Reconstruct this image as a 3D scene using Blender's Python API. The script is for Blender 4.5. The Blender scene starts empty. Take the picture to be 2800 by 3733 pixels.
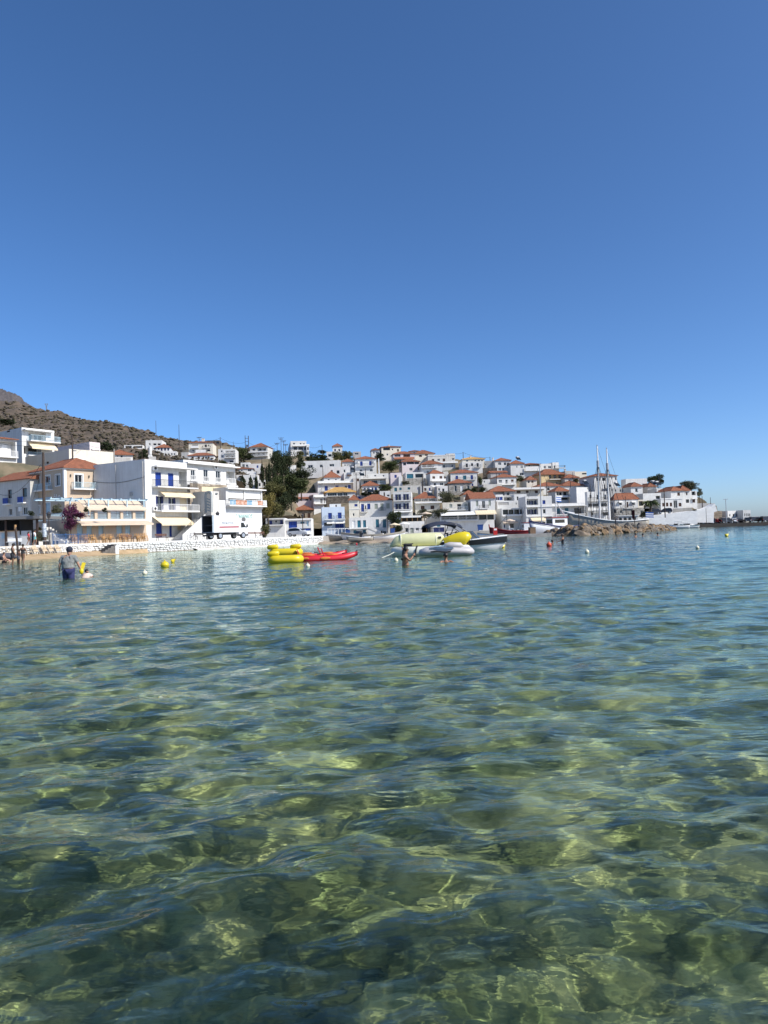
import bpy, bmesh, math, random
import numpy as np
from mathutils import Vector, Matrix
random.seed(7); np.random.seed(7)
SC = bpy.context.scene
COL = SC.collection
R = math.radians

# ------------------------------------------------------------------ camera
CAM_H, F_PX = 1.25, 2589.0            # metres above the water, focal length in photo pixels
PITCH, ROLL = R(1.737), R(1.833)
_F = Vector((0, math.cos(PITCH), math.sin(PITCH)))
_R0 = Vector((1, 0, 0)); _U0 = Vector((0, -math.sin(PITCH), math.cos(PITCH)))
_RT = _R0*math.cos(ROLL) - _U0*math.sin(ROLL)
_UP = _R0*math.sin(ROLL) + _U0*math.cos(ROLL)
CAM = Vector((0, 0, CAM_H))
cam_d = bpy.data.cameras.new('camera'); cam = bpy.data.objects.new('camera', cam_d); COL.objects.link(cam)
m = Matrix((_RT, _UP, -_F)).transposed().to_4x4(); m.translation = CAM
cam.matrix_world = m
cam_d.sensor_fit = 'HORIZONTAL'; cam_d.sensor_width = 36; cam_d.lens = 36*F_PX/2800
cam_d.clip_start = 0.05; cam_d.clip_end = 20000
SC.camera = cam

# ------------------------------------------------------------------ sky and sun
SUN_EL, SUN_AZ = R(41), math.atan2(0.90, -0.44)      # azimuth measured from +Y towards +X
w = bpy.data.worlds.new('World'); SC.world = w; w.use_nodes = True
nt = w.node_tree; bg = nt.nodes['Background']
sky = nt.nodes.new('ShaderNodeTexSky'); sky.sky_type = 'NISHITA'; sky.sun_disc = False
sky.sun_elevation = SUN_EL; sky.sun_rotation = SUN_AZ
sky.altitude = 0; sky.air_density = 0.65; sky.dust_density = 1.0; sky.ozone_density = 6
hs_ = nt.nodes.new('ShaderNodeHueSaturation'); hs_.inputs['Saturation'].default_value = 1.11
nt.links.new(sky.outputs[0], hs_.inputs['Color']); nt.links.new(hs_.outputs[0], bg.inputs[0]); bg.inputs[1].default_value = 0.14
sd = bpy.data.lights.new('sun', 'SUN'); sun = bpy.data.objects.new('sun', sd); COL.objects.link(sun)
sdir = Vector((math.sin(SUN_AZ)*math.cos(SUN_EL), math.cos(SUN_AZ)*math.cos(SUN_EL), math.sin(SUN_EL)))
sun.rotation_euler = sdir.to_track_quat('Z', 'Y').to_euler(); sun.location = sdir*500
sd.energy = 4.1; sd.angle = R(0.53); sd.color = (1.0, 0.95, 0.87)
sd.cycles.is_caustics_light = True

vs = SC.view_settings
vs.view_transform = 'Standard'; vs.look = 'None'; vs.gamma = 1; vs.use_curve_mapping = False; vs.exposure = 0.42
SC.render.engine = 'CYCLES'
cy = SC.cycles
cy.use_denoising = True; cy.caustics_refractive = True; cy.caustics_reflective = False
cy.max_bounces = 8; cy.transmission_bounces = 6; cy.transparent_max_bounces = 12; cy.diffuse_bounces = 3; cy.glossy_bounces = 3
cy.sample_clamp_indirect = 6; cy.blur_glossy = 0.6
cy.use_adaptive_sampling = True; cy.adaptive_threshold = 0.02

# ------------------------------------------------------------------ photo pixel -> place
def ray(px, py):
    return _F + _RT*((px-1400)/F_PX) + _UP*(-(py-1866.5)/F_PX)
def P(px, py, d):
    "point on the pixel's line of sight at forward distance d"
    v = ray(px, py); return CAM + v*(d/v.y)
def W(px, py, z=0.0):
    "point on the level plane z"
    v = ray(px, py); return CAM + v*((z-CAM_H)/v.z)
def Y0(px): return 1945-(px-1400)*0.032     # the horizon line in photo pixels
def PXM(d): return d/F_PX                    # metres per photo pixel at distance d

# ------------------------------------------------------------------ materials
MATS = {}
def mat(name, col, rough=0.7, metal=0.0, var=0.0, vscale=1.0, bump=0.0, bscale=20.0, spec=0.5, col2=None, detail=4.0, coords='Object', emit=None):
    if name in MATS: return MATS[name]
    mt = bpy.data.materials.new(name); mt.use_nodes = True; MATS[name] = mt
    n = mt.node_tree; b = n.nodes['Principled BSDF']
    b.inputs['Roughness'].default_value = rough; b.inputs['Metallic'].default_value = metal
    b.inputs['Specular IOR Level'].default_value = spec
    b.inputs['Base Color'].default_value = (*col, 1)
    tc = n.nodes.new('ShaderNodeTexCoord')
    if var > 0 or col2:
        nz = n.nodes.new('ShaderNodeTexNoise'); nz.inputs['Scale'].default_value = vscale; nz.inputs['Detail'].default_value = detail
        nz.inputs['Roughness'].default_value = 0.62
        n.links.new(tc.outputs[coords], nz.inputs['Vector'])
        rp = n.nodes.new('ShaderNodeValToRGB'); n.links.new(nz.outputs['Fac'], rp.inputs[0])
        c2 = col2 if col2 else tuple(max(0, c*(1-var)) for c in col)
        rp.color_ramp.elements[0].position = 0.33; rp.color_ramp.elements[0].color = (*c2, 1)
        rp.color_ramp.elements[1].position = 0.62; rp.color_ramp.elements[1].color = (*col, 1)
        n.links.new(rp.outputs[0], b.inputs['Base Color'])
    if bump > 0:
        nb = n.nodes.new('ShaderNodeTexNoise'); nb.inputs['Scale'].default_value = bscale; nb.inputs['Detail'].default_value = 5
        n.links.new(tc.outputs[coords], nb.inputs['Vector'])
        bp = n.nodes.new('ShaderNodeBump'); bp.inputs['Strength'].default_value = bump; bp.inputs['Distance'].default_value = 0.05
        n.links.new(nb.outputs['Fac'], bp.inputs['Height']); n.links.new(bp.outputs[0], b.inputs['Normal'])
    if emit:
        b.inputs['Emission Color'].default_value = (*emit, 1); b.inputs['Emission Strength'].default_value = 1
    return mt

# ------------------------------------------------------------------ mesh helpers
def tag(o, label=None, cat=None, group=None, kind=None):
    if label: o['label'] = label
    if cat: o['category'] = cat
    if group: o['group'] = group
    if kind: o['kind'] = kind
    return o
def mesh_obj(name, verts, faces, mt, parent=None, smooth=False):
    me = bpy.data.meshes.new(name)
    me.from_pydata([tuple(v) for v in verts], [], faces); me.update()
    if smooth: me.shade_smooth()
    o = bpy.data.objects.new(name, me); COL.objects.link(o)
    if isinstance(mt, (list, tuple)):
        for q in mt: me.materials.append(q)
    elif mt: me.materials.append(mt)
    if parent: o.parent = parent
    return o
def np_mesh(name, V, Fq, mt, smooth=True, parent=None):
    me = bpy.data.meshes.new(name)
    V = np.asarray(V, dtype=np.float32); Fq = np.asarray(Fq, dtype=np.int32); k = Fq.shape[1]
    me.vertices.add(len(V)); me.vertices.foreach_set('co', V.ravel())
    me.loops.add(Fq.size); me.loops.foreach_set('vertex_index', Fq.ravel())
    me.polygons.add(len(Fq)); me.polygons.foreach_set('loop_start', np.arange(0, Fq.size, k, dtype=np.int32))
    me.update(calc_edges=True); me.validate()
    if smooth: me.shade_smooth()
    if mt: me.materials.append(mt)
    o = bpy.data.objects.new(name, me); COL.objects.link(o)
    if parent: o.parent = parent
    return o
def empty(name, loc=(0, 0, 0), rz=0.0, label=None, cat=None, group=None):
    o = bpy.data.objects.new(name, None); COL.objects.link(o)
    o.location = loc; o.rotation_euler = (0, 0, rz)
    return tag(o, label, cat, group)
class MB:
    "collects shapes, builds ONE mesh object"
    def __init__(s): s.v = []; s.f = []; s.sm = False
    def add(s, vs, fs):
        k = len(s.v); s.v += [Vector(q) for q in vs]; s.f += [tuple(i+k for i in q) for q in fs]; return s
    def box(s, x0, x1, y0, y1, z0, z1):
        return s.add([(x, y, z) for z in (z0, z1) for y in (y0, y1) for x in (x0, x1)],
                     [(0, 2, 3, 1), (4, 5, 7, 6), (0, 1, 5, 4), (2, 6, 7, 3), (0, 4, 6, 2), (1, 3, 7, 5)])
    def bar(s, a, b, r, n=6, r2=None):
        a = Vector(a); b = Vector(b); r2 = r if r2 is None else r2
        q = (b-a).to_track_quat('Z', 'Y'); vs = []
        for c, rr in ((a, r), (b, r2)):
            for i in range(n):
                t = 2*math.pi*(i+.5)/n; vs.append(c + q @ Vector((rr*math.cos(t), rr*math.sin(t), 0)))
        fs = [(i, (i+1) % n, n+(i+1) % n, n+i) for i in range(n)] + [tuple(range(n-1, -1, -1)), tuple(range(n, 2*n))]
        return s.add(vs, fs)
    def tube(s, pts, rs, n=8, cap=True):
        pts = [Vector(p) for p in pts]
        if not isinstance(rs, (list, tuple)): rs = [rs]*len(pts)
        vs = []; up = None
        for i, p in enumerate(pts):
            t = (pts[min(i+1, len(pts)-1)]-pts[max(i-1, 0)]).normalized()
            if up is None:
                up = Vector((0, 0, 1)) if abs(t.z) < .9 else Vector((1, 0, 0))
            up = (up - t*up.dot(t)).normalized(); sd_ = t.cross(up)
            rr = rs[i]; ra, rb = rr if isinstance(rr, (tuple, list)) else (rr, rr)
            for k in range(n):
                a = 2*math.pi*k/n; vs.append(p + sd_*(ra*math.cos(a)) + up*(rb*math.sin(a)))
        m_ = len(pts)
        fs = [(i*n+k, i*n+(k+1) % n, (i+1)*n+(k+1) % n, (i+1)*n+k) for i in range(m_-1) for k in range(n)]
        if cap: fs += [tuple(range(n-1, -1, -1)), tuple((m_-1)*n+k for k in range(n))]
        return s.add(vs, fs)
    def ell(s, c, r, nu=12, nv=8, rot=None):
        c = Vector(c); vs = []; fs = []
        for j in range(nv+1):
            ph = math.pi*j/nv
            for i in range(nu):
                t = 2*math.pi*i/nu
                p = Vector((r[0]*math.sin(ph)*math.cos(t), r[1]*math.sin(ph)*math.sin(t), r[2]*math.cos(ph)))
                if rot: p = rot @ p
                vs.append(c+p)
        for j in range(nv):
            for i in range(nu):
                fs.append((j*nu+i, (j+1)*nu+i, (j+1)*nu+(i+1) % nu, j*nu+(i+1) % nu))
        return s.add(vs, fs)
    def prism(s, pts, y0, y1):
        "outline in the x-z plane pushed along y"
        n = len(pts)
        return s.add([(x, y0, z) for x, z in pts]+[(x, y1, z) for x, z in pts],
                     [tuple(range(n)), tuple(range(2*n-1, n-1, -1))]+[(i, n+i, n+(i+1) % n, (i+1) % n) for i in range(n)])
    def xf(s, M):
        s.v = [M @ q for q in s.v]; return s
    def build(s, name, mt, parent=None, smooth=False):
        o = mesh_obj(name, s.v, s.f, mt, parent, smooth or s.sm)
        return o
def box_obj(name, x0, x1, y0, y1, z0, z1, mt, parent=None):
    return MB().box(x0, x1, y0, y1, z0, z1).build(name, mt, parent)
# ------------------------------------------------------------------ sea
def fbm(x, y, seed, scale, octv=4, gain=.5):
    "value noise by lattice lookup"
    rs = np.random.RandomState(seed); T = rs.rand(256, 256)
    out = np.zeros_like(x); amp = 1.0; tot = 0
    for o in range(octv):
        X = x*scale*2**o + 17.3*o; Y = y*scale*2**o - 9.1*o
        xi = np.floor(X).astype(int); yi = np.floor(Y).astype(int); fx = X-xi; fy = Y-yi
        fx = fx*fx*(3-2*fx); fy = fy*fy*(3-2*fy)
        a = T[xi & 255, yi & 255]; b = T[(xi+1) & 255, yi & 255]; c = T[xi & 255, (yi+1) & 255]; d = T[(xi+1) & 255, (yi+1) & 255]
        out += amp*((a*(1-fx)+b*fx)*(1-fy)+(c*(1-fx)+d*fx)*fy); tot += amp; amp *= gain
    return out/tot
def wave_height(x, y, spacing):
    rs = np.random.RandomState(11)
    wx = x + .25*(fbm(x, y, 3, .55, 2)-.5); wy = y + .25*(fbm(x, y, 4, .55, 2)-.5)
    z = np.zeros_like(x)
    mod = .45+1.1*fbm(x, y, 5, .35, 3)
    mod2 = np.clip(2.2*fbm(x, y, 6, .9, 3)-.55, .08, 1.6)
    for lam, n, steep, spread, md in ((2.4, 4, .008, 35, 0), (1.1, 8, .017, 45, 0), (.58, 10, .024, 55, 1), (.31, 12, .026, 70, 1),
                                       (.155, 14, .021, 85, 2), (.085, 14, .015, 95, 2), (.05, 12, .012, 95, 2)):
        for i in range(n):
            l = lam*math.exp(rs.uniform(-.33, .33)); k = 2*math.pi/l
            th = R(-96 + rs.normal(0, spread*.6)); ph = rs.uniform(0, 6.283)
            a = steep*l/6.283*rs.uniform(.7, 1.3)*1.25
            fade = np.clip((l/spacing-2.5)/3.0, 0, 1)
            if not fade.any(): continue
            s = np.sin(k*(wx*math.cos(th)+wy*math.sin(th))+ph)
            z += a*fade*(s + .28*s*s-.14)*(1 if md == 0 else mod if md == 1 else mod2)
    return z
def polar(r0, r1, ratio, amin, amax, da):
    rr = [r0]
    while rr[-1] < r1: rr.append(rr[-1]*(ratio if rr[-1] < 450 else 1.06))
    r = np.array(rr); a = np.radians(np.arange(amin, amax+da*.5, da))
    RR, AA = np.meshgrid(r, a, indexing='ij')
    x = RR*np.sin(AA); y = RR*np.cos(AA)
    nr, na = x.shape; i = np.arange(nr*na).reshape(nr, na)
    Fq = np.stack([i[:-1, :-1], i[:-1, 1:], i[1:, 1:], i[1:, :-1]], -1).reshape(-1, 4)
    return x.ravel(), y.ravel(), RR.ravel(), Fq
def water_mat():
    mt = bpy.data.materials.new('sea_water'); mt.use_nodes = True; n = mt.node_tree
    n.nodes.remove(n.nodes['Principled BSDF']); out = n.nodes['Material Output']
    g = n.nodes.new('ShaderNodeBsdfGlass'); g.inputs['IOR'].default_value = 1.333; g.inputs['Roughness'].default_value = 0.0
    g.inputs['Color'].default_value = (.89, .985, .93, 1)
    tc = n.nodes.new('ShaderNodeTexCoord')
    mp = n.nodes.new('ShaderNodeMapping'); mp.inputs['Scale'].default_value = (.55, 1.0, 1.0)
    n.links.new(tc.outputs['Object'], mp.inputs['Vector'])
    hs = None
    for sc_, st, dist in ((1.5, .45, .10), (6.0, .45, .022), (30.0, .2, .004)):
        nz = n.nodes.new('ShaderNodeTexNoise'); nz.inputs['Scale'].default_value = sc_; nz.inputs['Detail'].default_value = 4
        nz.inputs['Roughness'].default_value = .55
        n.links.new(mp.outputs[0], nz.inputs['Vector'])
        bp = n.nodes.new('ShaderNodeBump'); bp.inputs['Strength'].default_value = st; bp.inputs['Distance'].default_value = dist
        n.links.new(nz.outputs['Fac'], bp.inputs['Height'])
        if hs: n.links.new(hs.outputs[0], bp.inputs['Normal'])
        hs = bp
    n.links.new(hs.outputs[0], g.inputs['Normal'])
    n.links.new(g.outputs[0], out.inputs['Surface'])
    return mt
DA = 0.14
x, y, rr_, Fq = polar(.75, 5200, 1.0062, -46, 46, DA)
near = rr_ < 420
sp = rr_*np.maximum(.0062, math.radians(DA))
z = wave_height(x, y, sp)
sea = np_mesh('sea', np.stack([x, y, z], 1), Fq, water_mat())
tag(sea, kind='structure'); sea.cycles.is_caustics_caster = True

def seabed_z(x, y):
    d = np.hypot(x, y)
    base = -0.74 - .25*np.clip((d-2)/14, 0, 1)*np.clip((x+6)/10, 0, 1) - .9*np.clip((x+y*.35-6)/35, 0, 1) - 3.4*np.clip((x+25)/60, 0, 1)*np.clip((d-24)/50, 0, 1)
    # rises to the sandy beach on the left
    return base
def cobble(x, y, cell, seed):
    rs = np.random.RandomState(seed); T = rs.rand(128, 128, 3)
    xi = np.floor(x/cell).astype(int); yi = np.floor(y/cell).astype(int)
    best = np.full_like(x, 9.); hid = np.zeros_like(x)
    for dx in (-1, 0, 1):
        for dy in (-1, 0, 1):
            t = T[(xi+dx) & 127, (yi+dy) & 127]
            cx = (xi+dx+t[..., 0])*cell; cy_ = (yi+dy+t[..., 1])*cell
            rr2 = cell*(.35+.55*t[..., 2])
            q = np.hypot(x-cx, (y-cy_)*1.1)/rr2
            m_ = q < best; best = np.where(m_, q, best); hid = np.where(m_, t[..., 2], hid)
    return np.sqrt(np.clip(1-best*best, 0, 1))*(cell*(.25+.5*hid))
def bed_mat():
    mt = bpy.data.materials.new('seabed_stones'); mt.use_nodes = True; n = mt.node_tree; b = n.nodes['Principled BSDF']
    b.inputs['Roughness'].default_value = .9; b.inputs['Specular IOR Level'].default_value = .1
    tc = n.nodes.new('ShaderNodeTexCoord')
    def noise(sc_, det=5, ro=.6):
        q = n.nodes.new('ShaderNodeTexNoise'); q.inputs['Scale'].default_value = sc_; q.inputs['Detail'].default_value = det; q.inputs['Roughness'].default_value = ro
        n.links.new(tc.outputs['Object'], q.inputs['Vector']); return q
    r1 = n.nodes.new('ShaderNodeValToRGB'); n.links.new(noise(2.1).outputs['Fac'], r1.inputs[0])
    e = r1.color_ramp.elements
    e[0].position = .36; e[0].color = (.10, .12, .05, 1); e[1].position = .64; e[1].color = (.46, .43, .19, 1)
    e2 = r1.color_ramp.elements.new(.5); e2.color = (.235, .245, .105, 1)
    r2 = n.nodes.new('ShaderNodeValToRGB'); n.links.new(noise(7, 6, .7).outputs['Fac'], r2.inputs[0])
    r2.color_ramp.elements[0].position = .3; r2.color_ramp.elements[0].color = (.6, .6, .6, 1)
    r2.color_ramp.elements[1].position = .7; r2.color_ramp.elements[1].color = (1.25, 1.25, 1.2, 1)
    mx = n.nodes.new('ShaderNodeMixRGB'); mx.blend_type = 'MULTIPLY'; mx.inputs[0].default_value = 1
    n.links.new(r1.outputs[0], mx.inputs[1]); n.links.new(r2.outputs[0], mx.inputs[2]); 
    # teal bed further out, standing in for light absorbed by the water
    sx = n.nodes.new('ShaderNodeSeparateXYZ'); n.links.new(tc.outputs['Object'], sx.inputs[0])
    md = n.nodes.new('ShaderNodeMath'); md.operation = 'MULTIPLY_ADD'; md.inputs[1].default_value = 9; n.links.new(noise(.35, 4).outputs['Fac'], md.inputs[0]); n.links.new(sx.outputs['Y'], md.inputs[2])
    mr = n.nodes.new('ShaderNodeMapRange'); mr.inputs[1].default_value = 8; mr.inputs[2].default_value = 30; mr.inputs[3].default_value = 0; mr.inputs[4].default_value = .93; n.links.new(md.outputs[0], mr.inputs[0])
    r3 = n.nodes.new('ShaderNodeValToRGB'); n.links.new(noise(.5, 6, .65).outputs['Fac'], r3.inputs[0])
    r3.color_ramp.elements[0].position = .35; r3.color_ramp.elements[0].color = (.085, .15, .11, 1); r3.color_ramp.elements[1].position = .66; r3.color_ramp.elements[1].color = (.175, .25, .175, 1)
    m2 = n.nodes.new('ShaderNodeMixRGB'); n.links.new(mr.outputs[0], m2.inputs[0]); n.links.new(mx.outputs[0], m2.inputs[1]); n.links.new(r3.outputs[0], m2.inputs[2]); 
    dp = n.nodes.new('ShaderNodeMapRange'); dp.inputs[1].default_value = -1.25; dp.inputs[2].default_value = -2.6; dp.inputs[3].default_value = 0; dp.inputs[4].default_value = .95; n.links.new(sx.outputs['Z'], dp.inputs[0])  # darker with depth: the deep water's loss of light put into the colour
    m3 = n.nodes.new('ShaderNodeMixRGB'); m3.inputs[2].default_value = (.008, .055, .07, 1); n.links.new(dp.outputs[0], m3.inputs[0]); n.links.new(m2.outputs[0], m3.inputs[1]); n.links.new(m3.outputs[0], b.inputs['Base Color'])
    return mt
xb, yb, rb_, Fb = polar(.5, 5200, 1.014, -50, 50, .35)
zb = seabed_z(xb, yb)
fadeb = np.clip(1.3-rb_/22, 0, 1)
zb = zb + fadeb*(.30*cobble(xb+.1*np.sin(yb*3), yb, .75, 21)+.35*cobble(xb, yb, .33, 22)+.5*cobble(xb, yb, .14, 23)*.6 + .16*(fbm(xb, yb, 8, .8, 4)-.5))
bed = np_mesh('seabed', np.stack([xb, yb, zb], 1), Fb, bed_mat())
tag(bed, kind='structure'); bed.cycles.is_caustics_receiver = True
# ------------------------------------------------------------------ building materials
def plaster(name, col, dirt=.18):
    if name in MATS: return MATS[name]
    mt = bpy.data.materials.new(name); mt.use_nodes = True; MATS[name] = mt; n = mt.node_tree; b = n.nodes['Principled BSDF']
    b.inputs['Roughness'].default_value = .88; b.inputs['Specular IOR Level'].default_value = .2
    tc = n.nodes.new('ShaderNodeTexCoord'); fac = None
    for scl, vs_, lo, hi, am in (((1, 1, 1), .45, .34, .7, dirt), ((2.6, 2.6, .22), 1.0, .42, .74, dirt*1.2), ((1, 1, 1), 6.0, .3, .75, dirt*.5)):
        mp = n.nodes.new('ShaderNodeMapping'); mp.inputs['Scale'].default_value = scl; n.links.new(tc.outputs['Object'], mp.inputs[0])
        nz = n.nodes.new('ShaderNodeTexNoise'); nz.inputs['Scale'].default_value = vs_; nz.inputs['Detail'].default_value = 6; nz.inputs['Roughness'].default_value = .65
        n.links.new(mp.outputs[0], nz.inputs['Vector'])
        rp = n.nodes.new('ShaderNodeMapRange'); rp.inputs[1].default_value = lo; rp.inputs[2].default_value = hi; rp.inputs[3].default_value = 1; rp.inputs[4].default_value = 1-am
        n.links.new(nz.outputs['Fac'], rp.inputs[0])
        if fac is None: fac = rp.outputs[0]
        else:
            mu = n.nodes.new('ShaderNodeMath'); mu.operation = 'MULTIPLY'; n.links.new(fac, mu.inputs[0]); n.links.new(rp.outputs[0], mu.inputs[1]); fac = mu.outputs[0]
    mx = n.nodes.new('ShaderNodeMixRGB'); mx.inputs[1].default_value = (col[0]*.42, col[1]*.38, col[2]*.32, 1); mx.inputs[2].default_value = (*col, 1)
    n.links.new(fac, mx.inputs[0]); n.links.new(mx.outputs[0], b.inputs['Base Color'])
    nb = n.nodes.new('ShaderNodeTexNoise'); nb.inputs['Scale'].default_value = 3; nb.inputs['Detail'].default_value = 5; n.links.new(tc.outputs['Object'], nb.inputs['Vector'])
    bp = n.nodes.new('ShaderNodeBump'); bp.inputs['Strength'].default_value = .3; bp.inputs['Distance'].default_value = .06
    n.links.new(nb.outputs['Fac'], bp.inputs['Height']); n.links.new(bp.outputs[0], b.inputs['Normal'])
    return mt
WHITE = plaster('whitewash', (.72, .72, .70), .2); CREAM = plaster('cream_plaster', (.74, .69, .58), .14)
GREYW = plaster('grey_plaster', (.52, .51, .49), .3); BLUEW = plaster('pale_blue_whitewash', (.58, .68, .80), .14)  # the pale blue is skylit shade on white walls, put into the colour
PINKW = plaster('pale_pink_plaster', (.70, .62, .62), .12); BEIGE = plaster('beige_plaster', (.56, .45, .34), .10)  # the pink also holds the lavender of shaded walls, put into the colour
YELL = plaster('ochre_plaster', (.66, .52, .30), .14); CONC = plaster('bare_concrete', (.36, .35, .33), .35)
OFFW = plaster('old_whitewash', (.66, .65, .61), .3)
TRIM = mat('white_paint', (.82, .82, .80), .6); SLAB = mat('white_slab', (.78, .77, .74), .7, var=.08, vscale=.8)
BLUE = mat('blue_paint', (.008, .045, .29), .5, var=.2, vscale=3); TEAL = mat('teal_paint', (.02, .15, .22), .5, var=.2, vscale=3)
NAVY = mat('navy_paint', (.012, .02, .10), .5); SAGE = mat('sage_paint', (.34, .37, .31), .6, var=.12, vscale=3)
PALEBL = mat('pale_blue_paint', (.44, .60, .68), .55, var=.1, vscale=2)
BROWN = mat('brown_wood', (.085, .035, .018), .6, var=.3, vscale=4); WOOD = mat('bare_wood', (.42, .24, .10), .65, var=.25, vscale=6)
DARKW = mat('dark_wood', (.055, .032, .022), .7, var=.3, vscale=5)
GLASS = mat('window_glass', (.018, .022, .028), .08, var=.4, vscale=.35); DARK = mat('dark_interior', (.02, .019, .018), .9)
METAL = mat('dark_metal', (.03, .03, .033), .5); STEEL = mat('galvanised_steel', (.42, .43, .44), .45, metal=.6)
AWN = mat('cream_awning', (.74, .62, .42), .9, var=.06, vscale=1.2); AWNW = mat('white_awning', (.78, .77, .73), .9, var=.06, vscale=1.2)
AWNT = mat('tan_awning', (.62, .50, .38), .9, var=.08, vscale=1.2)
def stone_mat(name, c1, c2, sc_=1.6):
    if name in MATS: return MATS[name]
    mt = bpy.data.materials.new(name); mt.use_nodes = True; MATS[name] = mt; n = mt.node_tree; b = n.nodes['Principled BSDF']
    b.inputs['Roughness'].default_value = .95; b.inputs['Specular IOR Level'].default_value = .2
    tc = n.nodes.new('ShaderNodeTexCoord'); mp = n.nodes.new('ShaderNodeMapping'); mp.inputs['Scale'].default_value = (1, 1, 1.9)
    n.links.new(tc.outputs['Object'], mp.inputs[0])
    vo = n.nodes.new('ShaderNodeTexVoronoi'); vo.inputs['Scale'].default_value = sc_; n.links.new(mp.outputs[0], vo.inputs['Vector'])
    ve = n.nodes.new('ShaderNodeTexVoronoi'); ve.feature = 'DISTANCE_TO_EDGE'; ve.inputs['Scale'].default_value = sc_; n.links.new(mp.outputs[0], ve.inputs['Vector'])
    sp_ = n.nodes.new('ShaderNodeSeparateColor'); n.links.new(vo.outputs['Color'], sp_.inputs[0])
    rp = n.nodes.new('ShaderNodeValToRGB'); n.links.new(sp_.outputs[0], rp.inputs[0])
    rp.color_ramp.elements[0].color = (*c1, 1); rp.color_ramp.elements[1].color = (*c2, 1)
    n.links.new(rp.outputs[0], b.inputs['Base Color'])
    bp = n.nodes.new('ShaderNodeBump'); bp.inputs['Distance'].default_value = .12; bp.inputs['Strength'].default_value = 1
    mr = n.nodes.new('ShaderNodeMath'); mr.operation = 'MINIMUM'; mr.inputs[1].default_value = .12; n.links.new(ve.outputs[0], mr.inputs[0])
    n.links.new(mr.outputs[0], bp.inputs['Height']); n.links.new(bp.outputs[0], b.inputs['Normal'])
    return mt
STONE = stone_mat('field_stone', (.19, .15, .11), (.40, .34, .26)); STONEG = stone_mat('grey_stone', (.20, .19, .17), (.42, .40, .36))
STONED = stone_mat('dark_stone', (.07, .06, .05), (.17, .145, .12)); STONEW = stone_mat('whitewashed_rubble', (.72, .72, .70), (.82, .82, .80), .9)
def tile_mat(name, c1, c2):
    mt = bpy.data.materials.new(name); mt.use_nodes = True; MATS[name] = mt; n = mt.node_tree; b = n.nodes['Principled BSDF']
    b.inputs['Roughness'].default_value = .85; b.inputs['Specular IOR Level'].default_value = .2
    uv = n.nodes.new('ShaderNodeUVMap'); tc = n.nodes.new('ShaderNodeTexCoord')
    wv = n.nodes.new('ShaderNodeTexWave'); wv.wave_profile = 'SIN'; wv.bands_direction = 'X'; wv.inputs['Scale'].default_value = 1.25
    n.links.new(uv.outputs[0], wv.inputs['Vector'])
    nz = n.nodes.new('ShaderNodeTexNoise'); nz.inputs['Scale'].default_value = 1.7; nz.inputs['Detail'].default_value = 6; nz.inputs['Roughness'].default_value = .7
    n.links.new(tc.outputs['Object'], nz.inputs['Vector'])
    rp = n.nodes.new('ShaderNodeValToRGB'); rp.color_ramp.elements[0].position = .3; rp.color_ramp.elements[1].position = .68
    rp.color_ramp.elements[0].color = (*c2, 1); rp.color_ramp.elements[1].color = (*c1, 1)
    n.links.new(nz.outputs['Fac'], rp.inputs[0]); n.links.new(rp.outputs[0], b.inputs['Base Color'])
    bp = n.nodes.new('ShaderNodeBump'); bp.inputs['Distance'].default_value = .08; bp.inputs['Strength'].default_value = 1
    n.links.new(wv.outputs['Fac'], bp.inputs['Height']); n.links.new(bp.outputs[0], b.inputs['Normal'])
    return mt
TILE = tile_mat('terracotta_tiles', (.36, .14, .078), (.20, .085, .052)); TILE2 = tile_mat('weathered_tiles', (.32, .125, .07), (.17, .08, .05))
TILE3 = tile_mat('sunburnt_tiles', (.60, .37, .13), (.45, .27, .10))

CR = {'A': (0, 1400, 3.318), 'B': (0, 1700, 3.318), 'C': (400, 1550, 4.1475), 'D': (400, 1750, 4.1475), 'E': (680, 1550, 4.1475),
      'F': (680, 1750, 4.1475), 'G': (900, 1580, 4.1475), 'H': (950, 1780, 4.1475), 'I': (1080, 1600, 5.184), 'J': (1120, 1760, 5.184),
      'K': (1360, 1600, 5.184), 'L': (1400, 1760, 5.184), 'M': (1640, 1600, 5.184), 'N': (1680, 1760, 5.184), 'O': (1920, 1620, 4.608),
      'Q': (1940, 1760, 5.184), 'S': (2200, 1680, 5.184), 'T': (2480, 1720, 5.184), 'X': (0, 0, 1)}
def cx(c, x): return CR[c][0]+x/CR[c][2]
def cyy(c, y): return CR[c][1]+y/CR[c][2]
GROUND = []            # (x, y, z) where the ground carries a building

class Face:
    "one outer wall of a building: origin at its start, e along it, n outwards"
    def __init__(s, O, e, L): s.O = Vector(O); s.e = Vector((e[0], e[1], 0)).normalized(); s.n = Vector((s.e.y, -s.e.x, 0)); s.L = L
    def uv(s, px, py):
        v = ray(px, py); t = (s.O-CAM).dot(s.n)/v.dot(s.n); p = CAM+v*t
        return (p-s.O).dot(s.e), p.z
    def pt(s, u, w, z): return Vector((s.O.x+s.e.x*u+s.n.x*w, s.O.y+s.e.y*u+s.n.y*w, z))

def fbox(mb, f, u0, u1, w0, w1, z0, z1, org):
    vs = [f.pt(u, w, z)-org for z in (z0, z1) for w in (w0, w1) for u in (u0, u1)]
    return mb.add(vs, [(0, 1, 3, 2), (4, 6, 7, 5), (0, 4, 5, 1), (2, 3, 7, 6), (0, 2, 6, 4), (1, 5, 7, 3)])
def fobj(name, f, u0, u1, w0, w1, z0, z1, mt, par):
    rt = par
    while rt.parent: rt = rt.parent
    return fbox(MB(), f, u0, u1, w0, w1, z0, z1, rt.location).build(name, mt, par)

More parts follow.
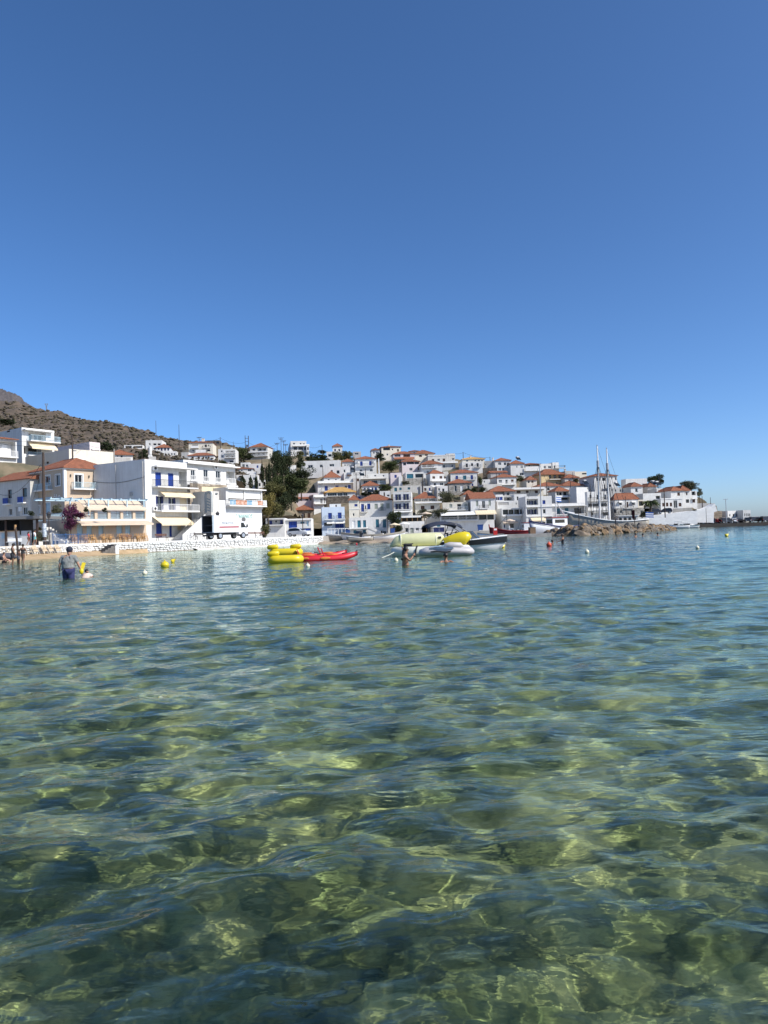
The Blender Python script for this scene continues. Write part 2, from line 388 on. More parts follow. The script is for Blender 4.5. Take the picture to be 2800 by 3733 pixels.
def wall_face(mb, f, z0, z1, ops, org):
    "a wall with real openings; ops = (u0, u1, za, zb, depth)"
    us = sorted({0, f.L, *[min(max(o[k], 0), f.L) for o in ops for k in (0, 1)]})
    zs = sorted({z0, z1, *[min(max(o[k], z0), z1) for o in ops for k in (2, 3)]})
    for i in range(len(us)-1):
        for j in range(len(zs)-1):
            if us[i+1]-us[i] < 1e-4 or zs[j+1]-zs[j] < 1e-4: continue
            uc = (us[i]+us[i+1])/2; zc = (zs[j]+zs[j+1])/2
            if any(o[0] < uc < o[1] and o[2] < zc < o[3] for o in ops): continue
            mb.add([f.pt(us[i], 0, zs[j])-org, f.pt(us[i+1], 0, zs[j])-org, f.pt(us[i+1], 0, zs[j+1])-org, f.pt(us[i], 0, zs[j+1])-org], [(0, 1, 2, 3)])
    for u0, u1, a, b, dp in ops:
        q = [f.pt(u, w, z)-org for w in (0, -dp) for u, z in ((u0, a), (u1, a), (u1, b), (u0, b))]
        mb.add(q, [(0, 4, 5, 1), (1, 5, 6, 2), (2, 6, 7, 3), (3, 7, 4, 0), (4, 7, 6, 5)])

SHUT = {'b': BLUE, 'B': BLUE, 't': TEAL, 'g': SAGE, 'r': BROWN, 'n': NAVY, 'c': AWN, 'p': PALEBL, 's': GREYW, 'W': TRIM}
def window(f, par, u0, u1, a, b, kind, base=0.0):
    "fills an opening; base = distance of the opening's back from the wall plane"
    w = u1-u0; h = b-a; fw = min(.09, w*.12); dr = 'door' if h > 1.75 and w < 2.0 else 'window'
    wb = -base+.02
    fr = MB()
    for (p, q, r_, s_) in ((u0, u1, b-fw, b), (u0, u1, a, a+fw*.7), (u0, u0+fw, a+fw*.7, b-fw), (u1-fw, u1, a+fw*.7, b-fw)):
        fbox(fr, f, p, q, wb, wb+.07, r_, s_, par.location)
    if kind in SHUT:
        o = fr.build(dr, SHUT[kind], par)
        n = 2 if w > .75 else 1; sw = (w-2*fw)/n
        for i in range(n):
            s = MB(); us = u0+fw+i*sw+.012; ue = us+sw-.024
            fbox(s, f, us, ue, wb+.002, wb+.03, a+fw, b-fw-.004, par.location)
            k = max(3, int((h-2*fw)/.28))
            for j in range(k):
                zz = a+fw+(h-2*fw)*(j+.5)/k
                fbox(s, f, us+.06, ue-.06, wb+.031, wb+.05, zz-.07, zz+.07, par.location)
            s.build('shutter', SHUT[kind], o)
    elif kind == 'k':
        o = fr.build(dr, BROWN, par)
        fobj('pane', f, u0+fw, u1-fw, wb+.004, wb+.02, a+fw*.7, b-fw, GLASS, o)
    elif kind == 'o':       # dark glass with open blue shutters folded out on the wall
        o = fr.build(dr, TRIM, par); q = w*.26
        for (p, r_) in ((u0, u0+q), (u1-q, u1)):
            fobj('shutter', f, p+.01, r_-.01, wb+.075, wb+.11, a+.03, b-.03, NAVY, o)
        mid = (u0+u1)/2
        fobj('mullion', f, mid-.03, mid+.03, wb+.03, wb+.06, a+.02, b-.05, TRIM, o)
        fobj('pane', f, u0+fw, u1-fw, wb+.004, wb+.02, a+fw*.7, b-fw, GLASS, o)
    else:                    # 'd' plain glazing, 'w' divided white glazing
        o = fr.build(dr, TRIM if kind == 'w' else SAGE if kind == 'q' else TRIM, par)
        n = max(1, round(w/.75)) if kind == 'w' else (2 if w > .9 else 1)
        pw = (w-2*fw)/n
        for i in range(n):
            fobj('pane', f, u0+fw+i*pw+.025, u0+fw+(i+1)*pw-.025, wb+.004, wb+.02, a+fw*.7, b-fw, GLASS, o)
        if n > 1:
            mm = MB()
            for i in range(1, n): fbox(mm, f, u0+fw+i*pw-.024, u0+fw+i*pw+.024, wb+.003, wb+.05, a+fw*.71, b-fw-.003, par.location)
            mm.build('mullion', TRIM if kind == 'w' else TRIM, o)
    return o

RAILC = {'m': METAL, 'w': TRIM, 'l': PALEBL, 's': SLAB}
def railing(f, par, u0, u1, w0, zf, h, kind, step=.16, ends=True):
    r = MB(); org = par.location
    if kind == 's':
        fbox(r, f, u0, u1, w0-.12, w0, zf, zf+h, org)
        return r.build('parapet', SLAB, par)
    t = .022 if kind == 'm' else .03
    fbox(r, f, u0, u1, w0-.05, w0, zf+h-.05, zf+h, org); fbox(r, f, u0, u1, w0-.04, w0-.01, zf+.08, zf+.12, org)
    n = max(2, int((u1-u0)/step))
    for i in range(n+1):
        u = u0+.02+(u1-u0-.04)*i/n; tt = t*(1.7 if i % 8 == 0 else 1)
        fbox(r, f, u-tt/2, u+tt/2, w0-.04, w0-.01, zf+.01, zf+h-.051, org)
    if ends:
        for u in (u0, u1):
            fbox(r, f, u-.02, u+.02, .02, w0-.051, zf+h-.05, zf+h, org)
            for k in range(1, max(2, int(w0/step))): fbox(r, f, u-.012, u+.012, k*step, k*step+.025, zf+.01, zf+h-.051, org)
    return r.build('railing', RAILC[kind], par)
def balcony(f, par, u0, u1, z, out=1.1, h=1.0, kind='m', th=.18, mt=None):
    b = fobj('balcony', f, u0, u1, -.05, out, z-th, z, mt or SLAB, par)
    if kind:
        rl = railing(f, par, u0+.03, u1-.03, out-.03, z, h, kind); rl.parent = b
    return b
def awning(f, par, u0, u1, za, zb, out, mt, w0=.03, th=.03, name='awning', scallop=True):
    org = par.location; n = max(2, int((u1-u0)/1.2)); vs = []; fs = []
    for i in range(n*4+1):
        u = u0+(u1-u0)*i/(n*4); sg = .05*math.sin(i*math.pi/2)**2
        for w_, z_ in ((w0, za), (w0+out*.5, (za+zb)/2-sg), (w0+out, zb), (w0+out+.01, zb-.22)):
            vs.append(f.pt(u, w_, z_)-org)
    for i in range(n*4):
        for j in range(3): fs.append((i*4+j, i*4+4+j, i*4+5+j, i*4+1+j))
    o = mesh_obj(name, vs, fs, mt, par, False)
    md = o.modifiers.new('thickness', 'SOLIDIFY'); md.thickness = th
    return o

def tiled_roof(par, quad, z, h, mt, over=.4, kind='hip', th=.1):
    "quad = four ground corners in order (front-start, front-end, back-end, back-start)"
    org = par.location
    c = sum(quad, Vector())/4
    q = []
    for p in quad:
        v = p-c; q.append(Vector((p.x+v.normalized().x*over*1.3, p.y+v.normalized().y*over*1.3, 0)))
    a, b, cc, d = q
    l1 = (b-a).length; l2 = (d-a).length
    tris = []
    zz = lambda p, k: Vector((p.x, p.y, k))
    if kind == 'gable_side':          # ridge runs front to back
        r0 = (a+b)/2; r1 = (d+cc)/2
    elif kind == 'gable':             # ridge parallel to the front
        r0 = (a+d)/2; r1 = (b+cc)/2
    elif l1 >= l2:
        r0 = (a+d)/2+(b-a)*(.5*min(1, l2/l1)*.92); r1 = (b+cc)/2-(b-a)*(.5*min(1, l2/l1)*.92)
    else:
        r0 = (a+b)/2+(d-a)*(.5*l1/l2*.92); r1 = (d+cc)/2-(d-a)*(.5*l1/l2*.92)
    lo = z-over*.28*(h/max(.6, min(l1, l2)/2))
    A, B, C_, D = [zz(p, lo) for p in q]; R0 = zz(r0, z+h); R1 = zz(r1, z+h)
    if kind == 'gable' or (kind == 'hip' and l1 >= l2):
        polys = [(A, B, R1, R0), (B, C_, R1), (C_, D, R0, R1), (D, A, R0)]
    else:
        polys = [(A, B, R0), (B, C_, R1, R0), (C_, D, R1), (D, A, R0, R1)]
    vs = []; fs = []; uvs = []
    for pl in polys:
        e = (pl[1]-pl[0]).normalized(); k = len(vs)
        nrm = (pl[1]-pl[0]).cross(pl[2]-pl[0]).normalized(); up = nrm.cross(e)
        for p in pl: vs.append(p-org); uvs.append(((p-pl[0]).dot(e), (p-pl[0]).dot(up)))
        fs.append(tuple(range(k, k+len(pl))))
    k = len(vs); vs += [p-org-Vector((0, 0, th)) for p in (A, B, C_, D)]; vs += [p-org for p in (A, B, C_, D)]
    uvs += [(0, 0)]*8
    fs.append((k+3, k+2, k+1, k)); fs += [(k+i, k+(i+1) % 4, k+4+(i+1) % 4, k+4+i) for i in range(4)]
    o = mesh_obj('roof', vs, fs, mt, par)
    ul = o.data.uv_layers.new(name='UVMap')
    for lp in o.data.loops: ul.data[lp.index].uv = uvs[lp.vertex_index]
    if kind == 'hip':
        rd = MB()
        for p, r_ in ((A, R0), (D, R0 if l1 >= l2 else R1), (B, R1 if l1 >= l2 else R0), (C_, R1)):
            rd.bar(p-org, r_-org, .09, 5)
        rd.bar(R0-org, R1-org, .09, 5)
        rd.build('ridge', mt, o)
    return o

def building(c, x0, x1, yt, yb, yaw=0, dep=8, d=None, wall=WHITE, roof='flat', rh=2.0, over=.4, wins=(), bal=(), awn=(), name='house', label='',
             cat='house', group=None, left=None, tile=None, drop=3.0, parapet=.45, xl=None, ground=True, skew=None, chim=(), ac=(), cornice=False):
    rh *= .86
    px0, px1, pt, pb = cx(c, x0), cx(c, x1), cyy(c, yt), cyy(c, yb); pm = (px0+px1)/2
    if d is None: d = 232+.42*max(0, Y0(pm)-pb)
    u1 = Vector((math.cos(R(yaw)), math.sin(R(yaw)), 0))
    A = P(px0, pb, d); zb = P(pm, pb, d).z; zt = None
    f = Face((A.x, A.y, 0), u1, 1); f.L = f.uv(px1, pb)[0]; zt = f.uv(pm, pt)[1]; zb = f.uv(pm, pb)[1]
    ua = yaw+90 if skew is None else skew
    u2 = Vector((math.cos(R(ua)), math.sin(R(ua)), 0))
    A0 = Vector((A.x, A.y, 0))
    if xl is not None:                # far end of the visible side wall fixes the depth
        g = Face(A0, -u2, 1); dep = abs(g.uv(cx(c, xl), (pt+pb)/2)[0])
    B0 = A0+u1*f.L; C0 = B0+u2*dep; D0 = A0+u2*dep
    o = empty(name, (A0.x, A0.y, zb), 0, label, cat, group); org = o.location
    fl = Face(D0, A0-D0, dep); frr = Face(B0, C0-B0, dep); fb = Face(C0, D0-C0, f.L)
    faces = {'F': f, 'L': fl, 'R': frr}
    ops = {'F': [], 'L': [], 'R': []}; todo = []
    for w_ in wins:
        a0, a1, b0, b1, k = w_[:5]; fc = w_[5] if len(w_) > 5 else 'F'; F_ = faces[fc]
        ym = cyy(c, (b0+b1)/2); xm = cx(c, (a0+a1)/2)
        ua_, ub_ = F_.uv(cx(c, a0), ym)[0], F_.uv(cx(c, a1), ym)[0]; zt_, zb_ = F_.uv(xm, cyy(c, b0))[1], F_.uv(xm, cyy(c, b1))[1]
        ua_, ub_ = max(.06, min(ua_, ub_)), min(F_.L-.06, max(ua_, ub_)); zt_ = min(zt_, zt-.08)
        if ub_-ua_ < .15 or zt_-zb_ < .15: continue
        if k[0] == 'L':
            ops[fc].append((ua_, ub_, zb_, zt_, 1.3)); continue
        host = [q for q in ops[fc] if q[4] > 1 and q[0]-.1 <= ua_ and ub_ <= q[1]+.1 and q[2]-.2 <= zb_ and zt_ <= q[3]+.2]
        if host: todo.append((F_, max(ua_, host[0][0]+.03), min(ub_, host[0][1]-.03), max(zb_, host[0][2]+.01), min(zt_, host[0][3]-.03), k, 1.3))
        else:
            dp = .9 if k == 'K' else .2
            ops[fc].append((ua_, ub_, zb_, zt_, dp)); todo.append((F_, ua_, ub_, zb_, zt_, 'k' if k == 'K' else k, dp))
    mb = MB(); z0 = zb-drop
    for F_, k in ((f, 'F'), (fl, 'L'), (frr, 'R'), (fb, None)):
        wall_face(mb, F_, z0, zt, ops.get(k, []), org)
    quad = [A0, B0, C0, D0]
    if roof == 'flat':
        cen = sum(quad, Vector())/4; t = .22
        inn = [p+(cen-p).normalized()*t*1.4 for p in quad]; zr = zt-parapet
        k = len(mb.v)
        mb.add([Vector((p.x, p.y, zt))-org for p in quad]+[Vector((p.x, p.y, zt))-org for p in inn]+[Vector((p.x, p.y, zr))-org for p in inn],
               [(i, (i+1) % 4, 4+(i+1) % 4, 4+i) for i in range(4)]+[(4+i, 4+(i+1) % 4, 8+(i+1) % 4, 8+i) for i in range(4)]+[(8, 9, 10, 11)])
        if cornice:
            cb = MB()
            for F_ in (f, fl, frr): fbox(cb, F_, -.1, F_.L+.1, .004, .14, zt-.32, zt-.12, org)
            cb.build('cornice', SLAB, o)
    else:
        mb.add([Vector((p.x, p.y, zt))-org for p in quad], [(0, 1, 2, 3)])
        if roof != 'open': tiled_roof(o, quad, zt, rh, tile or TILE, over, roof)
        if roof == 'gable':
            for p, q in ((A0, D0), (B0, C0)):
                m_ = (p+q)/2; mb.add([Vector((p.x, p.y, zt))-org, Vector((q.x, q.y, zt))-org, Vector((m_.x, m_.y, zt+rh*.93))-org], [(0, 1, 2), (2, 1, 0)])
        if roof == 'gable_side':
            for p, q in ((A0, B0), (D0, C0)):
                m_ = (p+q)/2; mb.add([Vector((p.x, p.y, zt))-org, Vector((q.x, q.y, zt))-org, Vector((m_.x, m_.y, zt+rh*.93))-org], [(0, 1, 2), (2, 1, 0)])
    mb.build('wall', wall, o)
    for t_ in todo: window(t_[0], o, *t_[1:6], base=t_[6])
    for b_ in bal:
        fc = b_[6] if len(b_) > 6 else 'F'; F_ = faces[fc]
        a0, a1, yf, k = b_[:4]; out = b_[4] if len(b_) > 4 else 1.1; hh = b_[5] if len(b_) > 5 else 1.0
        ym = cyy(c, yf); z_ = F_.uv(cx(c, (a0+a1)/2), ym)[1]
        balcony(F_, o, F_.uv(cx(c, a0), ym)[0], F_.uv(cx(c, a1), ym)[0], z_, out, hh, k)
    for w_ in awn:
        a0, a1, b0, b1, out, mt_ = w_[:6]; ym = cyy(c, (b0+b1)/2); xm = cx(c, (a0+a1)/2)
        awning(f, o, f.uv(cx(c, a0), ym)[0], f.uv(cx(c, a1), ym)[0], f.uv(xm, cyy(c, b0))[1], f.uv(xm, cyy(c, b1))[1], out, mt_)
    for (a_, hgt) in chim:
        u = f.L*a_; ch = MB(); fbox(ch, f, u-.3, u+.3, -dep*.5, -dep*.5+.6, zt-.2, zt+hgt, org); fbox(ch, f, u-.4, u+.4, -dep*.5-.1, -dep*.5+.7, zt+hgt, zt+hgt+.12, org)
        ch.build('chimney', wall, o)
    for (a_, b_) in ac:
        u, z_ = f.uv(cx(c, a_), cyy(c, b_)); q = MB(); fbox(q, f, u-.4, u+.4, .08, .4, z_-.3, z_+.3, org); qo = q.build('air_conditioner', TRIM, o)
        g_ = MB(); cc_ = f.pt(u-.08, .405, z_)-org; g_.bar(cc_, cc_+f.n*.02, .22, 12); g_.build('fan_grille', METAL, qo)
    if ground:
        for p in quad: GROUND.append((p.x, p.y, zb))
    o['_f'] = 1; del o['_f']
    return o, faces, zt, zb
def extra(o, f, c, a0, a1, b0, b1, out, mt, name, w0=0.0):
    ym = cyy(c, (b0+b1)/2); xm = cx(c, (a0+a1)/2)
    return fobj(name, f, f.uv(cx(c, a0), ym)[0], f.uv(cx(c, a1), ym)[0], w0, out, f.uv(xm, cyy(c, b1))[1], f.uv(xm, cyy(c, b0))[1], mt, o)
# ------------------------------------------------------------------ the town on the hill
BD = building
G1 = None
def hill_houses():
    BD('C', 220, 500, 300, 460, 8, 8, 300, wins=[(235, 332, 312, 356, 'L'), (358, 492, 316, 352, 'L'), (240, 275, 325, 355, 'k'), (285, 325, 325, 355, 'k'), (370, 480, 322, 352, 'k'), (300, 345, 402, 432, 'k'), (385, 470, 400, 432, 'k')], bal=[(350, 505, 392, 's', 1.2, 1.2)], label='low white house with two shaded verandas on the scrub slope')
    BD('C', 548, 795, 228, 500, 6, 9, 305, wins=[(590, 618, 272, 300, 'd'), (658, 705, 275, 302, 'K'), (725, 770, 275, 302, 'K'), (660, 708, 340, 370, 'K'), (680, 705, 425, 460, 'b')], parapet=.9, label='tall plain white block with three dark arched openings', chim=[(.2, .7)])
    BD('C', 705, 925, 335, 470, 10, 8, 296, roof='hip', rh=2.0, wins=[(727, 752, 345, 372, 'n'), (772, 798, 345, 388, 'n'), (823, 850, 345, 385, 'n'), (872, 897, 345, 385, 'n'), (768, 795, 412, 450, 'n'), (828, 852, 425, 447, 'd')], label='white house with small red hip roof and row of navy shutters')
    BD('C', 858, 1015, 395, 470, 10, 5, 293, wins=[(875, 902, 425, 452, 'd'), (925, 950, 423, 452, 'd'), (965, 990, 423, 452, 'd')], label='stepped white annex with three small square windows below red hip roof')
    BD('C', 790, 1030, 465, 535, 8, 4, 288, wins=[(805, 835, 488, 520, 'd'), (880, 1018, 482, 532, 'L'), (930, 965, 495, 532, 'k')], label='single storey white annex with a dark veranda below the stepped annex')
    BD('C', 1085, 1195, 410, 530, -4, 6, 290, wall=OFFW, label='small windowless white shed beside the grey apartment house')
    BD('E', 35, 400, 262, 430, 5, 10, 300, wall=CREAM, roof='hip', rh=1.4, tile=TILE2, wins=[(82, 175, 293, 332, 'L'), (90, 165, 296, 330, 'k'), (275, 307, 293, 332, 'k'), (322, 342, 293, 320, 'd'), (85, 112, 368, 395, 'd'), (145, 205, 370, 405, 'K'), (235, 290, 370, 405, 'K'), (315, 360, 368, 395, 'k')], bal=[(68, 190, 345, 's', 1.2, .9), (245, 365, 345, 'm', 1.2, .9), (143, 300, 415, 's', 1.2, 1.1)], label='grey cream apartment house with low red roof and dark balconies', chim=[(.5, 2.2), (.56, 2.2)])
    BD('E', 30, 415, 455, 560, 5, 8, 285, wall=WHITE, roof='hip', rh=1.7, wins=[(75, 108, 475, 512, 'r'), (168, 200, 475, 512, 'r'), (242, 268, 475, 512, 'r'), (274, 318, 475, 512, 'w'), (322, 348, 475, 512, 'r')], bal=[(40, 410, 530, 's', .9, .4)], label='long white bungalow with red roof and maroon shutters')
    BD('E', 482, 745, 362, 575, 4, 9, 290, wins=[(515, 545, 380, 410, 'd'), (522, 550, 455, 482, 'd'), (585, 735, 382, 420, 'L'), (597, 625, 385, 415, 'r'), (665, 695, 385, 415, 'r'), (585, 738, 452, 488, 'L'), (597, 628, 458, 486, 'r'), (665, 700, 458, 486, 'r'), (650, 712, 535, 562, 'K')], bal=[(580, 742, 422, 'w', 1.0), (580, 742, 492, 'w', 1.0)], chim=[(.1, .7), (.7, .9)], label='white three storey house with two railed balcony loggias')
    BD('E', 965, 1230, 325, 485, -6, 9, 310, wall=OFFW, roof='hip', rh=2.4, tile=TILE, wins=[(993, 1042, 350, 388, 'w'), (1070, 1205, 342, 388, 'L'), (1090, 1120, 350, 388, 'k'), (1150, 1190, 350, 388, 'd'), (1008, 1035, 425, 455, 'k'), (1080, 1105, 422, 452, 'k'), (1150, 1182, 420, 450, 'k')], bal=[(955, 1238, 410, 's', 1.5, .35), (990, 1235, 470, 'w', 1.4)], label='two storey house with bright red hip roof on dry bank above the cypresses')
    BD('E', 285, 500, 230, 290, 3, 6, 340, wall=STONED, roof='flat', wins=[(400, 425, 250, 285, 'k'), (450, 490, 250, 280, 'k')], name='stone_shed', cat='shed', label='dark dry stone shed on the ridge line')
    BD('G', 665, 905, 115, 320, 10, 9, 330, xl=623, wins=[(695, 730, 143, 180, 'd'), (797, 825, 145, 170, 'd'), (848, 875, 148, 176, 'd'), (708, 760, 203, 250, 'K'), (780, 850, 205, 250, 'K'), (866, 902, 208, 250, 'K')], bal=[(690, 945, 190, 's', 1.0, .7)], label='white cubic house crowning the hill with three dark arches', parapet=.7)
    BD('G', 905, 945, 172, 320, 10, 6, 329, wins=[(912, 935, 208, 250, 'K')], label='narrow white wing of the cubic hilltop house')
    BD('I', 690, 872, 135, 270, 4, 7, 325, roof='hip', rh=1.7, over=.35, wins=[(720, 750, 190, 240, 'n'), (793, 830, 188, 236, 'd')], label='white tower house with pyramid red roof above the palms')
    BD('I', 575, 695, 240, 372, 4, 6, 322, wins=[(605, 665, 288, 335, 'K')], label='low white wing with one arch under a bare pergola frame')
    BD('E', 605, 1010, 660, 770, 8, 7, 262, wall=WHITE, roof='hip', rh=.9, tile=TILE2, wins=[(672, 712, 683, 722, 'b'), (765, 805, 675, 712, 'w'), (822, 848, 672, 698, 'd'), (925, 980, 662, 698, 'd')], bal=[(762, 828, 738, 'w', .8), (895, 1060, 752, 's', 1.2, 1.1)], label='white house with faded thin red roof behind the small cypresses')
    BD('E', 940, 1140, 582, 720, 5, 7, 272, wins=[(1060, 1087, 607, 645, 'b')], label='plain white cube with one blue shutter above the cypresses')
    BD('E', 820, 960, 565, 650, 5, 6, 276, wins=[(840, 880, 590, 630, 'd'), (895, 930, 595, 630, 'd')], label='white flat roofed house under the dry grassy bank')
    BD('E', 755, 1085, 750, 930, 6, 8, 252, wins=[(795, 820, 798, 840, 'd'), (935, 965, 795, 835, 'd'), (775, 797, 895, 930, 'd'), (1000, 1040, 790, 830, 'd')], label='stepped white block half hidden by three small cypresses')
    BD('E', 1085, 1200, 825, 930, 12, 6, 250, wins=[(1090, 1120, 875, 922, 'k'), (1158, 1192, 855, 920, 'K')], label='low white cube at the edge of the dark grove')
    BD('G', 660, 748, 480, 600, 14, 6, 268, xl=620, wins=[(670, 684, 535, 590, 'd'), (703, 717, 535, 572, 'd'), (730, 740, 530, 560, 'd')], label='small white house wrapped in the tree grove')
    BD('I', 90, 840, 412, 600, 2, 10, 296, wall=WHITE, wins=[(222, 312, 492, 550, 'd'), (440, 497, 485, 540, 'd'), (627, 717, 473, 522, 'w')], label='long low white hall with a teal name board', parapet=.3)
    BD('I', 565, 1020, 528, 660, 3, 7, 284, wall=WHITE, wins=[(652, 690, 590, 655, 'r'), (765, 817, 595, 655, 'k'), (892, 930, 578, 634, 'd')], label='white flat house with one red brown door below the long hall', parapet=.5)
    BD('I', 872, 1092, 428, 600, 3, 8, 300, wall=WHITE, roof='hip', rh=1.6, wins=[(905, 940, 485, 508, 'd'), (950, 978, 483, 506, 'd'), (985, 1010, 482, 504, 'd')], label='white house with red roof tucked beside the long hall')
    BD('I', 1118, 1520, 375, 622, 4, 9, 292, xl=1088, roof='hip', rh=1.7, wins=[(1208, 1255, 425, 510, 'b'), (1378, 1423, 420, 503, 'b'), (1197, 1250, 575, 618, 'd'), (1392, 1446, 570, 618, 'd')], bal=[(1160, 1480, 512, 'm', 1.0)], ac=[(1160, 435), (1455, 425)], label='square white villa with red hip roof, two blue doors and long balcony')
    BD('I', 522, 840, 722, 800, 12, 9, 274, roof='hip', rh=3.0, xl=360, wins=[(592, 633, 755, 782, 'd'), (730, 768, 755, 780, 'd')], label='white upper storey under steep bright red hip roof', chim=[(.98, 1.2)])
    BD('I', 412, 1080, 790, 1030, 12, 7, 262, xl=215, wins=[(537, 597, 890, 982, 'b'), (742, 800, 880, 928, 'b'), (912, 965, 878, 925, 'd'), (978, 1030, 872, 940, 'b')], bal=[(478, 640, 985, 'm', 1.0), (400, 1075, 830, None, 1.1)], ac=[(490, 850), (722, 852)], label='white terrace house with blue doors under the steep red hip roof', parapet=.9)
    BD('I', 905, 1300, 632, 790, 6, 8, 280, wall=WHITE, label='blank white flat roofed block behind the leaning power pole', awn=[(965, 1045, 675, 690, .6, BROWN)])
    BD('I', 1080, 1200, 745, 1050, 10, 5, 264, wall=GREYW, wins=[(1145, 1190, 750, 800, 'r')], label='unpainted grey block standing behind the tall power pole')
    BD('I', 1225, 1700, 738, 880, 4, 9, 274, wall=CREAM, wins=[(1268, 1395, 785, 850, 'w'), (1430, 1532, 783, 842, 'w'), (1580, 1634, 780, 838, 'd')], bal=[(1545, 1690, 850, 'l', 1.1), (1215, 1700, 750, None, 1.4)], label='cream house with wide picture windows and a deep roof slab')
    BD('I', 1252, 1572, 880, 1010, 4, 7, 262, roof='hip', rh=2.2, tile=TILE, wins=[(1285, 1306, 925, 975, 'b'), (1335, 1388, 920, 955, 'd'), (1430, 1456, 918, 972, 'b'), (1483, 1525, 915, 975, 'b')], label='small white cottage with pink red pyramid roof and blue shutters')
    BD('I', 570, 1110, 1000, 1085, 8, 8, 254, wall=WHITE, roof='hip', rh=2.2, tile=TILE3, over=.7, wins=[(590, 765, 1018, 1080, 'w'), (780, 880, 1015, 1080, 'w'), (885, 970, 1012, 1078, 'w')], label='glazed terrace restaurant under a straw coloured hip roof', cat='restaurant')
    BD('I', 575, 1010, 1082, 1175, 8, 2, 249, wall=STONED, name='terrace_wall', cat='wall', label='dark stone terrace wall carrying the straw roofed restaurant')
    BD('I', 1105, 1490, 1062, 1150, 4, 7, 252, wall=PINKW, wins=[(1170, 1217, 1090, 1132, 'b')], label='flat house tinted pale pink as shade, with one small blue window')
    BD('H', 480, 800, 155, 330, 4, 8, 246, wall=PINKW, roof='gable', rh=.9, wins=[(583, 628, 155, 192, 'd'), (675, 725, 152, 190, 'd'), (740, 788, 150, 188, 'd')], label='pink house with a long shallow red roof beside the grove', chim=[(.06, 2.0), (.12, 2.0)])
    BD('H', 575, 860, 75, 155, 4, 8, 256, wall=PINKW, label='flat pink roof terrace room above the shallow red roof')
    BD('H', 805, 960, 95, 330, 20, 6, 244, wall=WHITE, wins=[(905, 940, 165, 230, 'K')], bal=[(810, 985, 130, None, 1.3), (810, 975, 235, 'w', 1.3)], label='white annex with curved balconies and stacked slabs beside the pink house')
    BD('H', 520, 795, 322, 480, 6, 9, 236, wall=STONE, roof='hip', rh=1.9, over=.6, wins=[(545, 582, 385, 447, 'k'), (625, 672, 380, 447, 'r'), (712, 752, 378, 447, 'r'), (800, 815, 380, 440, 'r', 'R')], label='rough stone house with orange red hip roof and brown shutters')
    BD('H', 80, 365, 452, 600, 2, 7, 168, wall=WHITE, wins=[(95, 340, 470, 550, 'L'), (125, 165, 488, 550, 'b'), (205, 245, 482, 520, 'd'), (288, 330, 475, 542, 'b')], bal=[(80, 348, 552, 'm', .9)], label='white flat house with a blue shuttered loggia above the parked hatchback', ground=False)
    BD('H', 368, 772, 458, 735, 2, 8, 170, wall=WHITE, wins=[(425, 552, 500, 602, 'B'), (603, 663, 503, 537, 't'), (697, 727, 495, 572, 'p'), (440, 480, 625, 700, 'd'), (560, 760, 605, 640, 'b')], bal=[(370, 775, 470, None, .5)], label='white harbour shop with wide blue doors beside the rough stone house', ground=False)
    BD('J', 288, 722, 458, 1010, 6, 10, 205, wall=BLUEW, wins=[(397, 467, 570, 685, 'b'), (580, 650, 562, 676, 'b'), (318, 473, 752, 812, 'k'), (530, 690, 758, 852, 'B')], bal=[(335, 512, 690, 'm', .9), (555, 722, 682, 'm', .9)], awn=[(370, 520, 738, 762, 1.1, AWNW), (530, 715, 735, 758, 1.1, AWNW)], label='blue tinted cube, its white walls coloured as skylit shade, with four cobalt doors and twin iron balconies', ground=False)
    BD('J', 425, 640, 400, 470, 6, 6, 214, wins=[(533, 560, 415, 455, 'r')], label='small white rooftop room behind the blue tinted cube', ground=False)
    BD('J', 795, 990, 318, 660, 2, 8, 215, wall=CREAM, roof='hip', rh=1.8, wins=[(893, 950, 402, 447, 'b'), (860, 893, 575, 628, 'w')], bal=[(795, 992, 490, None, .1)], label='narrow cream tower house with pyramid roof and one cobalt window', ground=False)
    BD('J', 996, 1620, 328, 610, 2, 9, 218, roof='hip', rh=2.3, wins=[(1020, 1075, 400, 550, 'b'), (1092, 1113, 428, 498, 'k'), (1136, 1192, 393, 500, 'b'), (1275, 1333, 395, 495, 'g'), (1385, 1442, 390, 525, 'g'), (1497, 1558, 387, 485, 'g')], bal=[(1012, 1140, 548, 'm', .6), (1350, 1480, 530, 'm', .7)], label='long white house with sage and cobalt shutters and red hip roof', ground=False)
    BD('J', 800, 1570, 648, 1040, 3, 9, 198, wins=[(852, 908, 715, 850, 'W'), (950, 1013, 710, 846, 't'), (1057, 1112, 707, 843, 't'), (1297, 1357, 690, 845, 't'), (1432, 1492, 688, 847, 't'), (875, 935, 895, 990, 't'), (1052, 1112, 887, 1015, 't'), (1310, 1350, 903, 960, 'd'), (1372, 1430, 900, 1000, 'd')], bal=[(800, 1150, 858, None, .9)], parapet=.2, label='wide white waterfront house with tall teal shutters and outside stair', ground=False)
    BD('L', 187, 530, 175, 640, -4, 9, 214, wins=[(213, 320, 216, 330, 'o'), (363, 468, 210, 325, 'o'), (215, 322, 392, 502, 'o'), (365, 470, 385, 500, 'o')], bal=[(190, 512, 335, 'm', .8), (195, 522, 507, 'm', .8)], awn=[(192, 540, 515, 548, 1.2, AWNW)], label='narrow white three storey house with navy shutters on two balconies', ground=False)
    BD('L', 572, 985, 288, 380, -3, 8, 228, wall=CREAM, roof='hip', rh=2.6, wins=[(590, 700, 295, 352, 'K'), (715, 830, 292, 350, 'K'), (845, 970, 290, 345, 'K')], bal=[(585, 1000, 362, 'w', 1.0)], label='open taverna terrace under an orange red hip roof', cat='restaurant', ground=False)
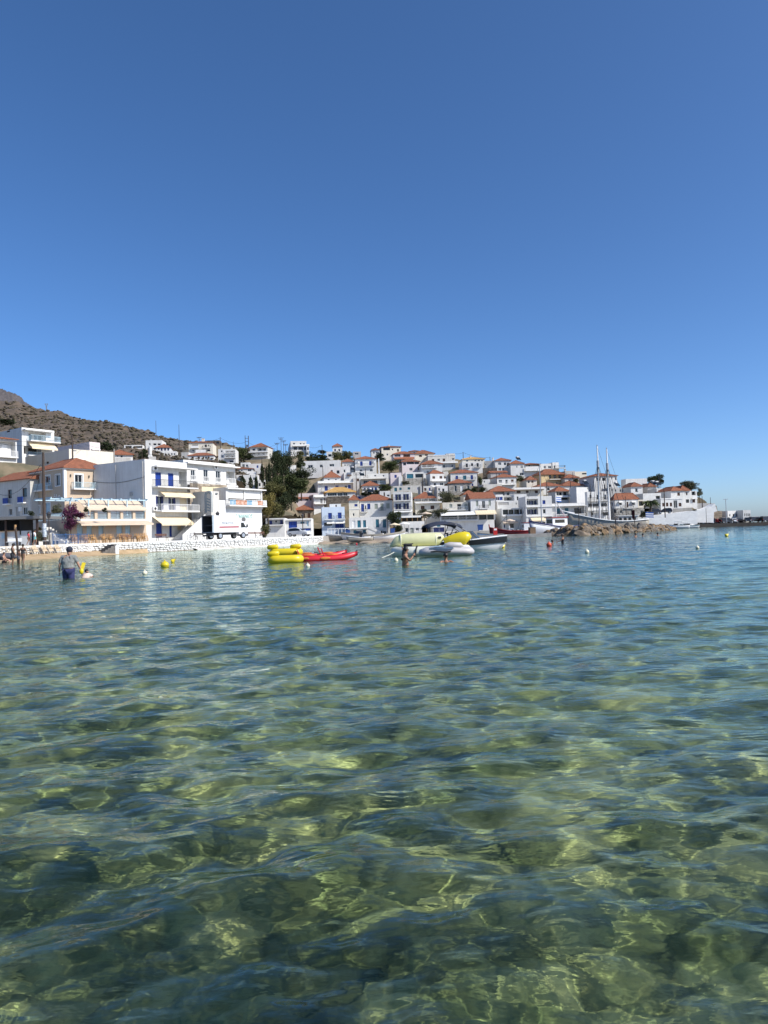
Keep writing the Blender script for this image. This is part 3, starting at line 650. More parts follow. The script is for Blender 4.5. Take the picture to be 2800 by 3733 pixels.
    BD('L', 598, 1060, 392, 640, -3, 9, 219, wall=CREAM, wins=[(697, 767, 435, 502, 'r'), (880, 950, 430, 497, 'r')], bal=[(592, 1092, 375, 's', .9, .25)], label='cream house with two brown shutters under a heavy white cornice', ground=False)
    BD('L', 1115, 1600, 368, 640, -3, 8, 216, wall=CREAM, wins=[(1235, 1290, 405, 478, 'g'), (1385, 1457, 400, 512, 'k'), (1522, 1580, 395, 502, 'g')], bal=[(1180, 1592, 514, 'w', .9)], label='low cream house with ornate white balcony rail', ground=False)
    BD('N', 192, 650, 290, 520, 3, 9, 214, roof='gable', rh=2.4, wins=[(285, 330, 335, 442, 'g'), (398, 460, 340, 478, 'd'), (525, 568, 330, 432, 'g')], bal=[(345, 517, 482, 'm', .8)], label='white house with long plain red gable roof and small iron balcony', ground=False)
    BD('N', -390, 640, 560, 872, 1, 8, 204, wins=[(-365, -60, 605, 692, 'K'), (-40, 100, 605, 692, 'K'), (110, 318, 603, 692, 'K'), (345, 490, 602, 696, 'K'), (500, 630, 600, 696, 'K')], awn=[(-390, 310, 552, 605, 2.2, AWNW), (262, 650, 520, 590, 2.4, AWN)], bal=[(-390, 320, 715, 'w', 1.0)], label='waterfront restaurant with wide dark openings under pale awnings', cat='restaurant', ground=False)
    BD('L', 340, 720, 780, 1000, 2, 7, 196, wins=[(397, 457, 850, 935, 'd'), (498, 560, 852, 965, 'g'), (597, 662, 848, 905, 'd')], label='low white harbour office with green signs and barred windows', ground=False)
    BD('L', 930, 1190, 775, 1000, 2, 7, 197, wins=[(935, 1142, 842, 940, 'n'), (1000, 1068, 790, 832, 't')], label='white storehouse with a wide navy doorway and green sign', ground=False)
    BD('M', 22, 530, 637, 820, 2, 9, 272, roof='hip', rh=1.7, wins=[(110, 157, 695, 775, 'B'), (250, 313, 692, 772, 't'), (392, 438, 685, 770, 'B'), (412, 445, 845, 935, 'B')], bal=[(100, 485, 775, 'm', .8)], label='white house with three bright blue doors and neat red hip roof')
    BD('M', -20, 410, 828, 1010, 2, 8, 252, wall=STONEG, roof='hip', rh=1.8, wins=[(85, 130, 880, 990, 'w'), (200, 250, 880, 1000, 'W'), (325, 370, 878, 972, 'w')], label='grey stone mansion with white framed windows and red hip roof')
    BD('K', 622, 960, 628, 745, 6, 8, 274, wins=[(638, 762, 662, 746, 't'), (800, 950, 660, 732, 'K')], parapet=.2, label='white house with a broad dark teal glass front')
    BD('K', 610, 1000, 745, 860, 6, 2, 267, wall=STONEG, name='terrace_wall', cat='wall', label='grey rubble terrace wall below the teal glass front')
    BD('K', 340, 900, 885, 995, 2, 7, 260, wall=OFFW, wins=[(403, 452, 920, 990, 't'), (498, 540, 920, 967, 't'), (655, 700, 915, 957, 't'), (838, 875, 915, 957, 'b')], label='long low whitewashed row with small teal windows')
    BD('K', 335, 545, 640, 870, 4, 8, 270, wall=PINKW, wins=[(405, 447, 680, 735, 'b'), (305, 330, 685, 715, 'd')], label='pinkish cube with one cobalt window on bare wall')
    BD('K', 1088, 1345, 650, 945, 16, 8, 266, xl=1005, roof='hip', rh=1.6, over=.1, wins=[(1123, 1172, 707, 762, 'r'), (1258, 1307, 702, 758, 'r'), (1145, 1193, 828, 882, 'w'), (1265, 1335, 825, 880, 'w')], bal=[(1090, 1360, 795, 's', 1.0, .8), (1110, 1365, 905, None, 1.0)], label='white stacked house with brown upper windows and white solid balcony')
    BD('K', 390, 795, 278, 445, 6, 8, 302, xl=345, wall=PINKW, roof='hip', rh=1.6, wins=[(400, 520, 288, 342, 'w'), (572, 700, 292, 342, 'r'), (415, 535, 385, 442, 'w')], awn=[(395, 775, 345, 378, 1.2, TILE)], label='pinkish villa with red roof and white glazed upper windows')
    BD('K', 165, 530, 150, 390, 8, 8, 318, wall=CREAM, roof='hip', rh=1.0, tile=TILE2, wins=[(192, 322, 160, 214, 'K'), (350, 382, 185, 215, 'd'), (455, 487, 192, 240, 'r'), (253, 287, 277, 312, 'd')], chim=[(.45, 1.3)], label='cream hilltop house with a covered corner veranda')
    BD('K', -30, 125, 205, 340, 4, 8, 318, roof='hip', rh=1.0, tile=TILE2, wins=[(0, 30, 245, 280, 'd'), (48, 115, 245, 280, 'd')], label='white hilltop house with long window beside the cream veranda house')
    BD('I', 1078, 1225, 240, 372, 4, 7, 316, wall=GREYW, wins=[(1105, 1175, 265, 297, 'd')], label='small grey flat house among the palms')
    BD('K', 800, 1160, 275, 405, 8, 8, 306, wall=CREAM, roof='hip', rh=2.2, tile=TILE2, over=.5, wins=[(868, 925, 303, 342, 'r'), (980, 1038, 290, 320, 'r')], label='cream house with broad brick red hip roof on the skyline')
    BD('K', 552, 880, 425, 600, 10, 7, 288, wall=PINKW, roof='hip', rh=1.6, tile=TILE2, over=.6, wins=[(570, 625, 445, 500, 'K'), (640, 775, 430, 478, 'K'), (785, 870, 432, 478, 'K'), (685, 745, 548, 600, 'd'), (845, 866, 545, 592, 'r')], label='house with shaded roof terrace under a dull red hip roof')
    BD('K', 918, 1310, 470, 645, 4, 8, 282, roof='hip', rh=2.0, tile=TILE2, over=.5, wins=[(925, 1150, 475, 545, 'L'), (940, 1010, 480, 540, 'r'), (1040, 1120, 480, 540, 'r'), (1013, 1057, 603, 645, 'd'), (1112, 1155, 600, 625, 'd'), (1170, 1202, 598, 620, 'd')], bal=[(918, 1210, 545, 'w', 1.2)], label='white house with brick red roof over a posted loggia')
    BD('K', 1042, 1558, 302, 535, 4, 9, 298, wall=OFFW, cornice=True, wins=[(1112, 1156, 380, 422, 'r'), (1215, 1262, 375, 417, 'd'), (1317, 1363, 372, 432, 'r'), (1488, 1535, 362, 400, 'd'), (1320, 1367, 490, 545, 'd'), (1480, 1515, 485, 532, 'd')], bal=[(1045, 1600, 455, 's', 1.0, .5)], label='large flat off-white apartment house with a continuous balcony')
    BD('K', 680, 900, 232, 290, 4, 7, 322, roof='hip', rh=.8, tile=TILE2, wins=[(765, 792, 248, 275, 'd')], label='far white cottage peeping over the skyline roofs')
    BD('K', 1385, 1545, 275, 330, 4, 6, 312, wall=OFFW, wins=[(1400, 1432, 280, 296, 'd')], label='off-white roof room on top of the skyline row')
    BD('K', 1420, 1700, 650, 790, 3, 8, 276, label='plain white house flank between the brown roofs')
    BD('M', 238, 658, 378, 440, 3, 8, 296, wall=CREAM, roof='hip', rh=1.3, tile=TILE3, wins=[(305, 345, 395, 430, 'd'), (465, 500, 400, 422, 'k'), (530, 566, 398, 420, 'k'), (595, 622, 398, 420, 'k')], chim=[(.45, 1.6)], label='cream upper storey under a sand coloured tiled roof')
    BD('M', 235, 625, 432, 610, 3, 7, 286, xl=170, wins=[(300, 340, 465, 540, 'k'), (400, 440, 460, 513, 'k'), (505, 545, 457, 531, 'k')], bal=[(268, 382, 541, 'm', .8), (473, 586, 532, 'm', .8)], label='white house with two dark wooden balconies')
    BD('M', 665, 890, 412, 550, -6, 7, 288, wall=GREYW, wins=[(668, 684, 470, 500, 'd')], label='bare grey block above the brown terrace wall')
    BD('M', 630, 900, 548, 690, -4, 2, 279, wall=STONED, name='terrace_wall', cat='wall', label='brown stone terrace wall below the bare grey block')
    BD('M', 862, 1160, 405, 605, 6, 8, 285, roof='hip', rh=1.5, wins=[(912, 970, 445, 494, 'w'), (1018, 1065, 445, 497, 'w'), (1073, 1130, 448, 519, 'w'), (915, 972, 548, 600, 'w'), (985, 1030, 548, 600, 'w')], bal=[(1060, 1160, 540, 's', .8, .5)], label='bright white house with pale aqua framed windows', chim=[(.02, 1.4)])
    BD('M', 1155, 1410, 462, 700, 4, 8, 282, roof='hip', rh=1.7, tile=TILE, wins=[(1258, 1275, 505, 547, 'd'), (1340, 1356, 505, 552, 'd'), (1362, 1378, 505, 552, 'd'), (1320, 1400, 638, 692, 'w')], label='white corner house with slit windows and red roof')
    BD('M', 1410, 1700, 478, 700, 4, 8, 283, wall=WHITE, roof='hip', rh=.8, tile=TILE2, over=.7, wins=[(1430, 1690, 482, 542, 'L'), (1500, 1530, 495, 540, 'k')], bal=[(1415, 1700, 600, 's', 1.3, 1.6)], label='white house with a big triangular lit parapet and brown canopy')
    BD('M', 775, 1090, 632, 720, 4, 6, 272, wall=GREYW, roof='gable', rh=1.0, tile=TILE, wins=[(922, 942, 655, 697, 'k'), (1010, 1028, 648, 680, 'k')], label='little chapel like house with pale red gable and two arched windows')
    BD('M', 890, 1260, 718, 900, 8, 8, 262, xl=760, roof='hip', rh=1.7, wins=[(922, 987, 772, 834, 'w'), (1047, 1095, 770, 848, 'w'), (1157, 1205, 767, 824, 'r')], bal=[(890, 1235, 862, 'w', .9)], label='white house with clean red hip roof and large white framed doors')
    BD('M', 640, 990, 855, 1000, 5, 3, 257, wall=OFFW, name='terrace_wall', cat='wall', label='off-white road wall with hanging plants below the red hip roofs')
    BD('N', 560, 1015, 155, 250, 5, 8, 238, wall=OFFW, roof='hip', rh=2.2, tile=TILE, over=.7, wins=[(655, 825, 165, 240, 'L'), (868, 916, 182, 238, 'k')], label='roof terrace house with two tone red hip roof and dark beam')
    BD('N', 662, 800, 222, 345, 3, 6, 226, wins=[(665, 728, 268, 330, 'o'), (733, 790, 266, 328, 'b')], label='small white room with royal blue shutters on the roof terrace', ground=False)
    BD('N', 800, 1115, 250, 345, 3, 6, 228, wall=OFFW, wins=[(815, 960, 262, 335, 'L'), (890, 936, 268, 325, 'k')], label='shady roof terrace crowded with chairs beside royal blue shutters', ground=False)
    BD('N', 692, 1120, 340, 475, 4, 8, 220, wins=[(705, 905, 368, 420, 's'), (1040, 1058, 375, 412, 'd')], label='white storey with a long grey louvred opening', ground=False)
    BD('N', 785, 1225, 478, 870, 4, 9, 213, wins=[(795, 900, 505, 602, 'K'), (905, 1000, 505, 602, 'K'), (1010, 1110, 502, 602, 'K'), (1120, 1215, 500, 600, 'K'), (815, 842, 785, 850, 'n'), (875, 905, 755, 855, 'W'), (930, 1000, 775, 850, 'k')], bal=[(780, 1225, 620, 's', .9, .35)], awn=[(780, 1060, 718, 748, 1.6, AWNT)], label='waterfront restaurant with large glazed upper hall and tan awning', cat='restaurant', ground=False)
    BD('N', 1242, 1740, 252, 860, 3, 9, 209, wins=[(1250, 1460, 305, 418, 'L'), (1265, 1340, 330, 415, 'o'), (1350, 1445, 330, 415, 'o'), (1545, 1598, 330, 402, 'b'), (1250, 1460, 465, 600, 'L'), (1275, 1340, 500, 596, 'o'), (1350, 1445, 498, 596, 'o'), (1550, 1605, 497, 582, 'd'), (1330, 1420, 740, 850, 'k'), (1500, 1600, 740, 850, 'k')], bal=[(1240, 1740, 445, 's', .25, .1), (1240, 1740, 625, None, .25)], awn=[(1320, 1625, 662, 712, 1.5, AWN)], label='big white block with navy shuttered loggias on two floors', cat='house', ground=False)
    BD('N', 992, 1560, 110, 205, 4, 8, 244, wall=CREAM, wins=[(1055, 1130, 150, 196, 'r'), (1230, 1282, 148, 192, 'r'), (1400, 1456, 145, 196, 'r')], bal=[(985, 1565, 118, 's', 1.4, .5)], label='long cream terrace house with a pinkish balcony band')
    BD('O', 250, 645, 500, 670, 14, 8, 264, wall=YELL, roof='hip', rh=2.6, tile=TILE2, over=.6, wins=[(375, 635, 505, 575, 'L'), (397, 434, 512, 572, 'k'), (480, 516, 510, 572, 'k'), (562, 598, 508, 570, 'k'), (490, 526, 635, 662, 'd'), (573, 603, 635, 666, 'd')], bal=[(368, 648, 584, 'm', 1.0)], label='ochre trimmed house with broad brown red hip roof and loggia')
    BD('O', 165, 420, 325, 475, 8, 8, 286, wins=[(170, 232, 355, 397, 'w'), (285, 322, 360, 405, 'd'), (360, 412, 362, 405, 'd')], label='white hilltop house with roof antennas behind the ochre house')
    BD('O', 440, 545, 302, 445, 10, 7, 288, xl=350, wins=[(458, 484, 355, 402, 'd')], bal=[(455, 628, 398, 'm', 1.6)], label='white skyline cube with projecting railed balcony')
    BD('O', 195, 600, 695, 790, 5, 8, 250, roof='hip', rh=1.7, tile=TILE, wins=[(345, 386, 730, 772, 'k'), (250, 290, 735, 770, 'd')], label='white house with wide red hip roof beside the tall grey mast')
    BD('O', 600, 970, 690, 780, 6, 8, 252, roof='hip', rh=2.2, tile=TILE2, label='white house with stepped brick red hip roofs behind the harbour')
    BD('O', 490, 720, 780, 985, 12, 8, 236, xl=360, roof='hip', rh=1.8, tile=TILE, wins=[(500, 712, 790, 855, 'L'), (508, 560, 795, 852, 'k'), (578, 612, 803, 852, 'k'), (645, 690, 798, 850, 'k'), (508, 702, 898, 932, 'K'), (510, 592, 945, 978, 'd')], bal=[(480, 722, 882, 's', 1.1, .3)], label='grey white house with three dark doors under a salmon hip roof')
    BD('O', 845, 1045, 720, 980, 26, 8, 232, xl=720, wins=[(1020, 1040, 725, 755, 'd')], label='windowless white block with a great grey shaded flank')
    BD('O', 1145, 1530, 525, 800, 10, 9, 248, xl=885, wall=WHITE, roof='hip', rh=1.4, wins=[(1175, 1240, 560, 612, 'K'), (1268, 1330, 560, 612, 'K'), (1297, 1326, 675, 753, 'd'), (1380, 1420, 672, 720, 'd'), (1423, 1440, 550, 587, 'd'), (1485, 1510, 555, 602, 'd')], label='tall white house with pinkish blank flank and arched windows')
    BD('O', 812, 1010, 455, 555, 6, 7, 276, wall=CREAM, wins=[(930, 1005, 480, 505, 'k')], label='cream flat skyline house with roof clutter')
    BD('O', 650, 815, 445, 545, 6, 7, 274, wall=GREYW, label='grey unfinished skyline block with a chimney stub', chim=[(.3, .9)])
    BD('O', 1032, 1412, 792, 1200, 8, 9, 214, xl=985, wins=[(1053, 1092, 848, 906, 'd'), (1173, 1212, 845, 926, 'd'), (1287, 1337, 843, 926, 'd'), (1035, 1100, 995, 1062, 'k'), (1110, 1218, 995, 1062, 'k'), (1255, 1350, 990, 1052, 'k'), (1080, 1120, 1140, 1190, 'k'), (1280, 1390, 1140, 1195, 'k')], bal=[(1030, 1368, 945, 'm', 1.0), (1035, 1372, 1102, 'w', 1.1), (1100, 1380, 1130, None, 1.2)], label='tall white apartment house with three railed balcony floors', ground=False)
    BD('Q', 338, 1010, 385, 800, 4, 9, 211, wins=[(450, 990, 445, 590, 'L'), (495, 550, 485, 580, 't'), (645, 712, 475, 582, 't'), (825, 955, 475, 580, 'k'), (640, 990, 625, 790, 'K')], bal=[(440, 1005, 592, 'm', .5), (335, 1015, 430, None, .9)], label='long low white house with teal doors and an arched window', ground=False)
    BD('S', 215, 655, 720, 890, 6, 9, 222, xl=142, roof='hip', rh=2.2, wins=[(298, 350, 770, 840, 'd'), (440, 470, 775, 885, 'r'), (543, 595, 768, 838, 'd'), (160, 178, 785, 850, 'k', 'L')], bal=[(380, 556, 890, 'm', .9)], label='white house with vivid red hip roof and small awninged windows', awn=[(275, 355, 765, 780, .6, AWNW), (520, 605, 760, 776, .6, AWNW)], ground=False)
    BD('S', 216, 780, 890, 1080, 6, 9, 221.5, wall=STONEG, wins=[(305, 355, 935, 992, 'd'), (525, 595, 930, 1060, 'k'), (697, 737, 938, 986, 'w')], label='stone ground floor below the vivid red hip roof', ground=False)
    BD('S', 660, 768, 735, 880, 6, 6, 224, wall=CREAM, wins=[(668, 760, 760, 850, 'K')], label='cream glazed porch wing beside the palm tree', ground=False)
    BD('S', 130, 520, 505, 650, 4, 8, 250, wall=GREYW, wins=[(135, 187, 535, 572, 'd'), (210, 244, 535, 587, 'd'), (303, 347, 535, 592, 'd'), (385, 416, 530, 592, 'k')], bal=[(258, 650, 602, 's', 1.2, .25)], label='grey flat house with four plain windows above the vivid roof')
    BD('S', 522, 745, 478, 605, 5, 8, 244, roof='hip', rh=1.7, tile=TILE2, wins=[(600, 648, 515, 592, 'w')], label='white upper room with little orange brown hip roof')
    BD('S', 432, 835, 337, 615, 6, 9, 256, xl=335, wins=[(735, 778, 430, 492, 'd'), (760, 808, 570, 612, 'd')], label='large bright white windowless cube stepped in three blocks')
    BD('S', 752, 1090, 612, 725, 6, 8, 234, wall=WHITE, wins=[(990, 1076, 660, 716, 'K')], label='bright white flat house with one broad dark opening')
    BD('S', 838, 1010, 480, 600, 6, 7, 250, wall=OFFW, roof='hip', rh=1.4, tile=TILE2, wins=[(928, 958, 528, 557, 'd')], label='off-white house with solar tanks below the bushy tree')
    BD('S', 1280, 1535, 558, 720, 10, 9, 236, xl=1000, wall=WHITE, roof='hip', rh=1.7, tile=TILE, wins=[(1397, 1446, 597, 660, 'r')], label='grey flanked house with low salmon hip roof and one brown shutter')
    BD('S', 1090, 1500, 705, 930, 6, 8, 230, cornice=True, wins=[(1112, 1156, 795, 862, 'r'), (1180, 1228, 790, 862, 'r'), (1253, 1297, 790, 862, 'r'), (1325, 1398, 745, 892, 'w'), (1422, 1475, 795, 862, 'r')], label='white house with brown windows behind the parked cars', ground=False)
    BD('T', 5, 195, 350, 720, 4, 9, 238, wall=WHITE, roof='hip', rh=2.0, tile=TILE, wins=[(110, 136, 388, 442, 'r'), (107, 167, 520, 586, 'k')], label='pale house with salmon roof and paired dark window above the road wall')
    BD('T', 195, 330, 360, 740, 6, 8, 239, wall=WHITE, roof='open', wins=[(215, 290, 372, 440, 'K'), (232, 282, 520, 582, 'r')], bal=[(205, 300, 505, 's', .9, .9)], label='slim white end house with a covered corner balcony beside the pines')
    BD('T', 635, 842, 755, 890, 6, 8, 240, wall=WHITE, parapet=.3, wins=[(668, 690, 810, 838, 'd'), (727, 748, 808, 836, 'd'), (785, 810, 805, 835, 'd')], label='low white pier building with three small square windows', cat='building', ground=False)
    BD('T', 900, 1190, 735, 900, 24, 12, 238, wall=WHITE, parapet=.3, wins=[(927, 948, 800, 845, 'd'), (995, 1028, 795, 850, 'd'), (1055, 1088, 793, 850, 'd'), (1115, 1148, 790, 840, 'd')], label='white harbour office with tall windows at the end of the pier', cat='building', ground=False)
    BD('T', 1192, 1335, 722, 880, 4, 9, 236, wall=WHITE, parapet=.3, wins=[(1212, 1232, 785, 842, 'd'), (1250, 1268, 785, 842, 'd'), (1278, 1296, 785, 842, 'd'), (1306, 1324, 785, 842, 'd')], label='bright white end wing of the harbour office with slit windows', cat='building', ground=False)
hill_houses()
def infill():
    W_ = WHITE
    for c, x0, x1, yt, yb, yaw, d, wl, rf, wn, lab in (
        ('K', -90, 295, 655, 745, 3, 280, W_, 'flat', [(20, 60, 680, 710, 'd'), (180, 215, 680, 712, 'd')], 'white flat row with two small panes above the wide picture windows'),
        ('K', 490, 560, 705, 860, 4, 268, W_, 'flat', [], 'narrow white tower wall beside the pinkish cube'),
        ('K', 1330, 1425, 615, 830, 6, 274, OFFW, 'flat', [(1345, 1370, 705, 790, 'r')], 'narrow off-white house with a brown door in the alley'),
        ('K', 130, 335, 985, 1110, 3, 238, W_, 'flat', [(200, 225, 1010, 1080, 'r'), (260, 310, 1050, 1090, 'd')], 'white alley house with an arched brown doorway'),
        ('M', 262, 490, 1042, 1130, 3, 236, CREAM, 'hip', [(300, 330, 1060, 1095, 'd')], 'low cream room under a plain red roof strip beside the pole'),
        ('M', 610, 765, 765, 860, 5, 264, W_, 'flat', [(640, 665, 790, 825, 'd')], 'white rounded block among the prickly plants'),
        ('M', 1395, 1640, 780, 890, 4, 262, CREAM, 'flat', [(1440, 1490, 800, 850, 'K'), (1540, 1580, 790, 830, 'd')], 'cream terrace block with one deep dark bay'),
        ('M', 1520, 1680, 700, 800, 4, 270, W_, 'flat', [(1545, 1570, 740, 775, 'd')], 'white block below the triangular parapet wall'),
        ('O', 0, 175, 590, 700, 6, 258, CREAM, 'hip', [(20, 50, 615, 650, 'k'), (80, 110, 610, 645, 'r')], 'small cream house with shaded veranda beside the ochre house'),
        ('O', 1405, 1600, 725, 860, 5, 236, GREYW, 'flat', [(1420, 1450, 750, 785, 'd'), (1480, 1505, 755, 795, 'd'), (1560, 1590, 755, 800, 'd')], 'grey flat house with a row of three small panes'),
        ('O', 645, 880, 555, 640, 6, 262, OFFW, 'hip', [(700, 730, 590, 620, 'd')], 'low off-white house with wide flat brick red roof'),
        ('L', 690, 920, 60, 190, 4, 240, OFFW, 'flat', [(760, 800, 100, 150, 'r'), (850, 880, 95, 150, 'b')], 'off-white alley house behind the open taverna terrace'),
        ('L', 990, 1210, 60, 220, 4, 236, W_, 'flat', [(1020, 1060, 100, 150, 'w'), (1100, 1140, 110, 170, 'k')], 'white alley house beside the thick grey pole'),
        ('I', 640, 900, 1040, 1130, 6, 258, W_, 'flat', [], 'white retaining block hidden behind the glazed terrace restaurant'),
        ('S', 1010, 1110, 520, 620, 6, 244, W_, 'flat', [(1040, 1060, 550, 575, 'd')], 'small white cube beside the solar tanks'),
        ('N', 1015, 1250, 215, 345, 3, 226, W_, 'flat', [(1060, 1090, 260, 330, 'k')], 'white stair head room beside the crowded roof terrace')):
        BD(c, x0, x1, yt, yb, yaw, 7, d, wall=wl, roof=rf, rh=1.6, wins=wn, label=lab, ground=d > 230)
infill()
# ------------------------------------------------------------------ buildings along the promenade
QZ = 1.2                                     # promenade level
def surround(f, par, c, r, mt=TRIM, t=.16):
    ym = cyy(c, (r[2]+r[3])/2); xm = cx(c, (r[0]+r[1])/2)
    a, b = f.uv(cx(c, r[0]), ym)[0], f.uv(cx(c, r[1]), ym)[0]; zt, zb = f.uv(xm, cyy(c, r[2]))[1], f.uv(xm, cyy(c, r[3]))[1]
    m_ = MB()
    for q in ((a-t, b+t, zt, zt+t), (a-t, a, zb, zt), (b, b+t, zb, zt), (a-t, b+t, zb-.1, zb)): fbox(m_, f, q[0], q[1], .003, .05, q[2], q[3], par.location)
    return m_.build('surround', mt, par)
def text_mesh(txt, size, mt, name, par, M, ext=.02):
    cu = bpy.data.curves.new(name, 'FONT'); cu.body = txt; cu.size = size; cu.extrude = ext; cu.align_x = 'CENTER'; cu.align_y = 'CENTER'
    t = bpy.data.objects.new(name, cu); COL.objects.link(t)
    dg = bpy.context.evaluated_depsgraph_get(); me = bpy.data.meshes.new_from_object(t.evaluated_get(dg))
    bpy.data.objects.remove(t); o = bpy.data.objects.new(name, me); COL.objects.link(o); me.materials.clear(); me.materials.append(mt)
    o.parent = par; o.matrix_local = M; return o
def face_matrix(f, par, u, w, z):
    X = f.e; Y = Vector((0, 0, 1)); Z = f.n; p = f.pt(u, w, z)-par.location
    M = Matrix((X, Y, Z)).transposed().to_4x4(); M.translation = p; return M
def left_side():
    # old white house
    o, fs, zt, zb = BD('B', -130, 376, 168, 870, -32, 9, 116, wall=OFFW, roof='gable', rh=2.2, ground=False, tile=TILE,
        wins=[(96, 142, 282, 386, 'k'), (271, 325, 262, 368, 'k'), (98, 147, 508, 592, 'd'), (190, 238, 487, 600, 's'), (272, 332, 490, 585, 'd')], label='old white house with orange tiles and two tiny blue balconies')
    f = fs['F']
    for r in ((72, 128, 386, 452), (250, 312, 368, 436)): 
        extra(o, f, 'B', *r, .55, BLUE, 'balcony_panel', .46); extra(o, f, 'B', r[0], r[1]+10, r[3], r[3]+14, .58, TRIM, 'balcony_slab')
    extra(o, f, 'B', 238, 268, 490, 545, .22, TRIM, 'meter_box')
    # beige hotel
    o, fs, zt, zb = BD('B', 790, 1345, 22, 870, 52, 9, 106, xl=376, wall=BEIGE, roof='hip', rh=2.1, over=.45, ground=False, tile=TILE,
        wins=[(905, 998, 100, 268, 'w'), (1152, 1238, 110, 270, 'w'), (436, 484, 132, 226, 'w', 'L'), (542, 608, 112, 226, 'w', 'L'), (672, 728, 98, 236, 'w', 'L'), (440, 486, 478, 566, 'W', 'L'), (550, 608, 442, 582, 'p', 'L')],
        bal=[(862, 1100, 272, 'l', .85, .95), (1110, 1338, 278, 'l', .85, .95), (434, 638, 288, 'l', .8, .95, 'L')],
        label='beige hotel with red tiled roof and pale blue balconies', cat='hotel')
    f, g = fs['F'], fs['L']
    for r in ((905, 998, 100, 268), (1152, 1238, 110, 270)): surround(f, o, 'B', r)
    for r in ((436, 484, 132, 226), (542, 608, 112, 226), (672, 728, 98, 236), (440, 486, 478, 566), (550, 608, 442, 582)): surround(g, o, 'B', r, t=.12)
    org = o.location
    fobj('corner_pilaster', f, -.06, .32, .004, .07, zt-4.9, zt-.02, TRIM, o); fobj('corner_pilaster', f, f.L-.32, f.L+.04, .004, .07, zt-4.4, zt-.02, TRIM, o)
    fobj('corner_pilaster', g, g.L-.32, g.L+.06, .004, .07, zt-4.9, zt-.02, TRIM, o)
    for F_ in (f, g):
        fobj('cornice', F_, -.1, F_.L+.1, .005, .2, zt-.3, zt-.08, TRIM, o)
        fobj('string_course', F_, 0, F_.L, .005, .08, zt-4.72, zt-4.58, BEIGE, o)
    for u_, v_ in ((850, 112), (1073, 125), (1286, 135)):
        u, z_ = f.uv(cx('B', u_), cyy('B', v_)); fobj('wall_lamp', f, u-.07, u+.07, .005, .16, z_-.18, z_+.18, METAL, o)
    u, z_ = g.uv(cx('B', 692), cyy('B', 378)); text_mesh('\u03ac\u03bb\u03b7', 1.15, TRIM, 'lettering', o, face_matrix(g, o, u, .06, z_))
    u, z_ = g.uv(cx('B', 700), cyy('B', 718)); ring = MB()
    for rad in (1.0, .62):
        ring.tube([g.pt(u+rad*.8*math.cos(t), .06, z_+rad*1.1*math.sin(t))-org for t in [i*math.pi/12 for i in range(25)]], .05, 6)
    ring.build('wall_ornament', BEIGE, o)
    # lower wing to the side of the hotel
    BD('B', 1345, 1530, 118, 870, 52, 7, 113.5, wall=BEIGE, ground=False, label='low beige wing between the hotel and the tall white block', cat='hotel wing')
    # terrace restaurant below
    b, fs, zt, zb = BD('X', 252, 534, 1892, 1962, 50, 9.5, 94, wall=BEIGE, parapet=.02, ground=False, name='terrace_restaurant', cat='restaurant',
        wins=[(281, 302, 1912, 1952, 'p'), (316, 335, 1913, 1950, 'p'), (359, 377, 1913, 1952, 'p'), (425, 446, 1911, 1950, 'p'), (457, 476, 1911, 1955, 'p')],
        label='beige terrace restaurant with pale blue balustrade and long tan awnings')
    f, g = fs['F'], fs['L']; org = b.location
    n = 6
    for i in range(n+1):
        u = f.L*i/n; fobj('terrace_post', f, max(0, u-.2), min(f.L, u+.2), -.35, .05, zt, zt+1.05, BEIGE, b)
        if i < n: railing(f, b, u+.22, f.L*(i+1)/n-.22, -.1, zt+.02, .92, 'l', .14, ends=False)
    railing(g, b, .2, g.L-.2, -.1, zt+.02, .92, 'l', .14, ends=False)
    fobj('terrace_edge', f, -.1, f.L+.1, .006, .2, zt-.22, zt-.02, SLAB, b)
    # pergola of the terrace
    zt2 = f.uv(cx('B', 1000), cyy('B', 392))[1]
    pg = MB(); fbox(pg, f, -2.5, f.L+.3, -.25, -.1, zt2-.15, zt2, org); fbox(pg, f, -2.5, f.L, -4.6, -4.45, zt2-.1, zt2+.05, org)
    for i in range(11): u = -2.4+(f.L+2.6)*i/10; fbox(pg, f, u-.06, u+.06, -4.4, .3, zt2+.001, zt2+.14, org)
    for u in (.3, f.L*.25, f.L*.5, f.L*.75, f.L-.2): fbox(pg, f, u-.07, u+.07, -.24, -.11, zt+.5, zt2-.151, org)
    pg.build('pergola', PALEBL, b)
    awning(f, b, 2.2, f.L-.1, zt2-.02, zt2-1.35, 2.4, AWNT, w0=-2.0, name='upper_awning')
    awning(f, b, .6, f.L-.1, zt-.25, zt-.72, 1.9, AWNT, w0=.21, name='lower_awning')
    for i in range(6):
        u = 1+(f.L-2)*i/5; q = MB(); q.bar(f.pt(u, .05, zt-1.35)-org, f.pt(u, .95, zt-.62)-org, .05, 5); q.build('bracket', PALEBL, b)
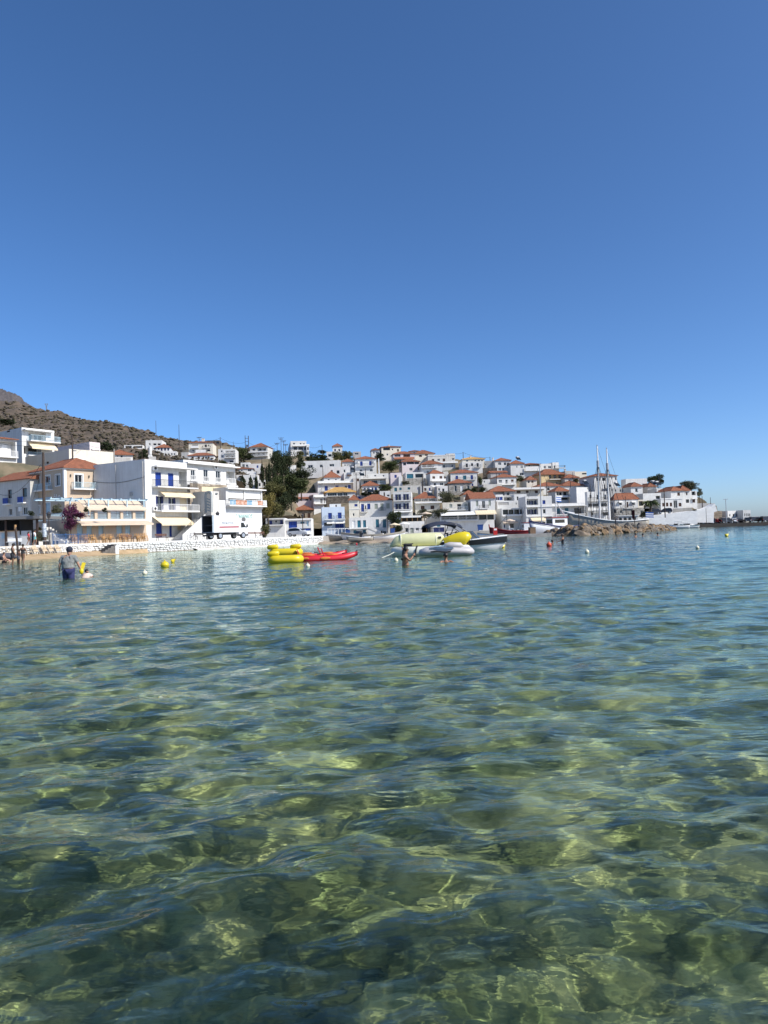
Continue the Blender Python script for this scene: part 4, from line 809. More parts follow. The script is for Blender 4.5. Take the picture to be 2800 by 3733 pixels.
    # tall white block
    o, fs, zt, zb = BD('C', 552, 1190, 545, 1700, 60, 12, 104, xl=-234, wall=WHITE, parapet=.5, ground=False,
        wins=[(690, 778, 712, 932, 'B'), (883, 965, 727, 942, 'B'), (1045, 1175, 700, 948, 'L'), (697, 815, 1072, 1292, 'o'), (890, 998, 1097, 1292, 'o'), (1060, 1170, 1107, 1292, 'c'), (702, 792, 1482, 1692, 'B'), (903, 942, 1512, 1688, 'B'), (1025, 1087, 1512, 1592, 'c')],
        bal=[(640, 1255, 940, 'm', 1.25, 1.0), (690, 1270, 1300, 'w', 1.35, 1.0), (632, 1250, 640, None, 1.15)], ac=[(672, 655), (668, 1262)],
        awn=[(735, 970, 1000, 1072, 1.3, AWN), (975, 1195, 1005, 1085, 1.3, AWN), (640, 1150, 1385, 1500, 2.0, AWN)],
        label='tall white block with bright blue doors and cream awnings', cat='house')
    f, g = fs['F'], fs['L']; org = o.location
    for u, z0_, z1_, r_ in ((g.L-.35, zt-9.5, zt-.3, .06), (g.L*.45, zt-8, zt-.4, .05)): m_ = MB(); m_.bar(g.pt(u, .09, z0_)-org, g.pt(u, .09, z1_)-org, r_, 6); m_.build('drainpipe', GREYW, o)
    m_ = MB(); m_.tube([g.pt(g.L*t, .05, zt-2.6-.5*math.sin(t*3.14))-org for t in [i/10 for i in range(11)]], .03, 5); m_.build('wall_cable', METAL, o)
    fobj('vent_box', g, g.L*.72, g.L*.72+.5, .005, .16, zt-5.2, zt-4.7, GREYW, o)
    # upper white house with picture windows and the brown stone storey below it
    o, fs, zt, zb = BD('E', -40, 740, 560, 905, 60, 9, 117, wall=WHITE, parapet=.1, ground=False, drop=.3,
        wins=[(65, 135, 650, 832, 'd'), (258, 330, 668, 850, 'd'), (443, 518, 690, 862, 'd'), (600, 730, 700, 880, 'L')],
        bal=[(-40, 750, 600, None, 1.0), (-40, 755, 903, 's', .4, .12), (58, 150, 832, 'w', .16, .8), (252, 342, 852, 'w', .16, .8), (440, 525, 866, 'w', .16, .8), (598, 735, 884, 'w', .3, .9)], ac=[(428, 640)],
        label='white upper house with three glazed doors and a sloping roof edge')
    o2, fs2, _, _ = BD('E', 60, 620, 890, 1300, 60, 7, 117.6, wall=STONE, ground=False, drop=6, wins=[(235, 600, 925, 1132, 'c')], name='stone_storey', cat='house storey', label='brown stone storey with wooden shutters under the glazed doors')
    # wind screened restaurant on the rock
    o, fs, zt, zb = BD('E', 600, 1150, 955, 1245, 60, 9, 121, wall=WHITE, parapet=.05, ground=False, drop=.2, name='veranda_restaurant', cat='restaurant',
        wins=[(632, 872, 985, 1150, 'L'), (890, 1130, 1000, 1162, 'L')], bal=[(590, 1175, 962, None, .5)], label='white veranda restaurant with half lowered blinds and coloured railing boards')
    f = fs['F']
    for r in ((634, 870, 987, 1105), (892, 1128, 1002, 1115)):
        ym = cyy('E', (r[2]+r[3])/2); xm = cx('E', (r[0]+r[1])/2)
        fobj('blind', f, f.uv(cx('E', r[0]), ym)[0], f.uv(cx('E', r[1]), ym)[0], -.25, -.2, f.uv(xm, cyy('E', r[3]))[1], f.uv(xm, cyy('E', r[2]))[1], AWNW, o)
        fobj('interior', f, f.uv(cx('E', r[0]), ym)[0], f.uv(cx('E', r[1]), ym)[0], -1.28, -1.24, f.uv(xm, cyy('E', r[3]+45))[1], f.uv(xm, cyy('E', r[3]))[1], DARK, o)
    zf = f.uv(cx('E', 890), cyy('E', 1218))[1]
    balcony(f, o, -.1, f.L+.2, zf, .9, 1.0, 'w')
    ORNG = mat('orange_board', (.62, .22, .08), .7); LBL = mat('sky_blue_board', (.18, .42, .62), .7)
    for i in range(34):
        u = .15+(f.L-.2)*i/33; mt_ = (LBL, ORNG, ORNG, LBL, TRIM, ORNG, TRIM)[(i//5) % 7]
        fobj('railing_board', f, u-.07, u+.07, .90, .93, zf+.1, zf+.88, mt_, o)
    o, fs, zt, zb = BD('E', 590, 1148, 1246, 1700, 60, 8, 121.2, wall=STONEW, ground=False, name='whitewashed_wall', cat='wall', label='whitewashed rubble wall under the veranda restaurant with faint green lettering')
    f = fs['F']; u, z_ = f.uv(cx('F', 870), cyy('F', 550)); text_mesh('\u039b\u0399\u039c\u0391\u039d\u0399\u039f\u03a3', .95, mat('faded_green_paint', (.25, .48, .45), .8), 'lettering', o, face_matrix(f, o, u, .05, z_))
    # windowless block beside the stair
    o, fs, zt, zb = BD('F', 384, 506, 170, 870, 60, 6, 111, xl=102, wall=OFFW, parapet=.2, ground=False, wins=[(435, 475, 195, 232, 'd')], label='blank whitewashed block with a blue painted arch motif')
    g = fs['L']; u, z_ = g.uv(cx('F', 332), cyy('F', 240)); org = o.location
    ar = MB(); BLG = mat('blue_grey_paint', (.12, .22, .30), .8)
    for rad in (.75, .5):
        ar.tube([g.pt(u+rad*math.cos(t), .03, z_+rad*math.sin(t))-org for t in [i*math.pi/10 for i in range(11)]], .05, 5)
        for s in (-1, 1): ar.bar(g.pt(u+s*rad, .03, z_)-org, g.pt(u+s*rad, .03, z_-2.6)-org, .05, 5)
    for k in range(5): ar.bar(g.pt(u-.3, .03, z_-.4-.45*k)-org, g.pt(u+.3, .03, z_-.6-.45*k)-org, .06, 5)
    ar.build('arch_motif', BLG, o)
    BD('F', 500, 600, 306, 870, 60, 6, 114, wall=STONEW, ground=False, name='whitewashed_pier_wall', cat='wall', label='whitewashed rubble buttress beside the veranda restaurant')
    # outside stair
    f = Face((P(cx('D', 1090), 1955, 106).x, P(cx('D', 1090), 1955, 106).y, 0), (math.cos(R(60)), math.sin(R(60))), 1)
    st = empty('outdoor_staircase', (f.O.x, f.O.y, QZ), 0, 'white outdoor staircase climbing between the tall block and the blank block', 'staircase')
    L_ = f.uv(cx('D', 1440), cyy('D', 700))[0]; H_ = f.uv(cx('D', 1440), cyy('D', 590))[1]-QZ; n = 18
    for i in range(n):
        fobj('step', f, L_*i/n, L_*(i+1)/n, -2.2, 0, QZ, QZ+H_*(i+1)/n, WHITE, st)
    pp = MB(); vs = [f.pt(0, .002, QZ)-st.location, f.pt(L_, .002, QZ)-st.location, f.pt(L_, .002, QZ+H_+.75)-st.location, f.pt(0, .002, QZ+.8)-st.location]
    pp.add(vs+[v+f.n*.16 for v in vs], [(3, 2, 1, 0), (4, 5, 6, 7), (0, 1, 5, 4), (1, 2, 6, 5), (2, 3, 7, 6), (3, 0, 4, 7)]); pp.build('side_wall', WHITE, st)
    rl = MB()
    for i in range(9): q = f.pt(L_*i/8, .08, QZ+.75+H_*i/8)-st.location; rl.bar(q, q+Vector((0, 0, .75)), .025, 5)
    rl.bar(f.pt(0, .08, QZ+1.5)-st.location, f.pt(L_, .08, QZ+H_+1.5)-st.location, .03, 5); rl.build('handrail', METAL, st)
    # houses further up behind
    BD('A', 268, 660, 545, 900, 55, 9, 140, xl=-40, wall=WHITE, ground=True, drop=12, wins=[(345, 555, 572, 690, 'L'), (360, 430, 600, 688, 'k'), (450, 540, 610, 688, 'k'), (288, 500, 755, 850, 'L'), (300, 340, 765, 850, 'r'), (380, 480, 770, 850, 'k'), (80, 120, 548, 582, 'r', 'L')],
       bal=[(330, 690, 700, 'l', 1.4, 1.1), (268, 620, 565, None, 1.2), (330, 500, 862, 'l', .6, .6)], awn=[(330, 640, 705, 790, 1.8, AWN)], label='white two storey house with grey blue terrace rail and yellow cream awning')
    BD('A', -90, 205, 655, 890, 55, 8, 126, wall=WHITE, roof='gable', rh=.9, ground=True, drop=10, wins=[(-60, 188, 690, 880, 'L'), (60, 130, 720, 870, 'W')], bal=[(-80, 200, 880, 'w', .7, 1.1)], label='white veranda house with balustrade above the flowering bush')
    BD('A', 838, 1385, 805, 980, 52, 9, 126, xl=305, wall=CREAM, ground=True, drop=10, wins=[(880, 930, 800, 818, 'd'), (560, 590, 938, 965, 'k', 'L')], label='flat cream house with a long grey shaded flank behind the hotel roof', bal=[(850, 1040, 905, None, .6)])
    BD('A', 1086, 1212, 705, 860, 55, 9, 150, xl=650, wall=PINKW, ground=True, drop=10, wins=[(1200, 1208, 830, 850, 'd')], label='barn like house tinted pinkish grey as shade, with blank shaded flank', bal=[(1100, 1200, 790, None, .5)])
    BD('A', 1110, 1290, 850, 920, 50, 7, 146, wall=WHITE, ground=True, drop=8, label='low white wall house beside the cream flat house')
    BD('C', -20, 350, 440, 500, 25, 9, 165, wall=WHITE, roof='hip', rh=1.5, ground=True, drop=8, wins=[(105, 130, 455, 480, 'd'), (165, 195, 458, 486, 'k'), (10, 40, 460, 480, 'd')], label='low white bungalow with flat salmon hip roof behind the tall block')
    BD('C', 75, 320, 490, 580, 20, 5, 150, wall=GREYW, ground=True, drop=8, label='grey concrete roof room behind the tall white block')
    o, fs, zt, zb = BD('C', 590, 700, 475, 530, 20, 5, 170, wall=GREYW, ground=True, drop=8, label='grey roof room carrying a round white chimney')
    ch = MB(); f = fs['F']; q = f.pt(f.L*.25, -1, zt)-o.location; ch.bar(q, q+Vector((0, 0, .7)), .62, 4, .38); ch.bar(q+Vector((0, 0, .7)), q+Vector((0, 0, 2.5)), .38, 14); ch.build('chimney', WHITE, o)
left_side()
# ------------------------------------------------------------------ ground, quay, walls, rocks
EDGE = [Vector((-38, 44, 0)), Vector((-33.2, 56, 0)), Vector((-30.6, 65.5, 0)), Vector((-29.3, 71, 0)), Vector((-22.7, 84, 0)), Vector((-13.4, 99, 0)), Vector((-9.2, 106, 0))]
ROADM = mat('promenade_paving', (.36, .34, .31), .9, var=.2, vscale=.6)
def slab(name, poly, z0, z1, mt):
    n = len(poly); vs = [(p[0], p[1], z1) for p in poly]+[(p[0], p[1], z0) for p in poly]
    o = mesh_obj(name, vs, [tuple(range(n))]+[(i, n+i, n+(i+1) % n, (i+1) % n) for i in range(n)], mt); return tag(o, kind='structure')
inl = [p+Vector((-.45, .25, 0)) for p in EDGE]
pts = [(p.x, p.y) for p in inl]+[(-4, 112), (6, 132), (18, 150), (45, 155), (46, 240), (-120, 240), (-160, 120), (-90, 44)]
a_ = sum(pts[i][0]*pts[(i+1) % len(pts)][1]-pts[(i+1) % len(pts)][0]*pts[i][1] for i in range(len(pts)))
slab('promenade', pts if a_ > 0 else pts[::-1], -1.5, QZ-.02, ROADM)
slab('harbour_quay', [(46.2, 180), (73, 184), (76, 240), (46.2, 240)], -1.5, QZ-.03, ROADM)
slab('pier', [(98.5, 228), (165, 229), (165, 262), (96, 262)], -2, 1.05, mat('pier_concrete', (.055, .048, .042), .9, var=.35, vscale=.5))

SNOW = mat('painted_stone', (.80, .80, .78), .85, var=.14, vscale=1.4, bump=.5, bscale=6); JOINT = mat('dark_joint', (.16, .15, .135), .95)
STAIN = mat('tide_stained_stone', (.46, .42, .34), .9, col2=(.26, .22, .16), vscale=1.6, bump=.5, bscale=5)
def stone_mesh(k):
    rs = random.Random(k); vs = []
    n = 8; outline = []
    for i in range(n):
        t = 2*math.pi*(i+.5)/n; c_, s_ = math.cos(t), math.sin(t)
        q = max(abs(c_), abs(s_))**-.72; outline.append((.5*c_*q*rs.uniform(.86, 1.0), .5*s_*q*rs.uniform(.86, 1.0)))
    for y_, k_ in ((0, 1.0), (-.6, .96), (-1, .70)):
        vs += [(x*k_, y_, z*k_) for x, z in outline]
    fs = [(j*n+i, j*n+(i+1) % n, (j+1)*n+(i+1) % n, (j+1)*n+i) for j in range(2) for i in range(n)]+[tuple(range(2*n, 3*n))]
    me = bpy.data.meshes.new('stone'); me.from_pydata(vs, [], fs); me.update(); return me
STM = [stone_mesh(100+i) for i in range(10)]
for q in STM: q.materials.append(SNOW)
def rubble_wall(name, label, line, z0, z1, row, big=300, seed=3, cat='wall', coping=True):
    rs = random.Random(seed); o = empty(name, tuple(line[0]), 0, label, cat); org = o.location
    core = MB(); cop = MB(); toe = MB(); stones = []
    for a, b in zip(line[:-1], line[1:]):
        f = Face(a, b-a, (b-a).length)
        fbox(core, f, 0, f.L, -.45, -.07, z0-1.2, z1-.16, org)
        if coping: fbox(cop, f, -.05, f.L+.05, -.62, .03, z1-.15, z1, org)
        fbox(toe, f, -.05, f.L+.05, -.06, .18, z0-1.2, z0+.06, org)
        nr = max(2, round((z1-.15-z0)/row)); zs = [z0+.05+(z1-.2-z0)*i/nr for i in range(nr+1)]
        for r_ in range(nr):
            u = -rs.uniform(0, .2)
            while u < f.L:
                w_ = row*rs.uniform(1.1, 2.9); w_ = min(w_, f.L-u+.1); h_ = zs[r_+1]-zs[r_]
                if w_ > .1: stones.append((f, u+w_/2, zs[r_]+h_/2+rs.uniform(-.03, .03), w_*.985, h_*rs.uniform(.88, 1.08)))
                u += w_
    core.build('core', JOINT, o)
    if coping: cop.build('coping', SNOW, o)
    toe.build('toe', STAIN, o)
    stones.sort(key=lambda s: -(s[3]*s[4])/((s[0].O.x+s[0].e.x*s[1])**2+(s[0].O.y+s[0].e.y*s[1])**2))
    rest = MB()
    for i, (f, u, z_, w_, h_) in enumerate(stones):
        me = rs.choice(STM); rot = Matrix((f.e, -f.n, Vector((0, 0, 1)))).transposed().to_4x4()
        M = Matrix.Translation(f.pt(u, -.1, z_)-org) @ rot @ Matrix.Diagonal((w_*rs.choice((1, -1)), .16*rs.uniform(.7, 1.3), h_, 1))
        if i < big:
            s = bpy.data.objects.new('stone', me); COL.objects.link(s); s.parent = o; s.matrix_local = M
        else:
            rest.add([M @ v.co for v in me.vertices], [tuple(p.vertices) for p in me.polygons])
    if rest.v: tag(rest.build('small_stones', SNOW, o), kind='stuff')
    return o
rubble_wall('harbour_wall', 'long whitewashed rubble sea wall with dark joints below the truck', EDGE[3:], .0, QZ, .23, 300, 5)
rubble_wall('beach_wall', 'low rubble wall behind the beach chairs', EDGE[:4], .25, QZ, .16, 300, 6)
# white toe of the sea wall, spreading into the water
tv = []; tf = []
ln = EDGE[4:]; k = 0
for i in range(25):
    t = i/24*(len(ln)-1); j = min(int(t), len(ln)-2); p = ln[j].lerp(ln[j+1], t-j)
    for w_, z_ in ((.02, .26), (.45+.12*math.sin(i*2.1), .17+.05*math.sin(i*1.3)), (.95+.15*math.sin(i*1.7), -.03), (1.3, -.5)): tv.append((p.x+.866*w_, p.y-.5*w_, z_))
tf = [(i*4+j, i*4+j+1, i*4+5+j, i*4+4+j) for i in range(24) for j in range(3)]
tag(mesh_obj('wall_footing', tv, tf, mat('rough_white_concrete', (.72, .71, .67), .9, col2=(.38, .34, .27), vscale=1.1, bump=.8, bscale=5), None, True), 'rough white concrete footing along the waterline of the sea wall', 'footing')
# steps down to the beach
f = Face(EDGE[3], EDGE[4]-EDGE[3], 3)
st = empty('beach_steps', tuple(EDGE[3]), 0, 'dark worn steps from the promenade down to the sand', 'steps'); DST = mat('worn_grey_stone', (.17, .155, .14), .95, var=.4, vscale=3, bump=.5, bscale=8)
for i in range(6): fobj('step', f, 2.1-.36*(i+1), 2.1-.36*i, .2, 1.15, .1, QZ-.17*(i+1), DST, st)
fobj('side_wall', f, 1.9, 2.35, .19, 1.2, .05, .9, SNOW, st)
# sand
SANDM = mat('wet_sand', (.46, .33, .19), .9, col2=(.33, .23, .12), vscale=.9, bump=.2, bscale=14)
bv = []; line = EDGE[:4]+[EDGE[3].lerp(EDGE[4], .25), EDGE[3].lerp(EDGE[4], .5)]; wid = [4.5, 3.4, 2.5, 2.2, 1.2, .3]
line = [line[0]+(line[0]-line[1])*1.0]+line; wid = [6]+wid
for p, w_ in zip(line, wid):
    for k_, z_ in ((-.3, .46), (.25, .40), (.6, .16), (1.0, -.03), (1.7, -.35), (3.5, -1.3)): bv.append((p.x+.9*w_*k_, p.y-.43*w_*k_, z_))
m_ = 6
tag(mesh_obj('beach', bv, [(i*m_+j, i*m_+j+1, (i+1)*m_+j+1, (i+1)*m_+j) for i in range(len(line)-1) for j in range(m_-1)], SANDM, None, True), kind='structure')
# small beach with boats beyond the end of the sea wall
def shore_patch(name, px0, px1, y0, y1, d1, mt, z1=.8):
    vs = []; n = 14
    for i in range(n+1):
        px = px0+(px1-px0)*i/n; yb = y0+(y1-y0)*i/n+1.2*math.sin(i*1.9)
        a = W(px, yb, 0); a2 = W(px, yb+6, -.25); dd = P(px, 1940, d1)
        vs += [(a2.x, a2.y, -.6), (a.x, a.y, -.02), (a.x*.85+dd.x*.15, a.y*.85+dd.y*.15, .22), (dd.x, dd.y, z1), (dd.x*1.1, dd.y*1.1, z1)]
    return tag(mesh_obj(name, vs, [(i*5+j, (i+1)*5+j, (i+1)*5+j+1, i*5+j+1) for i in range(n) for j in range(4)], mt, None, True), kind='structure')
shore_patch('boat_beach', 1150, 1500, 1984, 1978, 116, mat('grey_sand', (.36, .29, .21), .95, var=.35, vscale=.8))
# landing stage in front of the red boat
def px_slab(name, pxs, d0, d1, z0, z1, mt):
    poly = [P(q, 1935, d0) for q in pxs]+[P(q, 1935, d1) for q in pxs[::-1]]
    return slab(name, [(p.x, p.y) for p in poly], z0, z1, mt)
px_slab('landing_stage', [1740, 2010], 108, 111, -1, .5, mat('stage_concrete', (.40, .38, .35), .9, var=.4, vscale=.8))

ROCK = [mat('tawny_rock', (.23, .18, .13), .95, col2=(.085, .068, .052), vscale=1.1, bump=1, bscale=3), mat('grey_rock', (.21, .185, .155), .95, col2=(.08, .07, .06), vscale=1.2, bump=1, bscale=3), mat('rust_rock', (.28, .19, .105), .95, col2=(.12, .08, .05), vscale=1.0, bump=1, bscale=3)]
def rock_mesh(seed, mt):
    rs = random.Random(seed); bm = bmesh.new(); bmesh.ops.create_icosphere(bm, subdivisions=2, radius=1)
    pl = [(Vector((rs.gauss(0, 1), rs.gauss(0, 1), rs.gauss(0, 1))).normalized(), rs.uniform(.45, .85)) for _ in range(11)]
    for v in bm.verts:
        for n_, d_ in pl:
            k_ = v.co.dot(n_)
            if k_ > d_: v.co -= n_*(k_-d_)
        v.co *= rs.uniform(.94, 1.06)
    me = bpy.data.meshes.new('rock'); bm.to_mesh(me); bm.free(); me.materials.append(mt); return me
RM = [rock_mesh(i, ROCK[i % 3]) for i in range(9)]
def put_rock(par, loc, s, rs, name='boulder'):
    o = bpy.data.objects.new(name, rs.choice(RM)); COL.objects.link(o); o.parent = par
    o.location = Vector(loc)-par.location; o.rotation_euler = (rs.uniform(-.4, .4), rs.uniform(-.4, .4), rs.uniform(0, 6.28))
    o.scale = (s*rs.uniform(.8, 1.35), s*rs.uniform(.8, 1.3), s*rs.uniform(.55, .9)); return o
bw = empty('breakwater', tuple(W(1990, 1954)), 0, 'rough tawny boulder breakwater sheltering the moored boats', 'breakwater')
rs = random.Random(4)
BWL = [(1985, 1955, 1936), (2050, 1954, 1918), (2120, 1953, 1911), (2200, 1949, 1908), (2290, 1943, 1906), (2370, 1937, 1907), (2430, 1934, 1912), (2466, 1931.5, 1926)]
for i in range(290):
    t = rs.random()*(len(BWL)-1); j = min(int(t), len(BWL)-2); fr_ = t-j
    px = BWL[j][0]*(1-fr_)+BWL[j+1][0]*fr_; yb = BWL[j][1]*(1-fr_)+BWL[j+1][1]*fr_; yt = BWL[j][2]*(1-fr_)+BWL[j+1][2]*fr_
    b0 = W(px, yb, 0); dz = (yb-yt)*b0.y/F_PX; h_ = rs.random()**.8
    q = Vector((b0.x, b0.y, 0)).normalized()
    s = rs.uniform(.5, 1.0)*(1.2-.3*h_)*min(1, .35+dz/1.6)
    p = b0+q*(h_*2.6+.6+rs.uniform(0, 1.2)); put_rock(bw, (p.x, p.y, max(-.15, dz*h_*.92-s*.45)), s, rs)
for k_, (px, py, s, lab) in enumerate([(1215, 1973, 1.15, 'big flat grey rock at the end of the sea wall'), (1250, 1974, .8, 'rounded rock beside the big flat grey rock'), (1183, 1976, .6, 'small wedge rock touching the sea wall'), (1310, 1972, 1.0, 'sloping pale rock in front of the beached motorboat'), (1905, 1955, .9, 'dark low rock beside the landing stage'), (1935, 1957, .7, 'flat rock sliver at the tip of the landing stage')]):
    p = W(px, py, 0); o = bpy.data.objects.new('rock', rock_mesh(50+k_, ROCK[1])); COL.objects.link(o); o.location = (p.x, p.y+s, .15); o.scale = (s*1.9, s, s*.62); tag(o, lab, 'rock')

# ---- town hillside as one sheet
EXTRA = []
for x_ in range(-60, 175, 12): EXTRA += [(x_, 236, .9), (x_, 222, .9), (x_, 205, .6)]
for x_ in range(-60, 240, 25): EXTRA += [(x_, 440, 2 if x_ < 80 else -5), (x_, 520, -6)]
for x_ in (105, 120, 140, 165, 200): EXTRA += [(x_, 275, -1), (x_, 300, -4)]
for x_, y_, z_ in ((-62, 118, 1.0), (-52, 122, 1.0), (-40, 126, 1.2), (-30, 132, 1.2), (-22, 140, 1.2), (-70, 112, 1.2), (-90, 110, 3)): EXTRA.append((x_, y_, z_))
for px_ in range(960, 1050, 28):          # the wooded gully
    for d_, e_ in ((192, 70), (205, 105), (222, 150), (240, 190)): 
        q_ = P(px_, Y0(px_)-e_, d_); EXTRA.append((q_.x, q_.y, q_.z))
CP = np.array(GROUND+EXTRA)
CP[:len(GROUND), 2] -= .9
gx, gy = np.meshgrid(np.arange(-150, 260, 3.0), np.arange(112, 530, 3.0), indexing='ij'); sh_ = gx.shape
gx = gx.ravel(); gy = gy.ravel()
D2 = (gx[:, None]-CP[None, :, 0])**2+(gy[:, None]-CP[None, :, 1])**2+4.0
wt = D2**-1.9; gz = (wt*CP[None, :, 2]).sum(1)/wt.sum(1)
gz += .5*(fbm(gx, gy, 31, .08, 4)-.5)
ok = (gy > 108)
ii = np.arange(gx.size).reshape(sh_)
Fq = np.stack([ii[:-1, :-1], ii[1:, :-1], ii[1:, 1:], ii[:-1, 1:]], -1).reshape(-1, 4)
ctr = gx[Fq].mean(1); cty = gy[Fq].mean(1)
keep = ~((ctr > -20) & (cty < 196+.0*ctr)) & ~((ctr > 20) & (cty < 232)) & (ctr/cty < .462) & ~((ctr/cty > -.19) & (cty < 184)) & ~((ctr/cty > -.125) & (cty < 226)) & ~((ctr/cty > -.46) & (ctr/cty < -.145) & (cty < 163))
SCRUB = mat('dry_scrub_soil', (.22, .17, .11), .95, col2=(.075, .075, .042), vscale=.22, detail=8, bump=.6, bscale=1.2)
tag(np_mesh('town_hillside', np.stack([gx, gy, gz], 1), Fq[keep], SCRUB), kind='structure')
def town_z(x_, y_):
    d2 = (CP[:, 0]-x_)**2+(CP[:, 1]-y_)**2+4.0; w_ = d2**-1.9; return float((w_*CP[:, 2]).sum()/w_.sum())

# ---- bare hill behind, and the far mountain
def ridge_sheet(name, ridge, foot, mt, rough, seed, nx=240, ny=70):
    rx = np.array([r[0] for r in ridge], float); ry = np.array([r[1] for r in ridge], float); rd = np.array([r[2] for r in ridge], float)
    fx = np.array([r[0] for r in foot], float); fy = np.array([r[1] for r in foot], float); fd = np.array([r[2] for r in foot], float)
    V = []
    for i in range(nx+1):
        px = rx[0]+(rx[-1]-rx[0])*i/nx
        y1 = np.interp(px, rx, ry); d1 = np.interp(px, rx, rd); y0 = np.interp(px, fx, fy); d0 = np.interp(px, fx, fd)
        for j in range(ny+1):
            t = j/ny; py = y0+(y1-y0)*t; d = d0+(d1-d0)*t**1.15; p = P(px, py, d); V.append((p.x, p.y, p.z))
        V.append((p.x*1.25, p.y*1.25, p.z-60))
    V = np.array(V); k = ny+2
    V[:, 2] += rough*(fbm(V[:, 0], V[:, 1], seed, .03, 5, .6)-.5)+rough*.35*(fbm(V[:, 0], V[:, 1], seed+1, .16, 4, .6)-.5)
    i = np.arange((nx+1)*k).reshape(nx+1, k)
    Fq = np.stack([i[:-1, :-1], i[1:, :-1], i[1:, 1:], i[:-1, 1:]], -1).reshape(-1, 4)
    return tag(np_mesh(name, V, Fq, mt), kind='structure'), V
HILLM = mat('bare_hill', (.135, .098, .066), .95, col2=(.06, .048, .034), vscale=.11, detail=12, bump=.9, bscale=.5)
RDG = [(-260, 1400, 760), (0, 1462, 720), (60, 1468, 700), (130, 1487, 680), (211, 1502, 640), (319, 1529, 590), (365, 1536, 570), (437, 1549, 530), (505, 1569, 490), (530, 1566, 480), (605, 1591, 450), (694, 1608, 430), (790, 1618, 410), (870, 1630, 390), (930, 1640, 370), (1000, 1665, 350), (1100, 1700, 330)]
hill, HV = ridge_sheet('hill', RDG, [(-260, 1800, 175), (0, 1760, 165), (300, 1730, 170), (500, 1705, 190), (760, 1720, 235), (1100, 1770, 290)], HILLM, 7, 41)
MTN = mat('far_mountain', (.105, .092, .09), .95, col2=(.065, .058, .058), vscale=.05, detail=10, bump=.8, bscale=.2)  # greyer than the near hill: distance haze put into the rock colour
ridge_sheet('mountain', [(-300, 1330, 1900), (-60, 1390, 1800), (0, 1414, 1750), (30, 1428, 1720), (70, 1447, 1690), (95, 1461, 1670), (130, 1486, 1640), (200, 1520, 1600)], [(-300, 1560, 1150), (200, 1560, 1150)], MTN, 22, 51, 120, 40)
# scattered rocks and low scrub over the bare hill: nobody could count them
rs = np.random.RandomState(5)
def scatter_clumps(name, V, n, smin, smax, mt, seed, flat):
    rs = np.random.RandomState(seed); bmv = []; bmf = []
    base = RM[0] if flat < 1 else None
    bm = bmesh.new(); bmesh.ops.create_icosphere(bm, subdivisions=1, radius=1); bv_ = np.array([v.co for v in bm.verts]); bf_ = np.array([[v.index for v in f.verts] for f in bm.faces]); bm.free()
    idx = rs.randint(0, len(V), n)
    out = []; fo = []
    for q, i in enumerate(idx):
        p = V[i]
        if p[2] < 3: continue
        s = rs.uniform(smin, smax)*np.array([rs.uniform(.8, 1.7), rs.uniform(.8, 1.5), rs.uniform(.45, .9)*flat])*(p[1]/450)
        out.append(bv_*s*rs.uniform(.5, 1.5, bv_.shape)+p+[rs.uniform(-3, 3), rs.uniform(-3, 3), .1]); fo.append(bf_+len(bv_)*(len(out)-1))
    return tag(np_mesh(name, np.concatenate(out), np.concatenate(fo), mt, smooth=False), kind='stuff')
keepV = HV[(np.arange(len(HV)) % 72) < 70]
scatter_clumps('hill_scrub', keepV, 6000, .35, 1.25, mat('hill_scrub_green', (.078, .064, .038), .95, col2=(.045, .038, .024), vscale=.4), 6, 1.0)
scatter_clumps('hill_rocks', keepV, 3500, .25, .8, mat('hill_rock_grey', (.18, .155, .125), .95, col2=(.11, .095, .075), vscale=.4), 7, .8)
